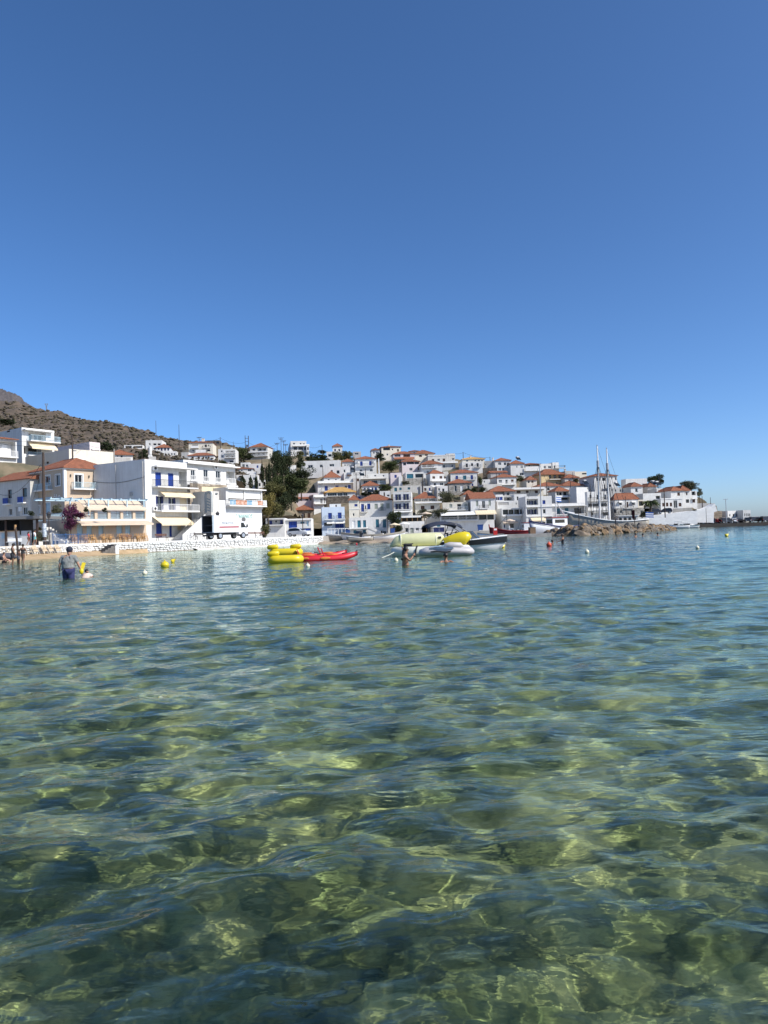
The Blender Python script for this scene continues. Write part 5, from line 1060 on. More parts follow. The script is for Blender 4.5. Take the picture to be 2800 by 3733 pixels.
# ------------------------------------------------------------------ trees, shrubs, poles
def leaf_mat(name, c1, c2, sc_=.6):
    mt = mat(name, c1, .7, col2=c2, vscale=sc_, spec=.2); return mt
LV = {'dark': leaf_mat('dark_leaves', (.045, .060, .022), (.014, .022, .010)), 'mid': leaf_mat('green_leaves', (.085, .105, .032), (.026, .036, .014)),
      'olive': leaf_mat('olive_leaves', (.14, .135, .045), (.05, .052, .02)), 'yellow': leaf_mat('yellowing_leaves', (.20, .165, .045), (.085, .07, .02)),
      'grey': leaf_mat('dusty_leaves', (.12, .125, .07), (.045, .05, .03)), 'purple': leaf_mat('bougainvillea_petals', (.13, .03, .085), (.045, .016, .03), 2.5)}
BARK = mat('bark', (.11, .08, .055), .95, var=.4, vscale=3)
def crown_mesh(kind, seed, n=1500, ls=.11):
    "unit crown: width 1 (x, y from -.5 to .5), height 1 (z from 0 to 1), made of leaf faces"
    rs = np.random.RandomState(seed); pts = []
    if kind == 'cypress':
        z = rs.rand(n)**.85; prof = np.sin(np.clip(z*1.05+.06, 0, 1)*math.pi)**.55*(1-.55*z)
        a = rs.rand(n)*6.283; r = .5*prof*np.sqrt(rs.uniform(.35, 1, n))*(1+.25*np.sin(a*3+z*14)); c = np.stack([r*np.cos(a), r*np.sin(a), z], 1)
    else:
        nl = {'round': 16, 'bush': 13, 'pine': 12, 'broad': 24}[kind]
        cl = []
        for _ in range(nl):
            v = rs.normal(size=3); v /= np.linalg.norm(v); q = rs.uniform(.3, 1.0)
            cl.append(np.array([v[0]*.36*q, v[1]*.36*q, .5+v[2]*.34*q+(.05 if kind == 'pine' else 0)])+rs.uniform(-.04, .04, 3))
        cl = np.array(cl); rad = rs.uniform(.11, .2, nl); i = rs.randint(0, nl, n)
        v = rs.normal(size=(n, 3)); v /= np.linalg.norm(v, axis=1)[:, None]
        c = cl[i]+v*(rad[i]*rs.uniform(.55, 1.08, n))[:, None]*np.array([1, 1, .8])
        lo, hi = np.percentile(c, 1.5, axis=0), np.percentile(c, 98.5, axis=0); c = (c-(lo+hi)/2)/(hi-lo); c[:, 2] += .5
    nrm = rs.normal(size=(n, 3)); nrm[:, 2] += .5; nrm /= np.linalg.norm(nrm, axis=1)[:, None]
    t = np.cross(nrm, rs.normal(size=(n, 3))); t /= np.linalg.norm(t, axis=1)[:, None]; b = np.cross(nrm, t)
    s = (ls*rs.uniform(.5, 1.2, n))[:, None]
    V = np.stack([c-t*s*.5, c+b*s*.32, c+t*s*.6, c-b*s*.32], 1).reshape(-1, 3); Fq = np.arange(4*n).reshape(n, 4)
    me = bpy.data.meshes.new('crown'); me.vertices.add(4*n); me.vertices.foreach_set('co', V.astype(np.float32).ravel())
    me.loops.add(4*n); me.loops.foreach_set('vertex_index', Fq.astype(np.int32).ravel()); me.polygons.add(n); me.polygons.foreach_set('loop_start', np.arange(0, 4*n, 4, dtype=np.int32)); me.update(calc_edges=True)
    return me
CROWNS = {}
def crown_for(kind, col, var):
    k = (kind, col, var)
    if k not in CROWNS:
        me = crown_mesh(kind, 60+var*7+len(kind), {'cypress': 1800, 'round': 3000, 'bush': 1500, 'pine': 1800, 'broad': 4500}[kind], {'cypress': .11, 'round': .09, 'bush': .13, 'pine': .11, 'broad': .075}[kind])
        me.materials.append(LV[col]); CROWNS[k] = me
    return CROWNS[k]
def trunk_mesh():
    m_ = MB(); m_.tube([(0, 0, -.6), (.02, .01, .1), (.0, .03, .45), (.05, 0, .75)], [.05, .042, .03, .012], 7)
    for a in range(4):
        t = a*1.7; m_.tube([(0, .01, .3+.06*a), (.14*math.cos(t), .14*math.sin(t), .5+.05*a), (.27*math.cos(t), .27*math.sin(t), .66+.05*a)], [.022, .014, .006], 5)
    me = bpy.data.meshes.new('trunk'); me.from_pydata([tuple(v) for v in m_.v], [], m_.f); me.update(); me.shade_smooth(); me.materials.append(BARK); return me
TRUNK = trunk_mesh(); NTREE = [0]
def tree(c, x0, x1, yt, yb, d, kind, col, name, label, group=None, cat=None, lift=.0):
    pm = cx(c, (x0+x1)/2); b = P(pm, cyy(c, yb), d); t = P(pm, cyy(c, yt), d); w_ = abs(cx(c, x1)-cx(c, x0))*d/F_PX*1.08; h = t.z-b.z
    o = empty(name, tuple(b), random.uniform(0, 6.28), label, cat or name.split('_')[-1], group); NTREE[0] += 1
    cr = bpy.data.objects.new('crown', crown_for(kind, col, NTREE[0] % 3)); COL.objects.link(cr); cr.parent = o
    lf = {'cypress': .02, 'bush': 0, 'round': .06, 'pine': .25, 'broad': .05}[kind]+lift
    cr.scale = (w_, w_, h*(1-lf)); cr.location = (0, 0, h*lf)
    if kind == 'bush': return o
    tr = bpy.data.objects.new('trunk', TRUNK); COL.objects.link(tr); tr.parent = o; tr.scale = (min(w_, h), min(w_, h), h*.9 if kind != 'cypress' else h*.5)
    return o
def greenery():
    T_ = tree
    CYL = ['tall cypress at the edge of the grove beside the small cypresses', 'slim short cypress wedged between two tall ones', 'widest tall cypress of the grove', 'tall cypress touching the drooping dark tree', 'low cypress between the rounded green trees']
    for i, (x0, x1, yt, yb) in enumerate([(1112, 1185, 548, 870), (1190, 1232, 590, 880), (1225, 1290, 530, 880), (1300, 1362, 560, 880), (1420, 1470, 600, 890)]):
        T_('E', x0, x1, yt, yb, 246-i*2, 'cypress', 'dark', 'cypress_tree', CYL[i], 'cypresses of the grove', 'tree')
    for x0, x1, yt, yb in ((800, 905, 755, 945), (935, 1012, 760, 955), (1026, 1085, 740, 965)):
        T_('E', x0, x1, yt, yb, 236, 'cypress', 'dark', 'cypress_tree', 'small ragged cypress in front of the stepped white block', 'small cypresses', 'tree')
    T_('G', 365, 560, 285, 640, 258, 'broad', 'dark', 'eucalyptus_tree', 'tall drooping dark tree rising behind the cypresses', None, 'tree')
    T_('G', 500, 695, 300, 640, 262, 'broad', 'dark', 'eucalyptus_tree', 'broad drooping dark tree below the hilltop cube', None, 'tree')
    T_('G', 520, 800, 630, 900, 226, 'broad', 'mid', 'carob_tree', 'wide rounded green tree in the middle of the grove', None, 'tree')
    T_('G', 700, 945, 690, 905, 222, 'round', 'mid', 'carob_tree', 'rounded green tree touching the white terrace house', None, 'tree')
    T_('G', 640, 960, 540, 760, 240, 'broad', 'dark', 'carob_tree', 'dark spreading tree below the small wrapped house', None, 'tree')
    T_('G', 380, 520, 650, 850, 232, 'round', 'mid', 'olive_tree', 'pale green tree among the cypress trunks', None, 'tree')
    T_('G', 250, 450, 740, 980, 205, 'round', 'olive', 'olive_tree', 'olive green tree beside the veranda restaurant roof', None, 'tree')
    T_('G', 360, 600, 800, 1020, 208, 'broad', 'olive', 'olive_tree', 'dusty spreading tree above the yellowing bush', None, 'tree')
    T_('G', 560, 780, 860, 1060, 205, 'round', 'dark', 'carob_tree', 'shadowy tree behind the pink chimney', None, 'tree')
    T_('G', 440, 640, 960, 1180, 190, 'round', 'dark', 'carob_tree', 'dark tree behind the orange red hip roof', None, 'tree')
    T_('G', 225, 420, 930, 1250, 168, 'broad', 'yellow', 'fig_tree', 'yellowing bushy tree beside the veranda restaurant', None, 'tree')
    T_('G', 360, 560, 1060, 1290, 172, 'round', 'olive', 'fig_tree', 'olive bushy tree behind the loggia with slanting poles', None, 'tree')
    T_('H', 0, 125, 555, 720, 116, 'bush', 'olive', 'shrub', 'olive shrub at the foot of the whitewashed rubble wall')
    for x0, x1, yt, yb, d, cl, lab in ((190, 420, 275, 420, 305, 'dark', 'dark shrub mass under the hilltop cube'), (400, 600, 300, 420, 306, 'dark', 'dark shrub below the bare pergola frame'), (420, 575, 212, 280, 326, 'dark', 'small skyline bush between the cube and the tower house'), (0, 150, 350, 540, 282, 'dark', 'dark palm thicket beside the long white hall'), (0, 140, 240, 360, 300, 'olive', 'olive brush below the brown canopy')):
        T_('I', x0, x1, yt, yb, d, 'bush', cl, 'shrub', lab)
    for x0, x1, yt, yb in ((690, 800, 250, 400), (770, 880, 245, 395), (860, 970, 235, 395), (950, 1090, 250, 392)):
        T_('I', x0, x1, yt, yb, 308, 'bush', 'olive', 'palm_shrub', 'low palm in the row below the tower house', 'low palms below the tower house', 'palm')
    for c, x0, x1, yt, yb, d, k, cl, lab in (
        ('K', 200, 490, 415, 610, 288, 'broad', 'mid', 'large green bush before the pinkish villa'), ('K', 30, 205, 280, 420, 300, 'bush', 'dark', 'dark bush below the white hilltop house'),
        ('K', 1235, 1540, 1000, 1210, 226, 'round', 'grey', 'dusty olive bush below the grey stone mansion'), ('I', 1240, 1430, 960, 1075, 252, 'bush', 'dark', 'dark shrub in front of the pyramid roof cottage'),
        ('I', 1430, 1610, 970, 1110, 250, 'bush', 'dark', 'spiky shrub beside the red roof tiles'), ('K', 115, 350, 862, 975, 257, 'bush', 'mid', 'clipped green hedge bush over the cream balcony'),
        ('L', 80, 315, 555, 800, 196, 'round', 'dark', 'dark fig tree shading the restaurant steps'), ('L', 190, 330, 700, 910, 194, 'bush', 'dark', 'dark ivy mass below the fig tree'),
        ('M', 540, 612, 715, 860, 262, 'bush', 'mid', 'green bush beside the blue door house'), ('M', 250, 420, 940, 1000, 246, 'bush', 'dark', 'low shrub under the stone mansion windows'), ('M', 380, 545, 925, 1010, 250, 'bush', 'mid', 'trailing shrub on the off-white road wall'), ('M', 545, 690, 915, 1055, 244, 'round', 'dark', 'dark tree behind the red gable'),
        ('M', 1265, 1395, 690, 800, 264, 'bush', 'mid', 'green bush below the triangular parapet'), ('K', 545, 690, 800, 860, 262, 'bush', 'grey', 'grey weeds on the rubble terrace'),
        ('O', 785, 880, 575, 640, 262, 'bush', 'olive', 'olive bush among the brick red roofs'),
        ('S', 830, 1000, 300, 450, 262, 'round', 'dark', 'round dark tree beside the great white cube'), ('S', 930, 1135, 262, 450, 266, 'round', 'dark', 'taller dark tree on the eastern skyline'),
        ('S', 1470, 1680, 385, 540, 262, 'broad', 'grey', 'windblown grey green tree behind the salmon roofs'), ('T', 110, 310, 210, 345, 260, 'round', 'grey', 'bushy grey green tree at the end of the ridge'),
        ('S', 700, 815, 960, 1070, 216, 'bush', 'grey', 'dry bush at the corner of the stone ground floor'),
        ('E', 755, 900, 345, 520, 302, 'broad', 'mid', 'green tree on the bank beside the three storey house'), ('E', 870, 1000, 430, 500, 300, 'bush', 'dark', 'dark shrubs before the bright hip roof house'), ('E', 1250, 1330, 390, 440, 318, 'bush', 'dark', 'small skyline bush beside the power poles'), ('E', 1320, 1420, 385, 440, 318, 'bush', 'dark', 'skyline bush at the foot of the power poles'),
        ('E', 605, 720, 720, 850, 230, 'bush', 'dark', 'dark bush behind the railed balcony'), ('C', 450, 580, 370, 500, 200, 'bush', 'dark', 'dark bush beside the round white chimney'), ('E', 510, 590, 540, 590, 270, 'bush', 'mid', 'garden bush before the three storey house'),
        ('A', 1215, 1380, 705, 800, 190, 'bush', 'dark', 'dark scrub patch behind the pinkish barn house'), ('A', 0, 170, 425, 490, 250, 'bush', 'dark', 'dark skyline bush above the orange roof')):
        T_(c, x0, x1, yt, yb, d, k, cl, 'bush' if k == 'bush' else 'tree', lab, None, 'bush' if k == 'bush' else 'tree')
    T_('A', -120, 120, 900, 1150, 130, 'broad', 'dark', 'tree', 'dark flowering bush tree over the old orange roof'); T_('A', 20, 250, 1010, 1175, 128, 'round', 'mid', 'tree', 'bright green bush beside the old orange roof')
    # plants on the promenade
    T_('B', 785, 930, 470, 770, 92.8, 'broad', 'purple', 'bougainvillea', 'purple bougainvillea hanging from the pergola corner', None, 'plant'); T_('B', 900, 1040, 560, 625, 92.8, 'broad', 'purple', 'bougainvillea', 'purple flowers spilling along the terrace edge', None, 'plant')
    T_('B', 640, 735, 465, 565, 103, 'bush', 'grey', 'potted_plant', 'wispy plant on the hotel terrace corner', None, 'plant'); T_('B', 295, 380, 640, 712, 100, 'bush', 'olive', 'shrub', 'brown green shrub behind the white stair wall'); T_('B', 350, 412, 540, 600, 98, 'bush', 'dark', 'potted_plant', 'dark agave on the wall corner of the hotel', None, 'plant')
    T_('B', 430, 520, 780, 905, 88, 'bush', 'grey', 'potted_plant', 'grey green plant behind the strolling couple', None, 'plant'); T_('B', 440, 500, 738, 775, 90, 'bush', 'yellow', 'potted_plant', 'yellow flowering plant on the white stair wall', None, 'plant'); T_('B', 505, 575, 820, 885, 87, 'bush', 'grey', 'potted_plant', 'small plant at the foot of the wooden pole', None, 'plant')
    T_('B', 60, 150, 990, 1050, 64, 'bush', 'olive', 'weed', 'green weeds on the beach wall beside the bathers', None, 'plant'); T_('B', 290, 345, 985, 1015, 67, 'bush', 'olive', 'weed', 'weed tuft hanging on the rubble beach wall', None, 'plant')
    T_('B', 1240, 1300, 505, 555, 95, 'bush', 'dark', 'potted_plant', 'dark potted bush under the upper awning', None, 'plant'); T_('B', 1020, 1065, 490, 550, 94, 'bush', 'dark', 'potted_plant', 'potted plant beside the pergola window', None, 'plant')
    # date palm by the stone ground floor
    p = P(cx('S', 890), cyy('S', 905), 216); o = empty('palm_tree', tuple(p), 0, 'broad drooping palm beside the black parked cars', 'palm'); pm_ = 216/F_PX/5.184
    m_ = MB(); m_.tube([(0, 0, -1), (0, 0, 1.2), (.1, 0, 2.2)], [.35, .3, .25], 8); m_.build('trunk', BARK, o)
    fr = MB(); rs = random.Random(3)
    for i in range(60):
        a = rs.uniform(0, 6.28); el = rs.uniform(-.1, 1.2); L_ = rs.uniform(2.0, 3.3); pr = None
        for s in range(7):
            t = s/6; r = L_*t*math.cos(el*(1-.2*t)); q = Vector((math.cos(a)*r, math.sin(a)*r, 2.0+L_*(t*math.sin(el)*.75-.55*t*t)))
            if pr is not None:
                sd_ = Vector((-math.sin(a), math.cos(a), 0))*.34*(1-t*.7); dn = Vector((0, 0, -.22))
                fr.add([pr, q, q+sd_+dn, pr+sd_*1.1+dn], [(0, 1, 2, 3)]); fr.add([pr, q, q-sd_+dn, pr-sd_*1.1+dn], [(3, 2, 1, 0)])
            pr = q
    fr.build('crown', LV['mid'], o)
    # leaning pine at the end of the ridge
    b = P(cx('T', 380), cyy('T', 700), 243); t = P(cx('T', 345), cyy('T', 400), 243); o = empty('pine_tree', tuple(b), 0, 'slim leaning pine with a small tuft beside the end house', 'tree')
    m_ = MB(); m_.tube([(0, 0, -.5), (t-b)*.5+Vector((.15, 0, 0)), t-b], [.28, .2, .09], 7); m_.build('trunk', BARK, o)
    cr = bpy.data.objects.new('crown', crown_for('pine', 'grey', 1)); COL.objects.link(cr); cr.parent = o; s = 90/5.184*243/F_PX; cr.scale = (s, s, s*1.6); cr.location = (t-b)+Vector((.3, 0, -s*.6))
    # vine canopy over the taverna steps
    for x0, x1 in ((630, 890), (920, 1200)):
        T_('L', x0, x1, 505, 690, 205, 'broad', 'grey', 'plane_tree', 'flat topped dusty tree shading the taverna terrace', 'trees shading the taverna terrace', 'tree', lift=.1)
greenery()

PW = mat('weathered_pole', (.07, .05, .04), .9, var=.3, vscale=3)
def pole(c, x, yt, yb, d, label, kind='pole', x2=None, r=.11, mt=None, group=None):
    b = P(cx(c, x2 if x2 is not None else x), cyy(c, yb), d); h = P(cx(c, x), cyy(c, yt), d).z-b.z
    nm = {'pole': 'power_pole', 'arm': 'power_pole', 'thin': 'antenna_mast', 'lamp': 'street_lamp', 'lantern': 'street_lamp', 'twin': 'street_lamp', 'mast': 'flag_pole'}[kind]
    o = empty(nm, tuple(b), 0, label, nm.replace('_', ' '), group); m_ = MB(); m_.tube([(0, 0, -1.0), (0, 0, h*.5), (0, 0, h)], [r, r*.9, r*.7], 8); m_.build('shaft', mt or PW, o)
    if kind == 'arm':
        for k, w_ in ((.985, 1.15), (.90, .9)):
            q = MB(); q.box(-w_, w_, -.06, .06, h*k-.07, h*k+.05)
            for s in (-.9, -.3, .3, .9): q.bar((s*w_, 0, h*k+.05), (s*w_, 0, h*k+.3), .06, 5)
            q.build('cross_arm', PW, o)
    if kind == 'lantern':
        q = MB(); q.bar((0, 0, h), (0, 0, h+.45), .14, 6, .24); q.bar((0, 0, h+.46), (0, 0, h+.75), .3, 6, .03); q.build('lantern', METAL, o); q = MB(); q.bar((0, 0, -.02), (0, 0, .5), .17, 8, .1); q.build('foot', METAL, o)
    if kind == 'lamp':
        q = MB(); q.bar((0, 0, h-.05), (-.9, 0, h+.05), .05, 6); q.box(-1.3, -.8, -.14, .14, h-.02, h+.1); q.build('lamp_head', METAL, o)
    if kind == 'twin':
        q = MB(); q.box(-.75, .75, -.12, .12, h-.06, h+.1); q.build('lamp_head', STEEL, o)
    return o
def wire(c, x0, y0, d0, x1, y1, d1, sag, label, r=.025):
    a = P(cx(c, x0), cyy(c, y0), d0); b = P(cx(c, x1), cyy(c, y1), d1); m_ = MB()
    m_.tube([a.lerp(b, i/14)-Vector((0, 0, sag*4*(i/14)*(1-i/14))) for i in range(15)], r, 4); return tag(m_.build('overhead_cable', METAL), label, 'cable')
def poles():
    pl = pole
    o = pl('B', 500, -168, 880, 86, 'tall dark wooden pole with painted foot beside the beach bar', 'pole', 540, .2)
    pb = MB(); pb.bar((0, 0, .25), (0, 0, 1.9), .225, 10); pb.build('painted_band', mat('flaking_poster_paint', (.62, .66, .68), .8, col2=(.16, .22, .28), vscale=3.5), o)
    pl('A', 880, 615, 940, 118, 'thin dark pole rising behind the hotel roof', r=.14)
    pl('C', 68, 355, 560, 128, 'bare concrete stub pole on the grey roof', r=.14, mt=CONC); pl('C', 490, 170, 500, 150, 'slim aerial pole beside the tall block roof', 'thin', r=.05)
    pl('C', 703, -70, 200, 420, 'very tall thin mast on the scrub ridge', 'thin', r=.14); pl('C', 1055, -10, 400, 300, 'tall thin mast beside the windowless shed', 'thin', r=.12)
    pl('E', 192, 185, 262, 330, 'skyline power pole behind the grey cream apartments', 'arm'); pl('E', 513, 180, 360, 320, 'dark skyline pole beside the stone shed', r=.16)
    o = pl('E', 891, 155, 370, 315, 'twin legged transformer pole frame on the ridge', r=.16); h = P(cx('E', 891), cyy('E', 155), 315).z-o.location.z
    q = MB(); q.tube([(1.45, 0, -1), (1.45, 0, h*.97)], .16, 8); q.box(-.1, 1.55, -.08, .08, h*.78, h*.78+.16); q.box(-.1, 1.55, -.08, .08, h*.56, h*.56+.16); q.box(.45, 1.1, -.4, .4, h*.2, h*.34); q.build('second_leg', PW, o)
    pl('E', 710, 250, 340, 330, 'short thin mast on the ridge between the poles', 'thin', r=.09)
    for x, yt, yb, lab in ((1373, 272, 420, 'lowest cross armed pole above the dark trees'), (1433, 190, 430, 'tallest cross armed pole above the dark trees'), (1471, 233, 430, 'middle cross armed pole above the dark trees'), (1502, 288, 440, 'slim cross armed pole beside the hilltop cube')): pl('E', x, yt, yb, 318, lab, 'arm')
    pl('E', 1142, 500, 640, 262, 'short dark pole before the plain white cube', r=.12)
    pl('I', 492, 113, 310, 318, 'lone pole between the cube and the tower house', r=.14); pl('I', 505, 508, 680, 266, 'dark pole in front of the long white hall', r=.12); pl('I', 1143, 640, 1050, 252, 'leaning power pole with cross arms over the terrace house', 'arm', r=.13); pl('I', 1310, 558, 660, 268, 'short black stove pipe pole on a flat roof', 'thin', r=.12)
    pl('K', 112, 372, 610, 276, 'stout white pole beside the square villa', r=.22, mt=TRIM); pl('K', 945, 690, 1040, 240, 'double dark pole in front of the teal glass front', r=.16); pl('K', 1215, 900, 1180, 222, 'thick grey pole beside the dusty olive', r=.28, mt=CONC)
    pl('M', 253, 248, 345, 304, 'black skyline pole above the sand coloured roof', r=.14); pl('M', 762, 335, 440, 296, 'skyline pole on the bare grey block', r=.14); pl('M', 535, 650, 1060, 240, 'pole with pale foot beside the stone mansion', r=.15); pl('M', 888, 640, 850, 260, 'dark pole before the white framed doors house', r=.12)
    pl('O', 515, 280, 440, 290, 'thin pole on the skyline cube', 'thin', r=.08); pl('O', 340, 605, 850, 236, 'dark pole between two wide red roofs', r=.13); pl('O', 738, 570, 730, 240, 'dark pole before the stepped brick roofs', r=.13); pl('O', 780, 465, 640, 262, 'propped pole below the cream skyline house', r=.12)
    pl('O', 1087, 670, 1200, 165, 'dark mast beside the twin masted ship', 'mast', r=.1); pl('S', 1110, 510, 1010, 212, 'leaning dark pole beside the parked black cars', r=.16, x2=1165); pl('S', 435, 670, 1130, 195, 'dark pole before the vivid red hip roof', r=.11); pl('S', 1068, 310, 500, 250, 'skyline pole in front of the eastern trees', r=.12)
    pl('T', 403, 460, 700, 240, 'dark pole beside the leaning pine', r=.13, x2=423); pl('T', 577, 480, 665, 240, 'small lamp mast on top of the white bastion', 'thin', r=.1)
    pl('T', 860, 520, 985, 231, 'twin headed tall lamp on the car pier', 'twin', x2=880, r=.14, mt=STEEL); pl('T', 478, 690, 950, 229, 'thin signal pole before the white bastion', 'thin', r=.08, x2=497)
    pl('Q', 890, 545, 800, 120, 'black harbour lamp beside the white fishing boat', 'lantern', r=.07); pl('S', 232, 985, 1180, 116, 'black harbour lamp on the breakwater beside the grey hull', 'lantern', r=.06); pl('S', 593, 960, 1195, 128, 'maroon banner pole on the breakwater', 'mast', r=.07)
    pl('J', 1527, 720, 1060, 150, 'dark street lamp before the teal shuttered house', 'lamp', r=.08); pl('L', 466, 800, 990, 150, 'thin dark pole before the harbour office', 'thin', r=.05); pl('L', 1163, 790, 1030, 130, 'black harbour lamp beside the bimini boat', 'lantern', r=.09)
    pl('B', 597, 625, 948, 80, 'black cast iron lamp beside the blue railing', 'lantern', r=.07); pl('F', 480, 560, 895, 92, 'black cast iron lamp beside the open truck', 'lantern', r=.08); pl('H', 642, 450, 715, 118, 'black cast iron lamp behind the silver hatchback', 'lantern', r=.08)
    # pylon on the bare hill
    b = P(cx('A', 562), cyy('A', 322), 690); o = empty('transmission_pylon', tuple(b), 0, 'tiny lattice pylon on the bare hill crest', 'pylon'); s = 690/F_PX/3.318; q = MB()
    for sg in (-1, 1): q.bar((sg*4*s, 0, -2), (sg*3*s, 0, 45*s), .3, 4); q.bar((sg*3*s, 0, 45*s), (sg*14*s, 0, 82*s), .3, 4)
    q.bar((-20*s, 0, 82*s), (20*s, 0, 82*s), .35, 4); q.bar((-3*s, 0, 45*s), (3*s, 0, 45*s), .3, 4); q.bar((-8*s, 0, 62*s), (8*s, 0, 62*s), .25, 4); q.build('lattice', STEEL, o)
    wire('E', 195, 215, 330, 513, 192, 320, 1, 'cable between the shed pole and the apartment pole', .04); wire('E', 513, 192, 320, 891, 262, 315, 1.2, 'cable running from the shed pole to the transformer frame', .04); wire('E', 940, 262, 315, 1373, 280, 318, 2, 'cable between the transformer frame and the cross armed poles', .04)
    wire('A', 0, 678, 112, 880, 640, 118, .5, 'upper cable crossing in front of the veranda house'); wire('A', 0, 722, 112, 880, 705, 118, .5, 'lower cable crossing in front of the veranda house'); wire('A', 885, 650, 118, 1200, 772, 140, .3, 'upper cable descending past the pinkish barn house'); wire('A', 885, 715, 118, 1110, 785, 140, .3, 'lower cable descending past the pinkish barn house')
    wire('B', 0, 340, 100, 490, -20, 86, 1.3, 'sagging cable from the wooden pole across the old house', .035); wire('B', 405, 390, 104, 500, 20, 86, .4, 'slack cable from the wooden pole to the hotel flank')
    wire('G', 950, 212, 325, 1140, 178, 318, .6, 'cable between the hilltop cube and the lone pole', .04); wire('M', 100, 278, 304, 253, 258, 304, .3, 'cable reaching the black skyline pole', .04); wire('M', 258, 258, 304, 762, 350, 296, .8, 'cable between two skyline poles', .04)
poles()
# ------------------------------------------------------------------ road wall and bastion at the far end of the harbour
def poly_wall(name, label, c, pts, d, th, mt, cat='wall'):
    "upright wall whose outline is given by photo points on the plane y = d"
    q = [P(cx(c, x), cyy(c, y), d) for x, y in pts]; o0 = q[0]; n = len(q)
    vs = [p-o0 for p in q]+[p-o0+Vector((0, th, 0)) for p in q]
    fs = [tuple(range(n)), tuple(range(2*n-1, n-1, -1))]+[(i, n+i, n+(i+1) % n, (i+1) % n) for i in range(n)]
    o = mesh_obj(name, vs, fs, mt); o.location = o0; return tag(o, label, cat)
poly_wall('road_wall', 'long whitewashed retaining wall below the parked black cars', 'S', [(590, 1260), (610, 1085), (820, 1050), (1000, 1030), (1250, 1000), (1659, 948), (1700, 945), (1780, 945), (1780, 1260)], 221, 9, STONEW)
poly_wall('bastion_wall', 'leaning whitewashed bastion with bare stone corner above the car pier', 'T', [(280, 960), (285, 735), (380, 712), (500, 690), (590, 650), (660, 605), (700, 745), (640, 760), (630, 960)], 232, 5, STONEW)
poly_wall('stone_corner', 'bare brown stone outcrop behind the bastion', 'T', [(610, 900), (620, 640), (655, 615), (690, 650), (705, 740), (790, 735), (790, 900)], 238, 6, STONE)
poly_wall('terrace_parapet', 'grey terrace parapet above the leaning bastion', 'T', [(330, 720), (330, 600), (420, 590), (660, 600), (560, 690), (420, 720)], 240, 4, GREYW)
poly_wall('hill_end', 'dry brown hillock behind the end house', 'T', [(300, 700), (310, 470), (380, 490), (450, 530), (500, 570), (505, 700)], 250, 8, SCRUB, 'hillock')
poly_wall('road_parapet', 'low dark railing wall before the white harbour house', 'S', [(1320, 1010), (1320, 900), (1659, 885), (1700, 960)], 227, .4, CONC)

# ------------------------------------------------------------------ vehicles
PAINT = {}
def paint(n, col): 
    return mat('car_paint_'+n, col, .25, spec=.6)
TYRE = mat('tyre_rubber', (.015, .015, .015), .85); RIM = mat('alloy_rim', (.55, .56, .58), .35, metal=.8); CARGL = mat('car_glass', (.012, .016, .02), .06)
LAMPR = mat('tail_lamp', (.35, .02, .015), .3); LAMPW = mat('head_lamp', (.75, .76, .78), .2)
def wheel(par, x, y, r, w_):
    m_ = MB(); m_.bar((x, y-w_/2, r), (x, y+w_/2, r), r, 18); t = m_.build('wheel', TYRE, par)
    m_ = MB(); m_.bar((x, y-w_/2-.012, r), (x, y+w_/2+.012, r), r*.62, 14); m_.build('rim', RIM, t); return t
def car_mesh(kind, col, name):
    "returns a hidden-free prototype list of (name, mesh, parent index) in car space, x forward"
    if kind == 'hatch': prof = [(-1.9, .35), (-1.95, .62), (-1.9, .9), (-1.55, 1.42), (-1.2, 1.5), (-.2, 1.51), (.35, 1.36), (.95, .97), (1.7, .82), (1.92, .6), (1.92, .32)]; glass = [(-1.62, .95), (-1.38, 1.38), (-.2, 1.43), (.32, 1.30), (.85, .97)]; L2 = 1.92
    elif kind == 'van': prof = [(-2.2, .35), (-2.25, .9), (-2.15, 1.75), (-1.9, 1.9), (.6, 1.9), (1.2, 1.4), (1.55, 1.05), (2.2, .92), (2.3, .6), (2.3, .32)]; glass = [(-1.9, 1.1), (-1.85, 1.7), (.5, 1.72), (1.1, 1.32), (1.35, 1.08)]; L2 = 2.3
    elif kind == 'suv': prof = [(-2.1, .4), (-2.15, .95), (-1.95, 1.55), (-1.6, 1.68), (.1, 1.68), (.75, 1.2), (1.0, 1.05), (1.95, .95), (2.12, .65), (2.12, .38)]; glass = [(-1.85, 1.08), (-1.65, 1.54), (.05, 1.56), (.62, 1.2), (.72, 1.08)]; L2 = 2.1
    else: prof = [(-2.1, .35), (-2.15, .65), (-2.05, .95), (-1.5, 1.02), (-.95, 1.4), (.1, 1.43), (.85, .98), (1.9, .84), (2.15, .6), (2.15, .32)]; glass = [(-1.4, 1.02), (-.9, 1.35), (.08, 1.36), (.72, .98)]; L2 = 2.15
    return prof, glass, L2
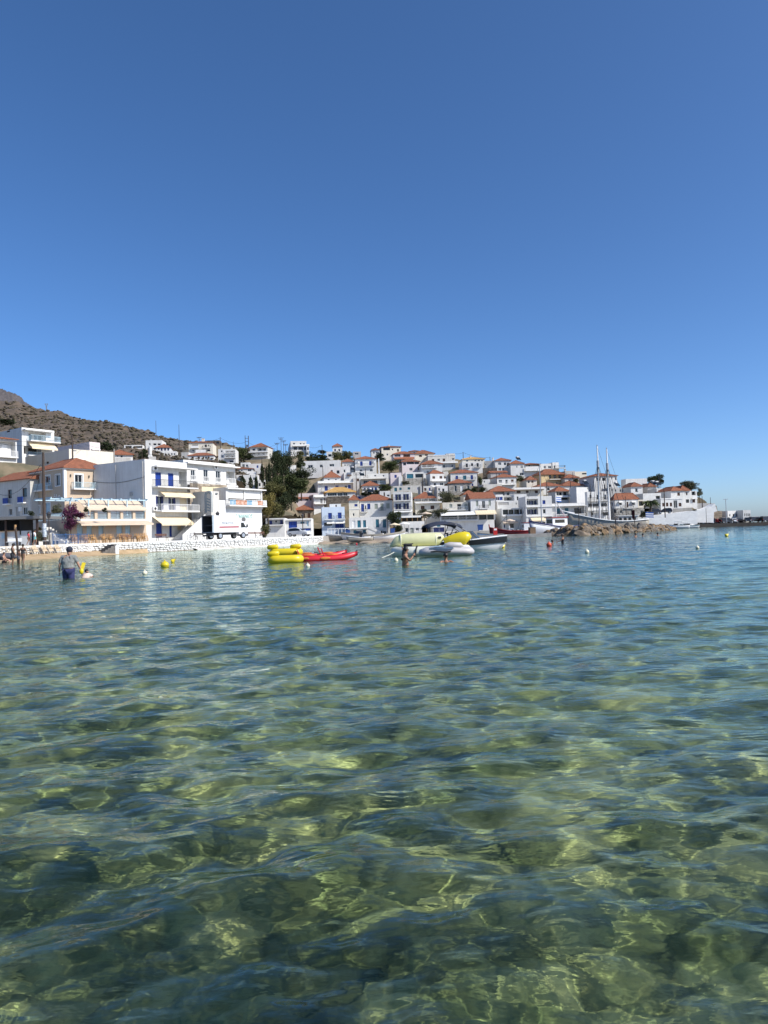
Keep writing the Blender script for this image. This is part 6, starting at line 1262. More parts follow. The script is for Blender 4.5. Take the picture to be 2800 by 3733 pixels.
def car(loc, heading, kind, colname, col, label, group=None):
    prof, glass, L2 = car_mesh(kind, col, colname); o = empty('parked_car', tuple(loc), heading, label, 'car', group); hw = .84
    n = len(prof); vs = []
    for s in (-1, 1):
        for x, z in prof: vs.append((x, s*(hw-(.14*max(0, z-.9)/.6)), z))
    fs = [(i, i+1, n+i+1, n+i)[::-1] for i in range(n-1)]+[tuple(range(n)), tuple(range(2*n-1, n-1, -1)), (n-1, 0, n, 2*n-1)[::-1]]
    b = mesh_obj('body', vs, fs, paint(colname, col), o); md = b.modifiers.new('soft', 'BEVEL'); md.width = .07; md.segments = 2; md.limit_method = 'ANGLE'; md.angle_limit = .5
    for s in (-1, 1):
        g = len(glass); v2 = [(x, s*(hw-(.14*max(0, z-.9)/.6)+.006), z) for x, z in glass]; q = mesh_obj('side_window', v2, [tuple(range(g)) if s < 0 else tuple(range(g-1, -1, -1))], CARGL, o)
    zf = [p for p in prof]
    # windscreens
    i = max(range(n-1), key=lambda k: -abs(prof[k][0]-prof[k+1][0])*0+(prof[k][1]-prof[k+1][1] if prof[k][1] > 1.2 and prof[k][0] > -.6 else -9))
    for nm, a, b_ in (('windscreen', prof[i], prof[i+1]), ('rear_window', prof[2], prof[3])):
        a = Vector((a[0], 0, a[1])); b_ = Vector((b_[0], 0, b_[1])); nn = Vector((b_.z-a.z, 0, -(b_.x-a.x))).normalized()*(.012 if nm == 'windscreen' else -.012)
        if nn.z < 0: nn = -nn
        a2 = a.lerp(b_, .1)+nn; b2 = a.lerp(b_, .9)+nn
        mesh_obj(nm, [(a2.x, -.68, a2.z), (a2.x, .68, a2.z), (b2.x, .64, b2.z), (b2.x, -.64, b2.z)], [(0, 1, 2, 3)], CARGL, o)
    for x in (-L2*.66, L2*.66):
        for s in (-1, 1): wheel(o, x, s*.74, .31, .2)
    for s in (-1, 1):
        MB().box(L2-.09, L2+.015, s*.62-.17, s*.62+.17, .6, .76).build('headlight', LAMPW, o); MB().box(-L2-.06, -L2+.1, s*.66-.12, s*.66+.12, .68, .98).build('tail_light', LAMPR, o)
    MB().box(L2-.06, L2+.02, -.26, .26, .42, .53).build('number_plate', TRIM, o); MB().box(-L2-.07, -L2+.02, -.26, .26, .55, .66).build('number_plate', TRIM, o)
    for s in (-1, 1): MB().box(.55, .72, s*.86-.09, s*.86+.09, .98, 1.12).build('mirror', paint(colname, col), o)
    return o
def on_ground(px, d, z): q = P(px, 1930, d); return Vector((q.x, q.y, z))
car(on_ground(1090, 119, QZ+.01), R(-20), 'hatch', 'silver', (.62, .63, .64), 'silver hatchback parked on the promenade beside the white shop')
BK = (.012, .012, .014)
for i, (x, kd, cn, cl, hd, lab) in enumerate([(165, 'sedan', 'white', (.75, .75, .74), 200, 'white saloon at the landward end of the pier'), (290, 'sedan', 'charcoal', (.03, .032, .036), 150, 'charcoal saloon parked beside the white saloon'), (395, 'hatch', 'slate', (.10, .115, .13), 155, 'slate grey hatchback below the bastion'),
    (525, 'van', 'black', BK, 175, 'black van in front of the bastion'), (655, 'hatch', 'red', (.40, .02, .02), 120, 'red hatchback beside the black van'), (745, 'sedan', 'grey', (.22, .23, .24), 100, 'grey saloon before the low pier building'),
    (880, 'van', 'jet', BK, 10, 'big black van beside the twin headed lamp'), (985, 'hatch', 'pearl', (.55, .58, .60), 95, 'pale hatchback before the harbour office'), (1110, 'suv', 'ink', (.014, .014, .018), 20, 'ink black off-roader before the harbour office'),
    (1280, 'suv', 'night', (.012, .013, .016), 250, 'black off-roader before the bright end wing'), (1440, 'van', 'graphite', (.02, .022, .026), 10, 'graphite van past the end wing'), (1560, 'sedan', 'steelblue', (.16, .19, .22), 95, 'steel blue saloon past the graphite van'), (1650, 'van', 'raven', BK, 15, 'raven black van at the seaward end of the pier')]):
    car(on_ground(cx('T', x), 233+(i % 3)*1.6, 1.06), R(hd), kd, cn, cl, lab)
for x, y, lab, hd in ((935, 1000, 'black car beside the broad palm', 185), (1160, 985, 'black estate car beside the leaning pole', 170)):
    p = P(cx('S', x), cyy('S', y+10), 224); car((p.x, p.y, p.z), R(hd), 'suv', 'onyx', BK, lab)

def truck():
    p = on_ground(cx('F', 600), 92.5, QZ+.01); yaw = R(54); o = empty('delivery_truck', tuple(p), yaw, 'white box truck with open rear doors and a red stripe', 'truck')
    WP = mat('truck_white', (.78, .79, .80), .4); BOXI = mat('box_interior', (.05, .05, .055), .8); DOORM = mat('door_panel_grey', (.36, .43, .48), .5)
    L_ = 4.2; x0 = -3.0; x1 = x0+L_; z0 = .85; z1 = 3.0; hw = 1.1
    bx = MB(); t = .06
    bx.box(x0, x1, -hw, -hw+t, z0, z1); bx.box(x0, x1, hw-t, hw, z0, z1); bx.box(x0, x1, -hw+t, hw-t, z1-t, z1); bx.box(x0, x1, -hw+t, hw-t, z0, z0+t); bx.box(x1-t, x1, -hw+t, hw-t, z0+t, z1-t); bx.build('cargo_box', WP, o)
    MB().box(x1-t-.02, x1-t-.004, -hw+t+.01, hw-t-.01, z0+t+.01, z1-t-.01).build('bulkhead', BOXI, o)
    for s in (-1, 1): MB().box(x0+.02, x1-t-.03, s*(hw-t-.015)-.008, s*(hw-t-.015)+.008, z0+t+.01, z1-t-.01).build('inner_lining', BOXI, o)
    MB().box(x0+.05, x1-.1, -hw+t+.02, hw-t-.02, z0+t+.004, z0+t+.03).build('load_floor', BOXI, o)
    MB().box(x0+.3, x0+.36, -hw+.1, hw-.1, z0+.85, z0+.95).build('load_bar', METAL, o)
    fr = MB(); fr.box(x0-.03, x0+.04, -hw-.02, hw+.02, z1-.06, z1+.04); fr.box(x0-.03, x0+.04, -hw-.02, hw+.02, z0-.12, z0+.03)
    for s in (-1, 1): fr.box(x0-.03, x0+.04, s*hw-.04, s*hw+.04, z0+.03, z1-.06)
    fr.build('rear_frame', METAL, o)
    MB().box(x0-.95, x0-.04, -hw-.05, -hw-.01, z0, z1).xf(Matrix.Translation((x0, -hw, 0)) @ Matrix.Rotation(R(38), 4, 'Z') @ Matrix.Translation((-x0, hw, 0))).build('rear_door', DOORM, o)
    MB().box(x0-.02, x0+.9, hw+.03, hw+.07, z0, z1).build('rear_door', DOORM, o); MB().box(x0+.0, x0+.85, -hw-.06, -hw-.02, z0, z1-.15).build('rear_door', WP, o)
    MB().box(x0+.9, x1-.02, -hw-.008, -hw-.003, z0+.58, z0+.76).build('red_stripe', mat('stripe_red', (.33, .02, .03), .5), o)
    XM = Matrix(((1, 0, 0), (0, 0, 1), (0, -1, 0))).transposed()
    def fm(x, z): M = Matrix(((1, 0, 0), (0, 0, -1), (0, 1, 0))).to_4x4(); M.translation = Vector((x, -hw-.012, z)); return M
    text_mesh('\u039c\u03c5\u03ba\u03bf\u03bd\u03bf\u03c2', .48, mat('print_grey', (.10, .13, .16), .6), 'lettering', o, fm(x0+2.35, z0+1.2), .003)
    text_mesh('\u2014\u2014\u2014\u2014', .1, mat('print_grey', (.10, .13, .16), .6), 'lettering', o, fm(x0+2.35, z0+.93), .003)
    cab = [(x1+.12, .55), (x1+.12, 2.1), (x1+.35, 2.28), (x1+.95, 2.26), (x1+1.5, 1.5), (x1+1.62, 1.1), (x1+1.62, .5)]
    c = MB(); c.prism(cab, -1.0, 1.0); co = c.build('cab', WP, o); md = co.modifiers.new('soft', 'BEVEL'); md.width = .06; md.segments = 2; md.limit_method = 'ANGLE'
    for s in (-1, 1):
        q = [(x1+.45, 1.42), (x1+.45, 2.08), (x1+.93, 2.08), (x1+1.33, 1.45)]; mesh_obj('side_window', [(x, s*1.006, z) for x, z in q], [(0, 1, 2, 3) if s > 0 else (3, 2, 1, 0)], CARGL, o)
        MB().box(x1+1.35, x1+1.45, s*1.16-.1, s*1.16+.1, 1.45, 1.85).build('mirror', METAL, o)
        MB().box(x1+1.58, x1+1.64, s*.75-.17, s*.75+.17, .72, .9).build('headlight', LAMPW, o)
    a = Vector((x1+.97, 0, 2.2)); b = Vector((x1+1.5, 0, 1.52)); nn = Vector((.68, 0, .53)).normalized()*.015
    mesh_obj('windscreen', [(a.x+nn.x, -.88, a.z+nn.z), (b.x+nn.x, -.92, b.z+nn.z), (b.x+nn.x, .92, b.z+nn.z), (a.x+nn.x, .88, a.z+nn.z)], [(0, 1, 2, 3)], CARGL, o)
    ch = MB(); ch.box(x0+.1, x1+1.2, -.42, .42, .52, .84); ch.box(x0-.02, x0+.08, -1.0, 1.0, .42, .6); ch.build('chassis', METAL, o)
    MB().box(x1+1.55, x1+1.72, -1.0, 1.0, .34, .56).build('bumper', METAL, o)
    for x in (x0+1.15, x1+.85):
        for s in (-1, 1): wheel(o, x, s*.88, .42, .26)
truck()

# ------------------------------------------------------------------ boats
GEL = mat('white_gelcoat', (.76, .77, .77), .3, var=.06, vscale=1.5); BLK = mat('black_gelcoat', (.012, .013, .016), .25); GREYH = mat('grey_hull', (.34, .31, .255), .5, var=.15, vscale=.6)
REDH = mat('red_hull', (.32, .018, .015), .45, var=.2, vscale=1.2); NAVYC = mat('navy_canvas', (.022, .03, .055), .85, var=.2, vscale=3)
def hull_mesh(name, par, L_, B, H, mt, draft=.35, rise=.5, bow=1.0, stern=.85, flare=.12, n=16, z0=0.0, cut=None, thick=.05):
    "lofted hull; x from stern (-L/2) to bow (+L/2); returns the object"
    rows = []
    for i in range(n+1):
        t = i/n; x = -L_/2+L_*t; bb = B/2*(stern+(1-stern)*min(1, t/.35))*(1-max(0, (t-.45)/.55)**(2.2/bow)); bb = max(bb, .015)
        sh = H*(1+rise*max(0, (t-.3)/.7)**2+.10*max(0, (.3-t)/.3)**2); kz = -draft*(1-max(0, (t-.7)/.3)**2*.9)
        xs = x+(.16*L_*max(0, (t-.75)/.25)**2*.35)
        rows.append([(xs, -bb, sh+z0), (xs-.03*L_*max(0, t-.7), -bb*(1-flare*.6), sh*.5+z0), (x-.05*L_*max(0, t-.7), -bb*(1-flare*1.6)*.92, z0+.0), (x-.06*L_*max(0, t-.7), 0, kz+z0), (x-.05*L_*max(0, t-.7), bb*(1-flare*1.6)*.92, z0), (xs-.03*L_*max(0, t-.7), bb*(1-flare*.6), sh*.5+z0), (xs, bb, sh+z0)])
    vs = [p for r_ in rows for p in r_]; k = 7
    fs = [(i*k+j, (i+1)*k+j, (i+1)*k+j+1, i*k+j+1) for i in range(n) for j in range(k-1)]+[tuple(range(k))]
    o = mesh_obj(name, vs, fs, mt, par, True); md = o.modifiers.new('thickness', 'SOLIDIFY'); md.thickness = thick; md.offset = 1
    return o, rows
def deck(par, rows, i0, i1, dz, mt, name='deck', inset=.04):
    vs = []
    for r_ in rows[i0:i1+1]: vs += [(r_[0][0], r_[0][1]+inset, r_[0][2]+dz), (r_[6][0], r_[6][1]-inset, r_[6][2]+dz)]
    m_ = i1-i0; return mesh_obj(name, vs, [(2*i, 2*i+2, 2*i+3, 2*i+1) for i in range(m_)], mt, par)
def gunwale(par, rows, r, mt, name='gunwale', j=None, dz=0.0):
    m_ = MB()
    for s in (0, 6): m_.tube([Vector(q[s])+Vector((0, 0, dz)) for q in rows], r, 6)
    return m_.build(name, mt, par, True)
def stripe(par, rows, f0, f1, mt, name='stripe', i0=0):
    o = []
    for s, sg in ((0, -1), (6, 1)):
        m1 = 1 if s == 0 else 5; vs = []
        for r_ in rows[i0:]:
            a = Vector(r_[s]); b = Vector(r_[m1]); c = Vector(r_[2 if s == 0 else 4])
            def at(f): return (a.lerp(b, f/.5) if f < .5 else b.lerp(c, (f-.5)/.5))+Vector((0, sg*.075, 0))
            vs += [at(f0), at((f0+f1)/2), at(f1)]
        n_ = len(rows)-i0; fs = [(3*i+j, 3*i+3+j, 3*i+4+j, 3*i+1+j) if sg < 0 else (3*i+1+j, 3*i+4+j, 3*i+3+j, 3*i+j) for i in range(n_-1) for j in range(2)]
        mesh_obj(name, vs, fs, mt, par, True)
def ski_boat():
    p = W(1668, 2006, 0); o = empty('motorboat', (p.x, p.y, 0), R(8), 'white and black motorboat with a navy canopy on a dark tower frame', 'boat')
    h, rows = hull_mesh('hull', o, 6.1, 2.1, .62, GEL, .35, .42, 1.15, .95, .16, 18); stripe(o, rows, .06, .52, BLK, 'black_stripe'); deck(o, rows, 10, 17, -.015, GEL); gunwale(o, rows, .035, GEL); deck(o, rows, 0, 10, -.42, GEL, 'floor')
    CAN = mat('boat_glass', (.05, .06, .065), .08)
    ws = [(.55, -.9, .68), (1.25, -.55, .70), (1.55, 0, .71), (1.25, .55, .70), (.55, .9, .68)]; tp = [(x-.5, y*.9, z+.5) for x, y, z in ws]
    mesh_obj('windscreen', ws+tp, [(i, i+1, 6+i, 5+i) for i in range(4)], CAN, o)
    wf = MB(); 
    for i in range(5): wf.bar(ws[i], tp[i], .022, 5)
    for i in range(4): wf.bar(tp[i], tp[i+1], .022, 5)
    wf.build('windscreen_frame', METAL, o)
    tw = MB()
    for s in (-1, 1):
        tw.tube([(.75, s*.95, .66), (.35, s*.92, 1.25), (-.35, s*.88, 1.72), (-.8, s*.86, 1.78)], .03, 6); tw.tube([(-.9, s*.96, .64), (-.5, s*.9, 1.3), (-.35, s*.88, 1.72)], .03, 6); tw.bar((-1.4, s*.96, .64), (.3, s*.9, 1.28), .022, 5)
    tw.bar((-.35, -.88, 1.72), (-.35, .88, 1.72), .03, 6); tw.build('tower_frame', METAL, o)
    bm_ = []
    for i in range(9):
        t = i/8; x = -2.2+2.35*t; zz = 1.68+.26*math.sin(t*math.pi)**.8
        for j in range(7): y = -1.0+2.0*j/6; bm_.append((x, y, zz-.22*(abs(y))**2.5))
    cn = mesh_obj('canopy', bm_, [(i*7+j, (i+1)*7+j, (i+1)*7+j+1, i*7+j+1) for i in range(8) for j in range(6)], NAVYC, o, True); md = cn.modifiers.new('thickness', 'SOLIDIFY'); md.thickness = .03
    st = MB(); st.box(-2.6, -1.9, -.8, .8, .2, .62); st.box(-1.0, -.5, -.75, -.2, .2, .75); st.box(-1.0, -.5, .2, .75, .2, .75); st.build('seat', mat('white_vinyl', (.72, .72, .70), .6), o)
    en = MB(); en.box(-3.35, -3.0, -.22, .22, .1, .95); en.build('outboard_motor', BLK, o)
ski_boat()

def small_boat(px, py, d, L_, hd, mt, label, canopy=None, stripe_m=None, wind=False, z=None, cover=None, B=None):
    p = P(px, py, d); o = empty('boat', (p.x, p.y, 0 if z is None else z), R(hd), label, 'boat'); h, rows = hull_mesh('hull', o, L_, B or L_*.36, L_*.13, mt, .2, .55, 1.05, .9, .14, 12); gunwale(o, rows, .05, TRIM if mt is not GEL else GREYH)
    deck(o, rows, 0, 12 if cover else 8, -.02 if cover else -.3, cover or OFFW, 'cover' if cover else 'floor'); 
    if not cover: deck(o, rows, 8, 12, -.02, GEL)
    if stripe_m: stripe(o, rows, .03, .2, stripe_m)
    if wind:
        q = [(L_*.1, -L_*.14, L_*.15), (L_*.22, 0, L_*.16), (L_*.1, L_*.14, L_*.15)]; t = [(x-.35, y, zz+.4) for x, y, zz in q]; mesh_obj('windscreen', q+t, [(0, 1, 4, 3), (1, 2, 5, 4)], CARGL, o)
    if canopy:
        m_ = MB(); m_.box(-L_*.3, L_*.08, -L_*.15, L_*.15, L_*.13+1.15, L_*.13+1.21); m_.build('canopy', canopy, o); m_ = MB()
        for sx in (-.28, .05):
            for sy in (-.14, .14): m_.bar((L_*sx, L_*sy, L_*.1), (L_*sx, L_*sy, L_*.13+1.15), .02, 5)
        m_.build('canopy_frame', STEEL, o)
    m_ = MB(); m_.box(-L_*.56, -L_*.48, -.14, .14, L_*.02, L_*.2); m_.build('outboard_motor', BLK, o)
    return o
BZ = .42
small_boat(1262, 1962, 108, 5.6, 188, GREYH, 'grey sided open boat drawn up beside the big flat rock', z=BZ, stripe_m=GEL)
small_boat(1325, 1962, 106, 6.2, 172, GEL, 'white speedboat with windscreen drawn up on the sand', wind=True, z=BZ-.05, stripe_m=GREYH)
small_boat(1395, 1968, 104, 6.0, 6, GEL, 'low white launch with grey side drawn up behind the pale float', z=BZ-.12, stripe_m=GREYH)
small_boat(1312, 1976, 100, 3.6, 200, GREYH, 'small dinghy lying tilted under a grey cover', cover=mat('grey_tarpaulin', (.30, .31, .30), .9, var=.2, vscale=2), z=.3)
small_boat(1372, 1950, 112, 4.2, 20, GEL, 'white dinghy with black cover behind the launch', cover=NAVYC, z=BZ)
for px, d, hd, lab in ((1500, 118, 195, 'white boat with dark canopy before the harbour office'), (1570, 116, 170, 'white boat with dark canopy before the navy doorway')):
    small_boat(px, 1950, d, 5.2, hd, GEL, lab, canopy=NAVYC)
small_boat(1640, 1950, 121, 5.5, 10, GEL, 'white launch moored behind the navy canopy'); small_boat(1795, 1950, 114, 4.4, 185, GEL, 'white tender with blue cover beside the red boat', cover=mat('blue_tarpaulin', (.02, .06, .25), .8))
for x, d, hd, lab, cv in ((80, 214, 20, 'white boat with small cabin below the road wall', None), (1330, 0, 0, '', None)):
    if d: small_boat(cx('T', x), 1905, d, 6, hd, GEL, lab, canopy=AWNW, wind=True)
small_boat(cx('S', 1400), 1908, 205, 6.5, 190, GEL, 'open motor boat moored beyond the tip of the breakwater', wind=True, canopy=TRIM); small_boat(cx('S', 1560), 1908, 208, 5, 170, GEL, 'small white boat moored under the whitewashed retaining wall'); small_boat(cx('T', 165), 1912, 206, 6, 200, GEL, 'white motor boat moored at the root of the pier', stripe_m=TEAL, wind=True)
def fishing_boat(px, d, L_, hd, mt, label, cabin=None, H=None, mast=0, rimc=None, name='fishing_boat'):
    p = P(px, 1940, d); o = empty(name, (p.x, p.y, 0), R(hd), label, 'boat'); h, rows = hull_mesh('hull', o, L_, L_*.33, H or L_*.15, mt, .5, .75, .9, .72, .18, 18); gunwale(o, rows, .08, rimc or TRIM); deck(o, rows, 0, 18, -.28, WOOD)
    sm = MB(); b = Vector(rows[-1][0]); sm.bar((b.x-.05, 0, b.z-1.0), (b.x+.12, 0, b.z+.5), .09, 6); sm.build('stem_post', rimc or TRIM, o)
    return o, rows
o, rows = fishing_boat(1868, 114, 6.4, 172, REDH, 'red wooden fishing boat tied beside the landing stage', rimc=REDH)
q = MB(); q.box(.2, 1.1, -.5, .5, .7, 1.2); q.build('engine_box', GEL, o); q = MB(); q.bar((.8, 0, .7), (.8, 0, 3.6), .05, 6); q.bar((.8, 0, 3.4), (2.6, 0, 1.5), .03, 5); q.build('mast', METAL, o)
ng = MB()
rs = random.Random(2)
for i in range(26): a = Vector((rs.uniform(-1.6, .0), rs.uniform(-.6, .6), .75)); ng.tube([a, a+Vector((rs.uniform(-.4, .4), rs.uniform(-.3, .3), rs.uniform(.2, .6))), a+Vector((rs.uniform(-.8, .8), 0, rs.uniform(.0, .3)))], .05, 4)
ng.build('net_heap', mat('dark_net', (.03, .035, .035), .95), o)
o, rows = fishing_boat(2020, 118, 8.8, 206, GEL, 'white fishing trawler with red cabin roof and net crane', H=1.45, rimc=NAVY)
stripe(o, rows, .03, .10, NAVY, 'navy_line')
c = MB(); c.box(-2.2, .9, -.85, .85, 1.0, 2.95); c.build('cabin', GEL, o); MB().box(-2.35, 1.15, -1.0, 1.0, 2.951, 3.08).build('cabin_roof', REDH, o)
for s in (-1, 1): MB().box(-1.6, .4, s*.86-.012, s*.86+.012, 2.1, 2.65).build('cabin_window', CARGL, o)
MB().box(.89, .915, -.7, .7, 2.05, 2.7).build('windscreen', CARGL, o)
q = MB(); q.bar((-.6, 0, 2.9), (-.6, 0, 6.6), .07, 6); q.bar((-.6, 0, 5.6), (-2.6, 0, 2.9), .05, 5); q.bar((-.6, .25, 5.4), (-2.6, .25, 2.9), .03, 5); q.build('mast', TRIM, o)
FLB = mat('flag_blue', (.03, .12, .42), .8)
def flag(par, x, y, z, w_, h_, dirx=-1):
    fl = MB()
    for i in range(5):
        z_ = z+h_*(i/5); 
        if i % 2 == 0: fl.add([(x, y, z_), (x+dirx*w_, y+.1, z_-.12), (x+dirx*w_, y+.1, z_-.12+h_/5), (x, y, z_+h_/5)], [(0, 1, 2, 3)])
    f1 = fl.build('flag', FLB, par); fl = MB()
    for i in range(5):
        z_ = z+h_*(i/5)
        if i % 2: fl.add([(x, y, z_), (x+dirx*w_, y+.1, z_-.12), (x+dirx*w_, y+.1, z_-.12+h_/5), (x, y, z_+h_/5)], [(0, 1, 2, 3)])
    fl.build('flag_stripe', TRIM, f1)
flag(o, -.6, 0, 5.7, 1.1, .75)
for s in (-.8, .1): q = MB(); q.bar((2.6, s, 1.75), (2.72, s+.05, 1.75), .34, 12); q.build('blue_float', mat('blue_float', (.012, .05, .2), .6), o)
# small white workboat and red rubber dinghy between them
o, rows = fishing_boat(1915, 124, 5.0, 190, GEL, 'small white workboat with a wheelhouse behind the brown crate', H=.8)
MB().box(-.9, .4, -.6, .6, .6, 2.3).build('wheelhouse', GEL, o); MB().box(-1.0, .5, -.7, .7, 2.301, 2.4).build('wheelhouse_roof', REDH, o); MB().box(.38, .42, -.4, .4, 1.5, 2.0).build('windscreen', CARGL, o)
p = P(1940, 1944, 109.5); c = empty('storage_crate', (p.x, p.y, .5), R(10), 'brown storage crate standing on the landing stage', 'crate'); MB().box(-.45, .45, -.4, .4, 0, .95).build('body', mat('brown_crate', (.16, .10, .06), .8, var=.2, vscale=3), c); MB().box(-.48, .48, -.43, .43, .951, 1.0).build('lid', DARKW, c)
p = P(1806, 1950, 108.8); c = empty('fuel_pump', (p.x, p.y, .5), 0, 'red pump cabinet on the landing stage beside the red boat', 'pump'); MB().box(-.3, .3, -.22, .22, 0, 1.1).build('cabinet', mat('signal_red', (.5, .02, .015), .5), c); MB().box(-.22, .22, -.235, -.222, .7, .98).build('panel', TRIM, c)
# twin masted ship behind the breakwater
p = P(2222, 1930, 150); o = empty('sailing_ship', (p.x, p.y, 0), R(176), 'grey wooden sailing ship with two tall white masts', 'ship')
h, rows = hull_mesh('hull', o, 15.5, 4.4, 2.25, GREYH, .9, .95, .9, .75, .15, 22); gunwale(o, rows, .12, TRIM); deck(o, rows, 0, 22, -.4, WOOD)
MB().box(-5.6, -1.6, -1.3, 1.3, 1.8, 3.3).build('deckhouse', OFFW, o); MB().box(-5.8, -1.4, -1.5, 1.5, 3.301, 3.42).build('deckhouse_roof', TRIM, o)
for i in range(4):
    for s in (-1, 1): MB().box(-5.2+.95*i, -4.6+.95*i, s*1.31-.012, s*1.31+.012, 2.4, 3.0).build('cabin_window', CARGL, o)
ship = o; Minv = (Matrix.Translation(o.location) @ Matrix.Rotation(R(176), 4, 'Z')).inverted(); rig = MB()
for pxt, pyt, pxb, pyb in ((2176.8, 1627, 2188.5, 1880), (2211, 1638, 2222, 1884)):
    t = Minv @ P(pxt, pyt, 150); b = Minv @ P(pxb, pyb, 150); t.y = b.y = 0; t.x = b.x = (t.x+b.x)/2
    m_ = MB(); m_.tube([(b.x, 0, 1.0), (b.x, 0, (b.z+t.z)/2), (t.x, 0, t.z)], [.2, .17, .12], 10); mo = m_.build('mast', TRIM, o); m_ = MB(); zz = b.z+(t.z-b.z)*.76; m_.bar((t.x, 0, zz-.9), (t.x, 0, zz+.5), .27, 10); m_.bar((t.x, 0, t.z), (t.x, 0, t.z+.35), .1, 8); m_.build('mast_band', STEEL, mo)
    for s in (-1, 1):
        for k in (-1.3, 0, 1.3): rig.bar((t.x, 0, zz), (t.x+k, s*1.9, 2.2), .045, 4)
    for k in (-3.2, 3.2): rig.bar((t.x, 0, zz), (t.x+k, 0, 2.3), .045, 4)
    rig.bar((t.x, 0, t.z), (t.x-4.5, 0, 2.0), .025, 4)
rig.build('rigging', METAL, o)
m_ = MB(); bx_ = Vector(rows[-1][0]); m_.tube([(bx_.x-1.5, 0, bx_.z-.2), (bx_.x+1.2, 0, bx_.z+.5)], [.16, .09], 8); m_.build('bowsprit', TRIM, o)
flag(o, -7.6, 0, 2.9, 1.6, 1.1)
p = P(1976, 1930, 152); o = empty('sailing_yacht', (p.x, p.y, 0), R(160), 'slim yacht with one tall grey mast behind the trawler', 'yacht'); h, rows = hull_mesh('hull', o, 10, 3, .9, GEL, .6, .4, 1.1, .7, .15, 16); deck(o, rows, 0, 16, -.05, GEL); MB().box(-2, 1.2, -.8, .8, .8, 1.35).build('coachroof', GEL, o)
q = MB(); q.tube([(0, 0, .8), (0, 0, 15.2)], [.12, .085], 8); q.build('mast', STEEL, o); q = MB(); q.bar((0, 0, 2.1), (-3.6, 0, 2.2), .09, 6); q.build('boom', STEEL, o); q = MB(); q.bar((0, 0, 15.1), (5.2, 0, 1.2), .03, 4); q.bar((0, 0, 15.1), (-4.8, 0, 1.2), .03, 4); q.build('rigging', METAL, o)
# banner and flag on the breakwater
for c_, x0, x1, y0, y1, d, mt_, lab in (('S', 535, 585, 930, 1090, 128, mat('maroon_cloth', (.10, .015, .02), .9), 'maroon banner hanging from the breakwater pole'),):
    a = P(cx(c_, x0), cyy(c_, y0), d); b = P(cx(c_, x1), cyy(c_, y1), d); m_ = MB(); n = 8
    vs = [(a.x+(b.x-a.x)*i/n, d+.12*math.sin(i*1.6), z_) for i in range(n+1) for z_ in (a.z, b.z)]; ob = mesh_obj('banner', vs, [(2*i, 2*i+1, 2*i+3, 2*i+2) for i in range(n)], mt_); tag(ob, lab, 'banner')
# ------------------------------------------------------------------ inflatables and kayaks
YEL = mat('yellow_pvc', (.66, .52, .015), .35, var=.06, vscale=2); PALEY = mat('pale_yellow_pvc', (.62, .62, .36), .45, var=.12, vscale=1.5); WHP = mat('white_pvc', (.66, .67, .57), .45, var=.12, vscale=1.5)
SLATE = mat('slate_blue_pvc', (.06, .10, .15), .45, var=.35, vscale=3); GREYP = mat('grey_pvc', (.46, .44, .44), .5, var=.1, vscale=2); STRAP = mat('black_strap', (.015, .015, .017), .7)
REDP = mat('red_polyethylene', (.62, .022, .035), .4, col2=(.50, .02, .03), vscale=1.2); ORP = mat('orange_swirl', (.72, .22, .04), .45, var=.3, vscale=3)
def stadium(L_, B, n=28):
    "closed outline of a rounded oblong"
    r = B/2; pts = []
    for i in range(n):
        a = 2*math.pi*i/n; c_, s_ = math.cos(a), math.sin(a); pts.append(((L_/2-r)*(1 if c_ > 0 else -1)*min(1, abs(c_)*3)+r*c_, r*s_))
    return pts
def ring_tube(mb, pts, z, r, n=10):
    m_ = len(pts); vs = []; 
    for i in range(m_):
        p = Vector((*pts[i], z)); t = (Vector((*pts[(i+1) % m_], z))-Vector((*pts[i-1], z))).normalized(); sd_ = Vector((t.y, -t.x, 0))
        for k in range(n): a = 2*math.pi*k/n; vs.append(p+sd_*(r*math.cos(a))+Vector((0, 0, r*math.sin(a))))
    mb.add(vs, [(i*n+k, ((i+1) % m_)*n+k, ((i+1) % m_)*n+(k+1) % n, i*n+(k+1) % n) for i in range(m_) for k in range(n)]); return mb
def lid(mb, pts, z):
    return mb.add([(x, y, z) for x, y in pts], [tuple(range(len(pts)))])
def inflatable_kayak(px, py, hd, label, deckm, z=0.0, cush=((-.62, .34), (.55, .34))):
    p = W(px, py, 0); o = empty('inflatable_kayak', (p.x, p.y, z), R(hd), label, 'kayak'); L_, B = 1.72, .95
    out = stadium(L_-.4, B-.4); m_ = MB(); ring_tube(m_, out, .17, .21); m_.build('side_tube', YEL, o, True)
    m_ = MB(); inn = [(x*.98, y*.98) for x, y in out]; lid(m_, inn, .30); lid(m_, inn, .06); m_.build('deck', deckm, o)
    m_ = MB(); ring_tube(m_, [(x*1.1, y*1.15) for x, y in out], .27, .08, 6); m_.build('bumper_strip', deckm, o, True)
    for x, w_ in cush:
        m_ = MB(); m_.tube([(x-.3, -.2, .42), (x-.24, -.2, .45), (x+.2, -.2, .47), (x+.27, -.2, .45)], [.05, .12, .13, .05], 10); m_.build('backrest_cushion', YEL, o, True)
    m_ = MB(); m_.box(-.12, .2, -.2, .2, .302, .34); m_.build('seat_pad', YEL, o)
    return o
inflatable_kayak(1042, 2052, 4, 'yellow inflatable with slate blue top floating in front', SLATE, 0, ((-.55, .3),))
inflatable_kayak(1044, 2046, -3, 'yellow inflatable with two fat cushions floating behind', GREYP, .28)
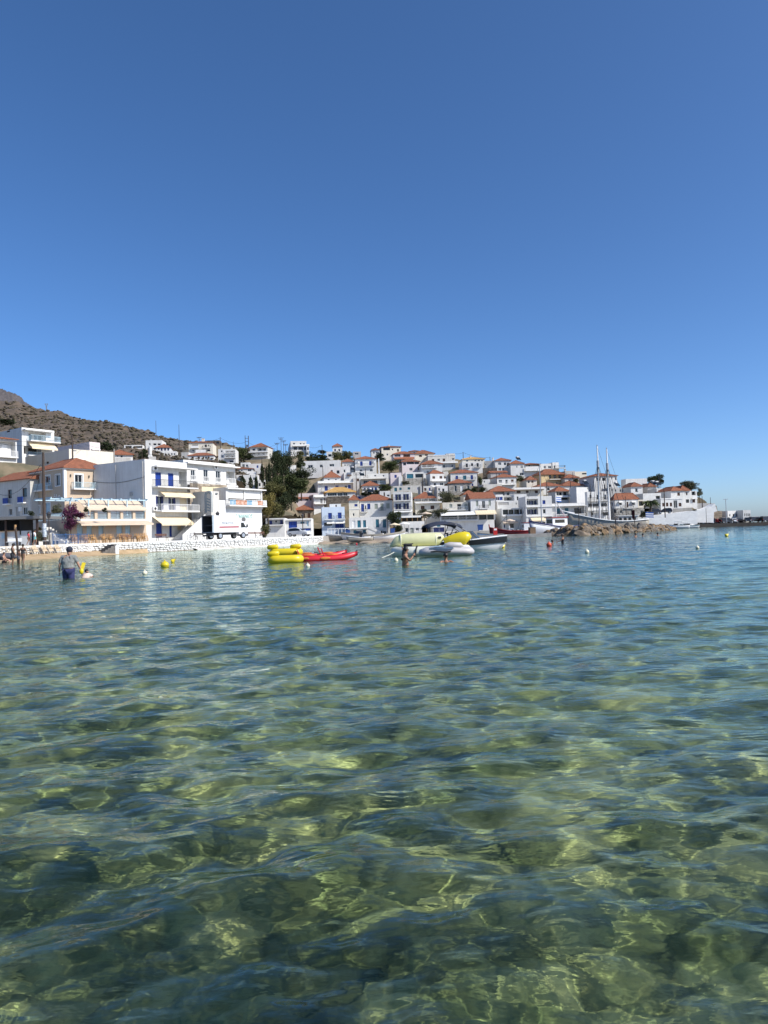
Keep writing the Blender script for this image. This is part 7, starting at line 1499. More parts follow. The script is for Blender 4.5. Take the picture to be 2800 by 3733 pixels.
# red sit-on-top kayaks
def red_kayak(px, py, hd, L_, label, dz=0.0):
    p = W(px, py, 0); o = empty('red_kayak', (p.x, p.y, dz), R(hd), label, 'kayak'); n = 20; rows = []; k = 10
    for i in range(n+1):
        t = i/n; x = -L_/2+L_*t; e = 2*abs(t-.5); bb = .40*(1-e**3.2)+.02; top = .26+.15*max(0, (t-.55)/.45)**2+.08*max(0, (.3-t)/.3)**2; bot = -.10+.30*max(0, (t-.6)/.4)**2.4+.14*max(0, (.2-t)/.2)**2
        rows.append([(x, bb*math.cos(a)*(1 if math.sin(a) < 0 else .93), (top+bot)/2+(top-bot)/2*(math.sin(a) if math.sin(a) < 0 else min(1, math.sin(a)*1.35))) for a in [2*math.pi*j/k for j in range(k)]])
    vs = [q for r_ in rows for q in r_]; mesh_obj('hull', vs, [(i*k+j, (i+1)*k+j, (i+1)*k+(j+1) % k, i*k+(j+1) % k) for i in range(n) for j in range(k)]+[tuple(range(k-1, -1, -1)), tuple(n*k+j for j in range(k))], REDP, o, True)
    for x in (-.75, .45):
        m_ = MB(); m_.ell((x, 0, .285), (.36, .24, .05), 14, 6); m_.build('seat_well', ORP, o, True)
        m_ = MB(); m_.add([(x-.38, -.24, .27), (x-.38, .24, .27), (x-.52, .2, .60), (x-.52, -.2, .60), (x-.44, -.24, .27), (x-.44, .24, .27), (x-.57, .2, .60), (x-.57, -.2, .60)], [(0, 1, 2, 3), (7, 6, 5, 4), (2, 6, 7, 3), (0, 3, 7, 4), (1, 5, 6, 2)]); m_.build('seat_back', REDP, o)
    for x, s in ((1.05, 1), (-.2, 1)):
        m_ = MB(); m_.bar((x, 0, .3), (x, 0, .345), .1, 12); m_.build('hatch_cover', STRAP, o)
    m_ = MB(); m_.ell((.1, -.40, .12), (.26, .015, .07), 12, 6); m_.build('swirl_patch', ORP, o, True); m_ = MB(); m_.ell((-.9, -.39, .14), (.2, .015, .06), 12, 6); m_.build('swirl_patch', ORP, o, True)
    m_ = MB(); m_.tube([(L_/2-.1, -.05, .39), (L_/2-.02, 0, .45), (L_/2-.1, .05, .39)], .018, 5); m_.build('carry_handle', STRAP, o)
    return o
red_kayak(1178, 2043, 7, 3.5, 'red sit on kayak with orange swirls tied to the yellow inflatables'); red_kayak(1165, 2034, 9, 3.1, 'second red kayak lying behind the first, only its seats showing')
# float platform
p = W(1572, 2022, 0); plat = empty('float_platform', (p.x, p.y, 0), R(2), 'pale inflatable raft with black straps moored in the bay', 'raft')
out = stadium(3.9, 2.2, 32); m_ = MB(); ring_tube(m_, out, .2, .3, 12); m_.build('rim_tube', WHP, plat, True); m_ = MB(); lid(m_, [(x*.99, y*.99) for x, y in out], .42); lid(m_, out, .05); m_.build('deck', PALEY, plat)
for i, x in enumerate((-1.6, -1.0, .35)):
    m_ = MB(); m_.tube([(x, -1.42, .0), (x+.06, -1.36, .34), (x+.15, -1.1, .515), (x+.3, -.6, .45)], .045, 6); m_.build('strap', STRAP, plat)
for x in (-.7, .1, 1.1):
    m_ = MB(); ring_tube(m_, [(x+.14*math.cos(a), -.5+.09*math.sin(a)) for a in [i*.524 for i in range(12)]], .46, .025, 6); m_.build('grab_ring', WHP, plat, True)
m_ = MB(); rs = random.Random(8)
for k in range(6): m_.tube([(-1.3+.28*math.cos(a+k)*rs.uniform(.7, 1), -.85+.2*math.sin(a)*rs.uniform(.7, 1), .5+.03*k) for a in [i*.6 for i in range(11)]], .025, 5)
ob = m_.build('rope_coil', STRAP); ob.location = plat.location; tag(ob, 'coil of dark rope lying on the pale raft', 'rope')
mooring = []
for y1, lab in ((2021, 'upper mooring rope of the pale raft'), (2033, 'lower mooring rope of the pale raft')):
    a = Vector((p.x-2.05, p.y-.8, .22)); b = W(1374 if y1 == 2021 else 1392, y1, .0); m_ = MB(); m_.tube([a, a.lerp(b, .5)-Vector((0, 0, .03)), b], .022, 6); tag(m_.build('mooring_rope', WHP), lab, 'rope')
def tube_obj(name, pts, rs_, mt, label, cat, n=18): 
    m_ = MB(); m_.tube(pts, rs_, n); c = Vector(pts[0]); o = m_.build(name, mt, None, True); return tag(o, label, cat)
# long pale pillow lying along the back of the raft
e = empty('inflatable_pillow', (p.x-.75, p.y+.55, .42), R(3), 'long pale yellow pillow tube lying on the raft', 'inflatable')
m_ = MB(); m_.tube([(-1.5, 0, .1), (-1.42, 0, .16), (-1.1, 0, .34), (-.8, 0, .40), (.2, 0, .42), (1.0, 0, .42), (1.28, 0, .41), (1.42, 0, .36), (1.46, 0, .3)], [.03, .12, .30, .37, .38, .38, .37, .26, .05], 20); m_.build('body', PALEY, e, True)
for x in (-.92, 1.05): m_ = MB(); m_.tube([(x-.02, 0, .40), (x+.02, 0, .40)], .392, 20); m_.build('seam_band', WHP, e, True)
m_ = MB(); m_.box(1.18, 1.34, -.40, -.36, .45, .58); m_.build('valve', STRAP, e)
# yellow drum
e = empty('inflatable_drum', (p.x+1.5, p.y+.35, .42), R(-4), 'bright yellow tapering drum on the end of the raft', 'inflatable')
m_ = MB(); m_.tube([(-.72, 0, .24), (-.69, 0, .25), (-.3, 0, .33), (.15, 0, .40), (.45, 0, .41), (.58, 0, .39), (.66, 0, .34), (.69, 0, .3)], [.20, .23, .31, .38, .395, .36, .24, .05], 24); m_.build('body', YEL, e, True)
for k in range(7):
    a = -1.9+.42*k; m_ = MB(); m_.tube([(x, math.cos(a)*(r+.004), .0+zc+math.sin(a)*(r+.004)) for x, zc, r in ((-.3, .33, .31), (.15, .40, .38), (.45, .41, .395), (.58, .39, .36), (.66, .34, .24))], .008, 4); m_.build('seam', mat('dark_yellow_seam', (.38, .28, .01), .5), e)
# towable tube in front of the raft
q = W(1610, 2028, 0); e = empty('towable_tube', (q.x, q.y, 0), R(3), 'slate and white striped towing tube with grey cushion beside the raft', 'inflatable')
m_ = MB(); m_.tube([(-1.15, 0, .16), (-1.08, 0, .2), (-.75, 0, .25), (-.1, 0, .27), (.6, 0, .25), (1.2, 0, .22), (1.55, 0, .2), (1.68, 0, .18)], [.06, (.26, .17), (.42, .25), (.5, .28), (.5, .27), (.46, .25), (.34, .2), .06], 18); m_.build('body', GREYP, e, True)
def tube_stripe(e, x0, x1, a0, a1, mt, nm, zc=.26):
    vs = []; n = 14; m2 = 5
    for i in range(n+1):
        x = x0+(x1-x0)*i/n; t = (x+1.15)/2.83; ra = .55*max(.3, math.sin(min(1, t*1.02)*math.pi)**.45)+.012; rb = .315*max(.3, math.sin(min(1, t*1.02)*math.pi)**.45)+.012
        for j in range(m2+1): a = a0+(a1-a0)*j/m2+.08*math.sin(i*.45); vs.append((x, -ra*math.cos(a), zc+rb*math.sin(a)))
    k = m2+1; mesh_obj(nm, vs, [(i*k+j, (i+1)*k+j, (i+1)*k+j+1, i*k+j+1) for i in range(n) for j in range(m2)], mt, e, True)
tube_stripe(e, -.95, .55, .35, .75, SLATE, 'stripe'); tube_stripe(e, -.9, .3, .95, 1.2, mat('sky_stripe', (.30, .42, .52), .5), 'stripe'); tube_stripe(e, -.6, .4, -.15, .1, STRAP, 'stripe'); tube_stripe(e, -.85, .1, 1.35, 1.55, STRAP, 'stripe')
m_ = MB(); m_.tube([(.1, -.2, .52), (.16, -.2, .53), (.4, -.2, .55), (.95, -.2, .52), (1.1, -.2, .46)], [.05, .12, .17, .16, .05], 14); m_.build('cushion', GREYP, e, True)

# ------------------------------------------------------------------ buoys
def buoy(px, py, kind, dia_px, label, group=None):
    p = W(px, py, 0); r = dia_px/2*p.y/F_PX; mtn = {'w': mat('cream_buoy', (.74, .70, .52), .5, var=.1, vscale=6), 'y': YEL, 'o': mat('orange_buoy', (.70, .10, .04), .5, var=.1, vscale=5), 'r': REDP}[kind[0]]
    o = empty('buoy', (p.x, p.y, 0), 0, label, 'buoy', group)
    if 'c' in kind:
        m_ = MB(); t = Matrix.Rotation(R(55), 4, 'Y'); m_.tube([(0, 0, -r*.4), (0, 0, 0), (0, 0, r*.3), (0, 0, r*1.9)], [r*.5, r, r, r*.1], 14); m_.xf(Matrix.Translation((0, 0, r*.45)) @ t); m_.build('cone', mtn, o)
        m_ = MB(); m_.bar((r*1.4, 0, r*1.35), (r*1.8, 0, r*1.6), r*.12, 6); m_.build('top_ring', STRAP, o)
    else:
        m_ = MB(); m_.ell((0, 0, r*.55), (r*(1.2 if 'l' in kind else 1), r, r), 18, 12); m_.build('float_ball', mtn, o, True)
        m_ = MB(); m_.tube([(0, 0, r*1.45), (0, 0, r*1.75), (0, 0, r*2.05)], [r*.34, r*.16, r*.1], 8); m_.build('top_nub', mtn, o)
        if 'l' in kind or kind[0] == 'o': m_ = MB(); ring_tube(m_, [(r*(1.2 if 'l' in kind else 1)*1.0*math.cos(a), r*math.sin(a)) for a in [i*.3927 for i in range(16)]], r*.58, r*.06, 5); m_.build('seam_band', STRAP if kind[0] == 'o' else YEL, o)
    return o
buoy(528, 2094, 'w', 18, 'cream ball buoy between the wading man and the kayaks'); buoy(601, 2067, 'yl', 26, 'fat yellow barrel buoy beside the yellow cone'); buoy(628, 2050, 'yc', 16, 'yellow cone buoy beside the fat barrel buoy'); buoy(1122, 2067, 'w', 16, 'cream ball buoy in front of the red kayak'); buoy(1444, 2047, 'w', 16, 'cream ball buoy beside the woman with wet hair')
buoy(1832, 1997, 'yc', 14, 'yellow cone buoy under the motorboat bow'); buoy(2002, 1992, 'o', 19, 'orange ball buoy beside the two bathers'); buoy(2140, 2016, 'w', 16, 'cream ball buoy in open water before the breakwater'); buoy(2543, 2000, 'w', 13, 'small cream buoy in open water before the car pier'); buoy(2647, 1956, 'yc', 13, 'yellow cone buoy before the harbour office'); buoy(1300, 1985, 'r', 7, 'tiny dark red float off the boat beach')

# ------------------------------------------------------------------ people
def skin_body(V, E, Rr, sub=1):
    me = bpy.data.meshes.new('tmp'); me.from_pydata([tuple(v) for v in V], E, []); me.update()
    ob = bpy.data.objects.new('tmp', me); COL.objects.link(ob); ob.modifiers.new('Skin', 'SKIN')
    for i, sv in enumerate(me.skin_vertices[0].data): sv.radius = Rr[i] if isinstance(Rr[i], tuple) else (Rr[i], Rr[i]); sv.use_root = (i == 0)
    s = ob.modifiers.new('Sub', 'SUBSURF'); s.levels = sub; s.render_levels = sub
    dg = bpy.context.evaluated_depsgraph_get(); out = bpy.data.meshes.new_from_object(ob.evaluated_get(dg)); bpy.data.objects.remove(ob); bpy.data.meshes.remove(me)
    return [v.co.copy() for v in out.vertices], [tuple(p.vertices) for p in out.polygons]
SK = {'pale': mat('pale_skin', (.46, .26, .18), .6, var=.12, vscale=6), 'tan': mat('tanned_skin', (.30, .155, .095), .55, var=.12, vscale=6), 'brown': mat('deep_tan_skin', (.20, .10, .06), .5, var=.12, vscale=6)}
HR = {'dark': mat('dark_hair', (.012, .009, .008), .5), 'brown': mat('brown_hair', (.04, .022, .012), .55), 'navy': mat('navy_cap', (.012, .016, .035), .8)}
DEF = dict(pelvis=(0, 0, .53), spine=(0, .01, .63), chest=(0, 0, .735), neck=(0, .0, .835), skull0=(0, .005, .885), skull1=(0, .012, .935), skull2=(0, .005, .975),
           ls=(-.105, 0, .795), le=(-.145, -.01, .63), lw=(-.155, .03, .485), rs=(.105, 0, .795), re=(.145, -.01, .63), rw=(.155, .03, .485),
           lh=(-.055, 0, .50), lk=(-.06, .015, .275), la=(-.06, -.01, .045), lt=(-.065, .07, .02), rh=(.055, 0, .50), rk=(.06, .015, .275), ra=(.06, -.01, .045), rt=(.065, .07, .02))
RAD = dict(pelvis=(.088, .066), spine=(.078, .055), chest=(.096, .062), neck=.03, skull0=(.042, .05), skull1=(.05, .06), skull2=(.036, .043), ls=.04, le=.026, lw=.019, rs=.04, re=.026, rw=.019, lh=.058, lk=.036, la=.023, lt=.02, rh=.058, rk=.036, ra=.023, rt=.02)
EDG = [('pelvis', 'spine'), ('spine', 'chest'), ('chest', 'neck'), ('neck', 'skull0'), ('skull0', 'skull1'), ('skull1', 'skull2'), ('chest', 'ls'), ('ls', 'le'), ('le', 'lw'), ('chest', 'rs'), ('rs', 're'), ('re', 'rw'), ('pelvis', 'lh'), ('lh', 'lk'), ('lk', 'la'), ('la', 'lt'), ('pelvis', 'rh'), ('rh', 'rk'), ('rk', 'ra'), ('ra', 'rt')]
def person(loc, rz, H, label, skin='tan', hair='dark', pose=None, wear=(), longhair=0.0, build=1.0, cap=False, group=None, bun=False):
    J = {k: Vector(v) for k, v in DEF.items()}
    for k, v in (pose or {}).items(): J[k] = Vector(v)
    o = empty('person', tuple(loc), rz, label, 'person', group); ks = list(DEF); ix = {k: i for i, k in enumerate(ks)}
    rad = [tuple(q*H*(build if k in ('pelvis', 'spine', 'chest') else 1) for q in (RAD[k] if isinstance(RAD[k], tuple) else (RAD[k], RAD[k]))) for k in ks]
    v, f = skin_body([J[k]*H for k in ks], [(ix[a], ix[b]) for a, b in EDG], rad)
    b = MB(); b.add(v, f)
    hd_ = J['skull1']*H; fw = (J['skull1']-J['neck']).normalized(); face = Vector((0, 1, 0)) if 'face' not in J else J['face'].normalized()
    b.ell(hd_+face*.062*H-fw*.008*H, (.011*H, .014*H, .014*H), 8, 6); side = face.cross(Vector((0, 0, 1))).normalized()
    for s in (-1, 1): b.ell(hd_+side*s*.052*H-fw*.01*H, (.009*H, .014*H, .019*H), 8, 6)
    b.ell(hd_+face*.052*H-fw*.038*H, (.018*H, .01*H, .006*H), 8, 4)
    for w_, e_ in (('lw', 'le'), ('rw', 're')):
        d_ = (J[w_]-J[e_]).normalized(); pr = d_.cross(Vector((0, 1, .2))).normalized(); c = J[w_]*H+d_*.03*H
        q = d_.to_track_quat('Z', 'Y').to_matrix(); b.ell(c, (.012*H, .022*H, .03*H), 8, 6, q)
        nn = q @ Vector((0, 1, 0)); cu = q @ Vector((1, 0, 0))
        for i, (off, ln) in enumerate(((-.017, .036), (-.006, .042), (.005, .04), (.015, .032))):
            s0 = c+d_*.022*H+nn*off*H; b.tube([s0, s0+d_*ln*.55*H+cu*.006*H, s0+d_*ln*.85*H+cu*.018*H], [.0052*H, .005*H, .0038*H], 6)
        s0 = c+nn*-.018*H; b.tube([s0, s0-nn*.016*H+d_*.014*H, s0-nn*.018*H+d_*.03*H], [.0062*H, .006*H, .0045*H], 6)
    b.build('body', SK[skin], o, True)
    ey = MB()
    for s in (-1, 1): ey.ell(hd_+face*.057*H+side*s*.021*H+fw*.006*H, (.007*H, .004*H, .005*H), 8, 5)
    ey.build('eyes', HR['dark'], o, True)
    h = MB(); c = hd_-face*.010*H+fw*.016*H; h.ell(c, (.0615*H, .068*H, .064*H), 14, 10, None)
    if longhair: h.tube([c-face*.028*H+fw*.02*H, c-face*.034*H-fw*.05*H, c-face*.036*H-fw*(.05+longhair*.5)*H, c-face*.03*H-fw*(.05+longhair)*H], [.03*H, .046*H, .04*H, .016*H], 10)
    if bun: h.ell(c-face*.06*H+fw*.03*H, (.028*H, .028*H, .028*H), 10, 7)
    if cap: h.add([tuple(c+side*x*H+face*y*H+fw*z_*H) for x, y, z_ in ((-.045, .05, 0), (.045, .05, 0), (.03, .105, -.01), (-.03, .105, -.01))], [(0, 1, 2, 3)])
    # keep the face clear of hair
    h.v = [q if (q-hd_).dot(face) < .035*H or (q-hd_).dot(fw) > .03*H else q-face*((q-hd_).dot(face)-.03*H) for q in h.v]
    h.build('cap' if cap else 'hair', HR[hair], o, True)
    def at(k):
        if isinstance(k, str): r0 = RAD[k]; r0 = r0 if isinstance(r0, tuple) else (r0, r0); bl = build if k in ('pelvis', 'spine', 'chest') else 1; return J[k]*H, r0[0]*H*bl, r0[1]*H*bl
        (pa, xa, ya), (pb, xb_, yb_) = at(k[0]), at(k[1]); t = k[2]; return pa.lerp(pb, t), xa+(xb_-xa)*t, ya+(yb_-ya)*t
    for nm, paths, grow, mt in wear:
        m_ = MB()
        for pth in paths:
            q = [at(k) for k in pth]; tors = abs((q[-1][0]-q[0][0]).normalized().z) > .9
            m_.tube([z_[0] for z_ in q], [(z_[2]*1.12+grow, z_[1]*1.06+grow) if tors and 'spine' in str(pth) else (z_[1]+grow, z_[1]+grow) for z_ in q], 14, cap=False)
        m_.build(nm, mt, o, True)
    return o
def tshirt(mt, g=.016): return ('shirt', [[('pelvis', 'spine', .62), 'spine', ('spine', 'chest', .5), 'chest', ('chest', 'neck', .45), ('chest', 'neck', .8)], [('chest', 'ls', .6), 'ls', ('ls', 'le', .35), ('ls', 'le', .65)], [('chest', 'rs', .6), 'rs', ('rs', 're', .35), ('rs', 're', .65)]], g, mt)
def shorts(mt, g=.016, k=.55): return ('shorts', [[('spine', 'pelvis', .55), ('spine', 'pelvis', .8), 'pelvis', ('pelvis', 'lh', .5)], [('pelvis', 'lh', .5), 'lh', ('lh', 'lk', k*.5), ('lh', 'lk', k)], [('pelvis', 'rh', .5), 'rh', ('rh', 'rk', k*.5), ('rh', 'rk', k)]], g, mt)
GREYT = mat('grey_tshirt', (.24, .25, .24), .95, var=.3, vscale=5, bump=.6, bscale=12); NAVYS = mat('navy_shorts', (.03, .035, .12), .8, var=.2, vscale=5); SWB = mat('black_swimwear', (.014, .014, .018), .7); REDT = mat('red_top', (.55, .03, .05), .8); WHT = mat('white_shirt', (.74, .74, .74), .9, var=.08, vscale=4, bump=.4, bscale=10); TEALS = mat('turquoise_shorts', (.12, .40, .42), .8); PEACH = mat('peach_cloth', (.66, .50, .42), .9)
p = W(250, 2108, 0)
person((p.x, p.y, -.70), 0, 1.83, 'man in grey t-shirt, navy shorts and cap wading away from us', 'pale', 'navy', dict(spine=(-.005, -.005, .63), chest=(0, .015, .735), neck=(.005, .03, .83), skull0=(.008, .035, .885), skull1=(.01, .045, .932), skull2=(.01, .04, .972), ls=(-.12, .01, .79), le=(-.165, -.02, .645), lw=(-.185, .02, .51), rs=(.125, .015, .79), re=(.185, .03, .65), rw=(.215, .09, .52), lk=(-.065, .05, .28), rk=(.065, -.02, .275)), [tshirt(GREYT, .022), shorts(NAVYS, .022)], build=1.32, cap=True)
q = W(304, 2105, 0)
person((q.x, q.y+.05, -.78), R(-20), 1.12, 'child in pale top stooping into the water beside the wading man', 'pale', 'dark', dict(chest=(.04, .10, .72), spine=(.02, .03, .65), neck=(.0, .15, .79), skull0=(-.02, .17, .84), skull1=(-.04, .18, .885), skull2=(-.05, .18, .93), ls=(-.07, .12, .755), rs=(.14, .12, .74), le=(-.12, .16, .66), re=(.24, .14, .66), lw=(-.14, .2, .6), rw=(.34, .16, .62)), [tshirt(PEACH, .04)], build=1.25)
a = W(288, 2080, 0); fn = empty('swim_fin', (p.x+.42, p.y+.12, .26), R(20), 'yellow swim fin held by the wading man', 'fin'); m_ = MB(); m_.add([(-.07, 0, 0), (.07, 0, 0), (.15, .04, .27), (.03, .04, .30), (-.06, .015, .0), (.06, .015, 0), (.14, .06, .27), (.04, .06, .30)], [(0, 1, 2, 3), (7, 6, 5, 4), (0, 3, 7, 4), (1, 5, 6, 2), (2, 6, 7, 3)]); m_.build('blade', YEL, fn); m_ = MB(); m_.ell((0, .01, -.03), (.075, .05, .1), 10, 8); m_.build('foot_pocket', YEL, fn, True)
p = W(1478, 2059, 0); FX = (1, .25, 0)
person((p.x, p.y, -.98), 0, 1.68, 'woman in dark bikini with long wet hair raising both hands', 'tan', 'dark', dict(face=FX, ls=(-.02, .11, .795), rs=(-.01, -.11, .795), le=(.06, .2, .80), lw=(-.02, .15, .925), re=(.10, -.17, .68), rw=(.185, -.10, .79), chest=(.0, 0, .735), neck=(.01, 0, .835), skull0=(.02, 0, .885), skull1=(.025, .005, .935), skull2=(.02, 0, .975)), [('bikini_top', [[('spine', 'chest', .6), 'chest']], .006, SWB), ('bikini_bottom', [['pelvis', ('pelvis', 'spine', .35)]], .006, SWB)], longhair=.2)
p = W(1626, 2049, 0)
person((p.x, p.y, -1.27), 0, 1.64, 'swimmer with tied back hair up to the shoulders beside the raft', 'tan', 'dark', dict(face=(-.7, -.7, -.15), skull1=(-.01, -.02, .93), le=(-.2, -.12, .72), lw=(-.2, -.25, .72), re=(.22, -.08, .73), rw=(.25, -.2, .72)), [('swimsuit', [['spine', ('spine', 'chest', .5), 'chest']], .005, SWB)], bun=True)
# bathers standing at the water's edge
p = W(46, 2060, 0); person((p.x, p.y, -.12), R(-60), 1.52, 'deeply tanned man in trunks looking down at the water edge', 'brown', 'dark', dict(skull1=(0, .05, .925), skull2=(0, .07, .955), skull0=(0, .025, .885), le=(-.13, .02, .64), lw=(-.1, .1, .53), re=(.13, .03, .64), rw=(.1, .1, .52)), [shorts(SWB, .015)])
p = W(56, 2056, 0); person((p.x+.1, p.y+.3, -.1), R(150), 1.05, 'small child in patterned trunks facing the tanned man', 'brown', 'dark', None, [shorts(mat('patterned_trunks', (.55, .45, .42), .8, col2=(.10, .09, .12), vscale=14), .016)])
p = W(84, 2052, 0); person((p.x, p.y, -.10), R(15), 1.42, 'woman in black swimsuit walking along the sand', 'brown', 'dark', dict(lk=(-.05, .09, .29), la=(-.05, .0, .07), lt=(-.05, .08, .03), rk=(.05, -.03, .275), ra=(.05, -.14, .06), rt=(.05, -.06, .02)), [('swimsuit', [['pelvis', ('pelvis', 'spine', .5), 'spine', ('spine', 'chest', .5), 'chest']], .005, SWB)])
p = W(6, 2046, .1); person((p.x, p.y+.3, -.18), R(-80), 1.5, 'sunburnt bather sitting on the sand beside the beanbag', 'pale', 'brown', dict(pelvis=(0, 0, .16), spine=(0, -.04, .26), chest=(0, -.02, .36), neck=(0, .0, .46), skull0=(0, .01, .51), skull1=(0, .02, .56), skull2=(0, .01, .6), ls=(-.105, 0, .42), rs=(.105, 0, .42), le=(-.13, .06, .29), re=(.13, .06, .29), lw=(-.09, .18, .26), rw=(.09, .18, .26), lh=(-.055, .02, .15), rh=(.055, .02, .15), lk=(-.07, .22, .26), rk=(.07, .22, .26), la=(-.06, .3, .12), ra=(.06, .3, .12), lt=(-.06, .37, .1), rt=(.06, .37, .1)), [shorts(SWB, .012, .4)])
# strollers on the promenade
def QP(px, d): q = P(px, 1950, d); return Vector((q.x, q.y, QZ))
WALK = dict(lk=(-.05, .09, .28), la=(-.05, .04, .06), lt=(-.05, .11, .04), rk=(.05, -.02, .27), ra=(.05, -.13, .06), rt=(.05, -.05, .02), le=(-.13, -.06, .64), re=(.13, .05, .64))
person(QP(104, 83), R(-75), 1.6, 'woman in red top and dark skirt strolling with a black bag', 'tan', 'dark', WALK, [tshirt(REDT, .012), shorts(mat('maroon_skirt', (.10, .015, .02), .8), .03, .35)], longhair=.14); person(QP(126, 83), R(-80), 1.78, 'man in white shirt and turquoise shorts strolling beside her', 'tan', 'dark', WALK, [tshirt(WHT, .02), shorts(TEALS, .02)])
# bathers off the breakwater
p = W(2014, 1982, 0); person((p.x, p.y, -1.32), R(-90), 1.62, 'bather with wet hair sunk to the chest beside the orange buoy', 'tan', 'dark', None, [('swimsuit', [['spine', ('spine', 'chest', .5), 'chest']], .005, SWB)]); p = W(2052, 1980, 0); person((p.x, p.y, -.92), R(75), 1.66, 'woman in dark swimsuit standing hip deep and holding out one arm', 'tan', 'brown', dict(le=(-.13, .10, .68), lw=(-.14, .24, .63)), [('swimsuit', [['pelvis', ('pelvis', 'spine', .5), 'spine', ('spine', 'chest', .5), 'chest']], .005, SWB)])
for px, py, z_, lab in ((2317, 1958, -1.25, 'swimmer showing head and shoulders off the breakwater tip'), (2344, 1955, -1.36, 'swimmer with only the head above water between two others'), (2398, 1953, -1.32, 'dark haired swimmer facing away beyond the breakwater')):
    p = W(px, py, 0); person((p.x, p.y, z_), R(40 if px < 2390 else 0), 1.68, lab, 'tan', 'dark')

# ------------------------------------------------------------------ promenade furniture
CHW = mat('varnished_pine', (.52, .30, .12), .55, var=.2, vscale=5); BEN = mat('bench_slats', (.16, .075, .045), .6, var=.25, vscale=4)
def chair(loc, rz, flip, label, group, mt=CHW):
    o = empty('wooden_chair', tuple(loc), rz, label, 'chair', group); MB().box(-.21, .21, -.2, .2, .42, .46).build('seat', mt, o)
    for x in (-.19, .19):
        for y in (-.18, .18): MB().box(x-.02, x+.02, y-.02, y+.02, 0, .42 if y < 0 else .88).build('leg', mt, o)
    m_ = MB()
    for z_ in (.58, .70, .82): m_.box(-.168, .168, .165, .19, z_-.03, z_+.03)
    m_.build('backrest', mt, o); m_ = MB(); m_.box(-.168, .168, -.19, -.17, .18, .21); m_.box(-.168, .168, .17, .19, .18, .21); m_.build('stretcher', mt, o)
    if flip: o.rotation_euler = (math.pi, 0, rz)
    return o
def table(loc, rz, label, group):
    o = empty('wooden_table', tuple(loc), rz, label, 'table', group); MB().box(-.42, .42, -.42, .42, .70, .74).build('table_top', CHW, o)
    for x in (-.36, .36):
        for y in (-.36, .36): MB().box(x-.03, x+.03, y-.03, y+.03, 0, .70).build('leg', CHW, o)
    return o
TE = Vector((math.cos(R(51)), math.sin(R(51)), 0)); TN = Vector((TE.y, -TE.x, 0)); T0 = Vector((*QP(268, 90.8).xy, QZ))
rs = random.Random(12)
for i in range(9):
    b = T0+TE*(1.25*i)+TN*(.5*(i % 2)); table(b, R(57), 'pine taverna table under stacked chairs on the terrace', 'taverna tables')
    for k, (u, v) in enumerate(((-.2, .1), (.22, -.1))):
        chair(b+TE*u+TN*v+Vector((0, 0, .74+.46)), R(57+rs.uniform(-15, 15)+180*k), True, 'pine taverna chair stacked upside down on a table', 'chairs stacked on tables')
    chair(b+TN*.75+TE*rs.uniform(-.2, .2), R(57+rs.uniform(-20, 20)), False, 'pine taverna chair standing beside a stacked table', 'chairs beside the tables')
def bench(px, d, rz, label, wid=1.7):
    p = QP(px, d); o = empty('park_bench', tuple(p), rz, label, 'bench')
    for i in range(3): MB().box(-wid/2, wid/2, -.22+.15*i, -.10+.15*i, .43, .46).build('seat_slat', BEN, o)
    for i in range(2): MB().box(-wid/2, wid/2, .26, .29, .60+.17*i, .72+.17*i).build('back_slat', BEN, o)
    for x in (-wid/2+.2, wid/2-.2):
        m_ = MB(); m_.bar((x, -.2, 0), (x, -.12, .43), .03, 6); m_.bar((x, .2, 0), (x, .14, .43), .03, 6); m_.bar((x, .14, .43), (x, .31, .92), .028, 6); m_.bar((x, -.2, .42), (x, .2, .42), .025, 6); m_.build('leg_frame', METAL, o)
bench(466, 86, R(60), 'brown slatted bench in front of the stacked taverna chairs'); bench(592, 88, R(60), 'dark slatted bench before the tall white block', 1.9); bench(730, 91.5, R(60), 'brown bench beside the leaning bicycle'); bench(918, 101, R(55), 'open slatted bench beside the round road sign', 2.1); bench(950, 103, R(55), 'dark bench beside the olive shrub', 2.1)
# bicycle
p = QP(700, 92); o = empty('bicycle', tuple(p), R(58), 'thin pale bicycle leaning beside the staircase', 'bicycle')
for x in (-.52, .52): m_ = MB(); m_.tube([(x+.34*math.cos(a), 0, .35+.34*math.sin(a)) for a in [i*math.pi/9 for i in range(19)]], .022, 5); m_.build('wheel', TYRE, o)
m_ = MB(); 
for a, b in (((-.52, 0, .35), (-.1, 0, .33)), ((-.52, 0, .35), (-.2, 0, .78)), ((-.1, 0, .33), (-.22, 0, .85)), ((-.1, 0, .33), (.38, 0, .75)), ((-.2, 0, .78), (.36, 0, .85)), ((.52, 0, .35), (.35, 0, .98))): m_.bar(a, b, .022, 6)
m_.build('frame', STEEL, o); m_ = MB(); m_.bar((.33, -.26, 1.0), (.33, .26, 1.0), .015, 5); m_.build('handlebar', METAL, o); m_ = MB(); m_.ell((-.23, 0, .9), (.13, .07, .035), 8, 5); m_.build('saddle', STRAP, o)
# round road sign
p = QP(893, 98); o = empty('road_sign', tuple(p), 0, 'round grey backed road sign on a tall post beside the truck', 'sign'); m_ = MB(); m_.bar((0, 0, 0), (-.12, 0, 2.5), .03, 6); m_.build('post', STEEL, o); m_ = MB(); m_.bar((-.13, -.02, 2.6), (-.13, .02, 2.6), .3, 18); m_.build('disc', CONC, o)
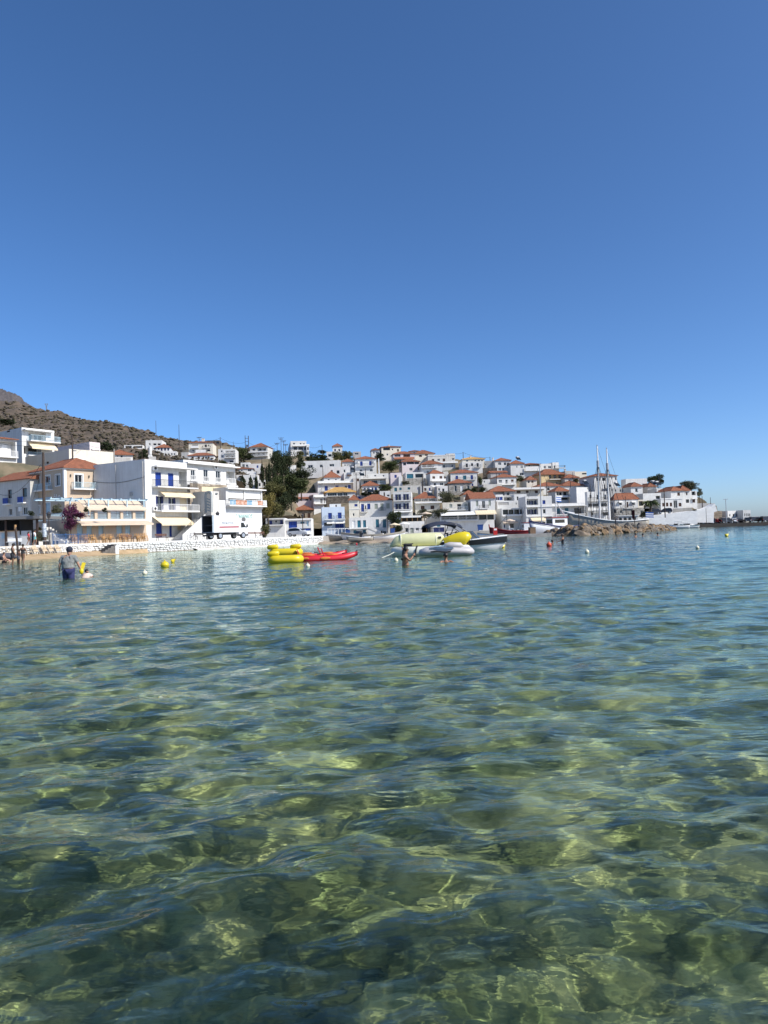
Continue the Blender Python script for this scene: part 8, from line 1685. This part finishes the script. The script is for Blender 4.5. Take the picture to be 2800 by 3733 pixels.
# blue railing on the wall edge
f = Face(EDGE[2], EDGE[3]-EDGE[2], (EDGE[3]-EDGE[2]).length); o = empty('blue_railing', (f.O.x, f.O.y, QZ), 0, 'blue iron railing along the promenade edge above the beach', 'railing'); RLB = mat('railing_blue', (.04, .11, .26), .5)
for u0, u1 in ((.4, 2.2), (2.2, 4.0), (4.0, 5.5)):
    m_ = MB(); fbox(m_, f, u0, u1, -.33, -.29, QZ+.92, QZ+.96, o.location); fbox(m_, f, u0, u1, -.33, -.29, QZ+.12, QZ+.15, o.location)
    n = int((u1-u0)/.14)
    for i in range(n+1): u = u0+(u1-u0)*i/n; fbox(m_, f, u-.012, u+.012, -.32, -.30, QZ+.151, QZ+.919, o.location)
    m_.build('panel', RLB, o); m_ = MB(); fbox(m_, f, u0-.03, u0+.03, -.34, -.28, QZ-.1, QZ+1.05, o.location); m_.build('post', RLB, o)
# beach bar with dark roof on the promenade
f = Face((*QP(-70, 88).xy, 0), (math.cos(R(-4)), math.sin(R(-4))), 8); L_ = f.uv(cx('B', 505), 1960)[0]; o = empty('beach_bar', (f.O.x, f.O.y, QZ), 0, 'open beach bar with flat black roof and white counter', 'bar')
zt = f.uv(cx('B', 250), cyy('B', 605))[1]; zu = f.uv(cx('B', 250), cyy('B', 640))[1]; Lk = f.uv(cx('B', 225), 1940)[0]
fobj('roof', f, -1, L_, -5, .4, zu, zt, mat('grey_roof_sheet', (.16, .16, .16), .8), o); fobj('back_screen', f, -1, Lk, -3.2, -3.1, QZ, zu, DARK, o); fobj('side_screen', f, Lk-.1, Lk, -3.0, -.4, zu-1.9, zu, DARK, o); zc = f.uv(cx('B', 100), cyy('B', 785))[1]
fobj('counter', f, -1, f.uv(cx('B', 330), 1940)[0], -.9, -.5, QZ, zc, WHITE, o); fobj('counter_top', f, -1, f.uv(cx('B', 200), 1940)[0], -1.0, -.2, zc+.005, zc+.06, WOOD, o)
for x in (440, 60): u = f.uv(cx('B', x), 1940)[0]; fobj('post', f, u-.11, u+.11, -.3, -.1, QZ, zu, DARKW, o)
fobj('hatch_window', f, f.uv(cx('B', -10), 1940)[0], f.uv(cx('B', 40), 1940)[0], -.499, -.47, QZ+.95, QZ+1.6, PALEBL, o)
BD('B', 225, 470, 762, 985, -8, 2.5, 92, wall=WHITE, parapet=.02, ground=False, drop=.1, name='stair_wall', cat='wall', label='white stepped stair wall beside the beach bar')
f = Face((*QP(cx('B', 470), 93).xy, 0), (math.cos(R(-8)), math.sin(R(-8))), 1); o = empty('hotel_steps', (f.O.x, f.O.y, QZ), 0, 'pale steps descending past the round ornament of the hotel', 'steps'); L_ = f.uv(cx('B', 800), 1950)[0]; H_ = f.uv(cx('B', 480), cyy('B', 735))[1]-QZ
for i in range(10): fobj('step', f, L_*i/10, L_*(i+1)/10, -2.2, .0, QZ, QZ+H_*(1-i/10), WHITE, o)
# white garden bench and low tables before the wall
for x0, x1, lab in ((80, 250, 'white bench before the beach bar wall'), (520, 580, 'small white cafe table beside the lamp'), (640, 700, 'white folding cafe chair beside the lamp')):
    a = QP(cx('B', x0), 79); b = QP(cx('B', x1), 79); m_ = MB(); L2 = b.x-a.x; e = empty('cafe_bench', tuple(a), 0, lab, 'bench'); MB().box(0, L2, -.2, .2, .42, .46).build('seat', TRIM, e)
    for x in (.08, L2-.08): MB().box(x-.03, x+.03, -.16, .16, 0, .42).build('leg', METAL, e)
    if L2 > 1.5: MB().box(0, L2, .2, .24, .5, .85).build('backrest', TRIM, e)
# driftwood post and beanbag on the beach
b = W(66, 2030, .35); m_ = MB(); o = empty('parasol_post', (b.x, b.y, .3), 0, 'crooked wooden post standing on the beach among the bathers', 'post'); m_.tube([(0, 0, -.3), (-.03, 0, .9), (-.12, 0, 1.8), (-.18, 0, 2.5)], [.085, .08, .085, .075], 9); m_.build('shaft', PW, o); m_ = MB(); m_.tube([(-.18, 0, 2.2), (-.18, 0, 2.55)], .088, 9); m_.build('bare_top', WOOD, o)
b = W(24, 2034, .3); m_ = MB(); m_.ell((0, 0, .22), (.85, .5, .3), 14, 9); o = m_.build('beanbag', mat('grey_beanbag', (.10, .10, .115), .9, var=.2, vscale=2), None, True); o.location = (b.x, b.y, .18); tag(o, 'dark grey beanbag lying on the sand', 'beanbag')
# folding deck chairs leaning against the beach wall
CANV = mat('canvas_sling', (.55, .42, .28), .9, var=.15, vscale=3)
f = Face(EDGE[1], EDGE[2]-EDGE[1], (EDGE[2]-EDGE[1]).length)
for i in range(9):
    u = 2.6+.92*i+.1*math.sin(i*2.3); q = f.pt(u, .5, .34); o = empty('deck_chair', tuple(q), math.atan2(f.e.y, f.e.x)+rs.uniform(-.15, .15), 'folded pale wooden deck chair leaning on the beach wall', 'deck chair', 'folded deck chairs along the beach wall')
    m_ = MB()
    for x in (-.28, .28): m_.bar((x, -.25, 0), (x, .28, .85), .024, 6); m_.bar((x*.85, .2, 0), (x*.85, -.12, .66), .022, 6)
    for z_, y in ((.83, .27), (.3, -.06), (.62, -.10)): m_.bar((-.28, y, z_), (.28, y, z_), .02, 6)
    m_.build('frame', mat('bleached_wood', (.60, .52, .40), .8), o)
    if i > 4: mesh_obj('sling', [(-.24, -.08, .32), (.24, -.08, .32), (.24, .24, .80), (-.24, .24, .80)], [(0, 1, 2, 3)], CANV, o)
# waterfront pergola before the blue tinted cube and lamp boards
p0 = P(cx('J', 392), cyy('J', 1010), 190); f = Face((p0.x, p0.y, 0), (1, .05), 1); f.L = f.uv(cx('J', 790), 1950)[0]; o = empty('cafe_pergola', (p0.x, p0.y, QZ), 0, 'white post pergola of the cafe under the blue tinted cube', 'pergola'); zt = f.uv(cx('J', 590), cyy('J', 862))[1]
for i in range(7): u = f.L*i/6; fobj('post', f, u-.08, u+.08, -.08, .08, QZ, zt-.16, TRIM, o)
fobj('beam', f, -.2, f.L+.2, -.12, .12, zt-.16, zt, TRIM, o); fobj('rear_beam', f, -.2, f.L+.2, -4.1, -3.9, zt-.16, zt, TRIM, o)
for i in range(12): u = f.L*i/11; fobj('rafter', f, u-.05, u+.05, -4.2, .2, zt+.004, zt+.1, TRIM, o)
# ------------------------------------------------------------------ roof and waterfront clutter
def solar_heater(c, x, y, d, label):
    p = P(cx(c, x), cyy(c, y), d); o = empty('solar_heater', tuple(p), R(15), label, 'solar heater')
    m_ = MB(); m_.add([(-.9, -.9, .05), (.9, -.9, .05), (.9, .3, 1.05), (-.9, .3, 1.05), (-.9, -.88, 0), (.9, -.88, 0), (.9, .34, 1.0), (-.9, .34, 1.0)], [(0, 1, 2, 3), (7, 6, 5, 4), (0, 3, 7, 4), (1, 5, 6, 2), (0, 4, 5, 1), (3, 2, 6, 7)]); m_.build('panel', CARGL, o)
    m_ = MB(); m_.bar((-.75, .5, 1.25), (.75, .5, 1.25), .27, 12); m_.build('tank', STEEL, o, True)
    m_ = MB()
    for s in (-.7, .7): m_.bar((s, .5, -1.0), (s, .5, 1.05), .03, 5); m_.bar((s, -.85, -1.0), (s, -.85, .03), .03, 5)
    m_.build('stand', METAL, o)
for c, x, y, d, lab in (('I', 1065, 590, 280, 'solar heater on the flat roof beside the square villa'), ('O', 985, 665, 246, 'solar heater above the stepped brick roofs'), ('S', 950, 450, 246, 'solar heater beside the round dark tree'), ('S', 1025, 460, 245, 'second solar heater next to the leaning skyline pole'), ('S', 255, 480, 246, 'solar heater behind the vivid red hip roof'), ('M', 1290, 400, 286, 'solar heater on the white corner house'), ('K', 1350, 1045, 238, 'solar heater beside the tall taverna chimney'), ('I', 1400, 1010, 250, 'solar heater among the dark shrubs'), ('I', 1240, 700, 268, 'solar heater on the cream roof slab'), ('L', 870, 250, 222, 'solar heater behind the orange red taverna roof')): solar_heater(c, x, y, d, lab)
def parasol(px, d, h, mt, label, group=None, r=1.5):
    p = QP(px, d); o = empty('parasol', tuple(p), 0, label, 'parasol', group); m_ = MB(); m_.bar((0, 0, 0), (0, 0, h), .03, 6); m_.build('pole', WOOD, o); m_ = MB(); n = 8
    m_.add([(0, 0, h)]+[(r*math.cos(2*math.pi*i/n), r*math.sin(2*math.pi*i/n), h-.5) for i in range(n)]+[(r*math.cos(2*math.pi*i/n), r*math.sin(2*math.pi*i/n), h-.65) for i in range(n)], [(0, 1+i, 1+(i+1) % n) for i in range(n)]+[(1+i, 1+n+i, 1+n+(i+1) % n, 1+(i+1) % n) for i in range(n)]); m_.build('canopy', mt, o)
parasol(1556, 192, 5.6, AWNT, 'tan parasol between the taverna trees'); parasol(1475, 190, 3.0, AWNW, 'white parasol before the harbour office'); parasol(1440, 188, 2.8, AWN, 'cream parasol beside the dark fig tree'); parasol(1860, 190, 2.9, AWNT, 'tan parasol under the glazed upper hall')
# taverna canopy above the harbour office
f = Face((*P(cx('L', 330), 1900, 199).xy, 0), (1, .03), 1); zt = f.uv(cx('L', 520), cyy('L', 620))[1]; f.L = f.uv(cx('L', 740), 1890)[0]; zb_ = f.uv(cx('L', 520), cyy('L', 775))[1]; o = empty('taverna_canopy', (f.O.x, f.O.y, zb_), 0, 'white flat canopy over the shaded taverna terrace', 'canopy')
fobj('cloth', f, 0, f.L, -4.5, 0, zt-.12, zt, AWNW, o); fobj('valance', f, 0, f.L*.9, .02, .06, zt-.55, zt-.14, AWNW, o); fobj('back_wall', f, 0, f.L, -4.6, -4.51, zb_, zt, DARK, o); fobj('terrace_wall', f, -.3, f.L+.3, .1, .3, zb_-.3, zb_+.65, WHITE, o)
for i in range(5): u = .1+(f.L-.2)*i/4; fobj('post', f, u-.06, u+.06, -.1, .0, zb_, zt-.13, WOOD, o)
for i in range(6):
    u = .6+(f.L-1.2)*i/5; q = f.pt(u, -1.6, zb_+.0); chair(q, .5*i, False, 'brown chair under the white taverna canopy', 'chairs under the canopy', BROWN)
BINB = mat('bin_blue', (.02, .07, .25), .5)
for px, d, lab in ((1432, 186, 'blue wheeled bin beside the dark street lamp'), (1268, 186, 'blue wheeled bin under the cafe pergola'), (1752, 160, 'blue recycling bin beside the blue boat cover')):
    p = QP(px, d); o = empty('wheeled_bin', tuple(p), 0, lab, 'bin'); m_ = MB(); m_.add([(-.5, -.4, .12), (.5, -.4, .12), (.5, .4, .12), (-.5, .4, .12), (-.62, -.5, 1.3), (.62, -.5, 1.3), (.62, .5, 1.3), (-.62, .5, 1.3)], [(3, 2, 1, 0), (0, 1, 5, 4), (1, 2, 6, 5), (2, 3, 7, 6), (3, 0, 4, 7)]); m_.build('body', BINB, o); MB().box(-.66, .66, -.55, .55, 1.3, 1.38).build('lid', BINB, o)
    for s in (-.4, .4): m_ = MB(); m_.bar((s-.04, .3, .12), (s+.04, .3, .12), .12, 10); m_.build('wheel', TYRE, o)
# outside stair of the teal shuttered house
f = Face((*P(cx('J', 1150), 1930, 196.5).xy, 0), (1, .05), 1); o = empty('harbour_stair', (f.O.x, f.O.y, QZ), 0, 'white outside stair slanting down the teal shuttered house', 'staircase'); L_ = f.uv(cx('J', 1390), 1930)[0]; H_ = f.uv(cx('J', 1150), cyy('J', 860))[1]-QZ
for i in range(14): fobj('step', f, L_*i/14, L_*(i+1)/14, -1.0, .2, QZ, QZ+H_*(1-i/14), WHITE, o)
q = [f.pt(0, .21, QZ+H_), f.pt(L_, .21, QZ), f.pt(L_, .21, QZ+.8), f.pt(0, .21, QZ+H_+.8)]; q = [v-o.location for v in q]; mesh_obj('side_wall', q+[v+f.n*.12 for v in q], [(3, 2, 1, 0), (4, 5, 6, 7), (0, 1, 5, 4), (2, 3, 7, 6), (0, 4, 7, 3), (1, 2, 6, 5)], WHITE, o)
# cable and pipe on the blank flank of the tall white block
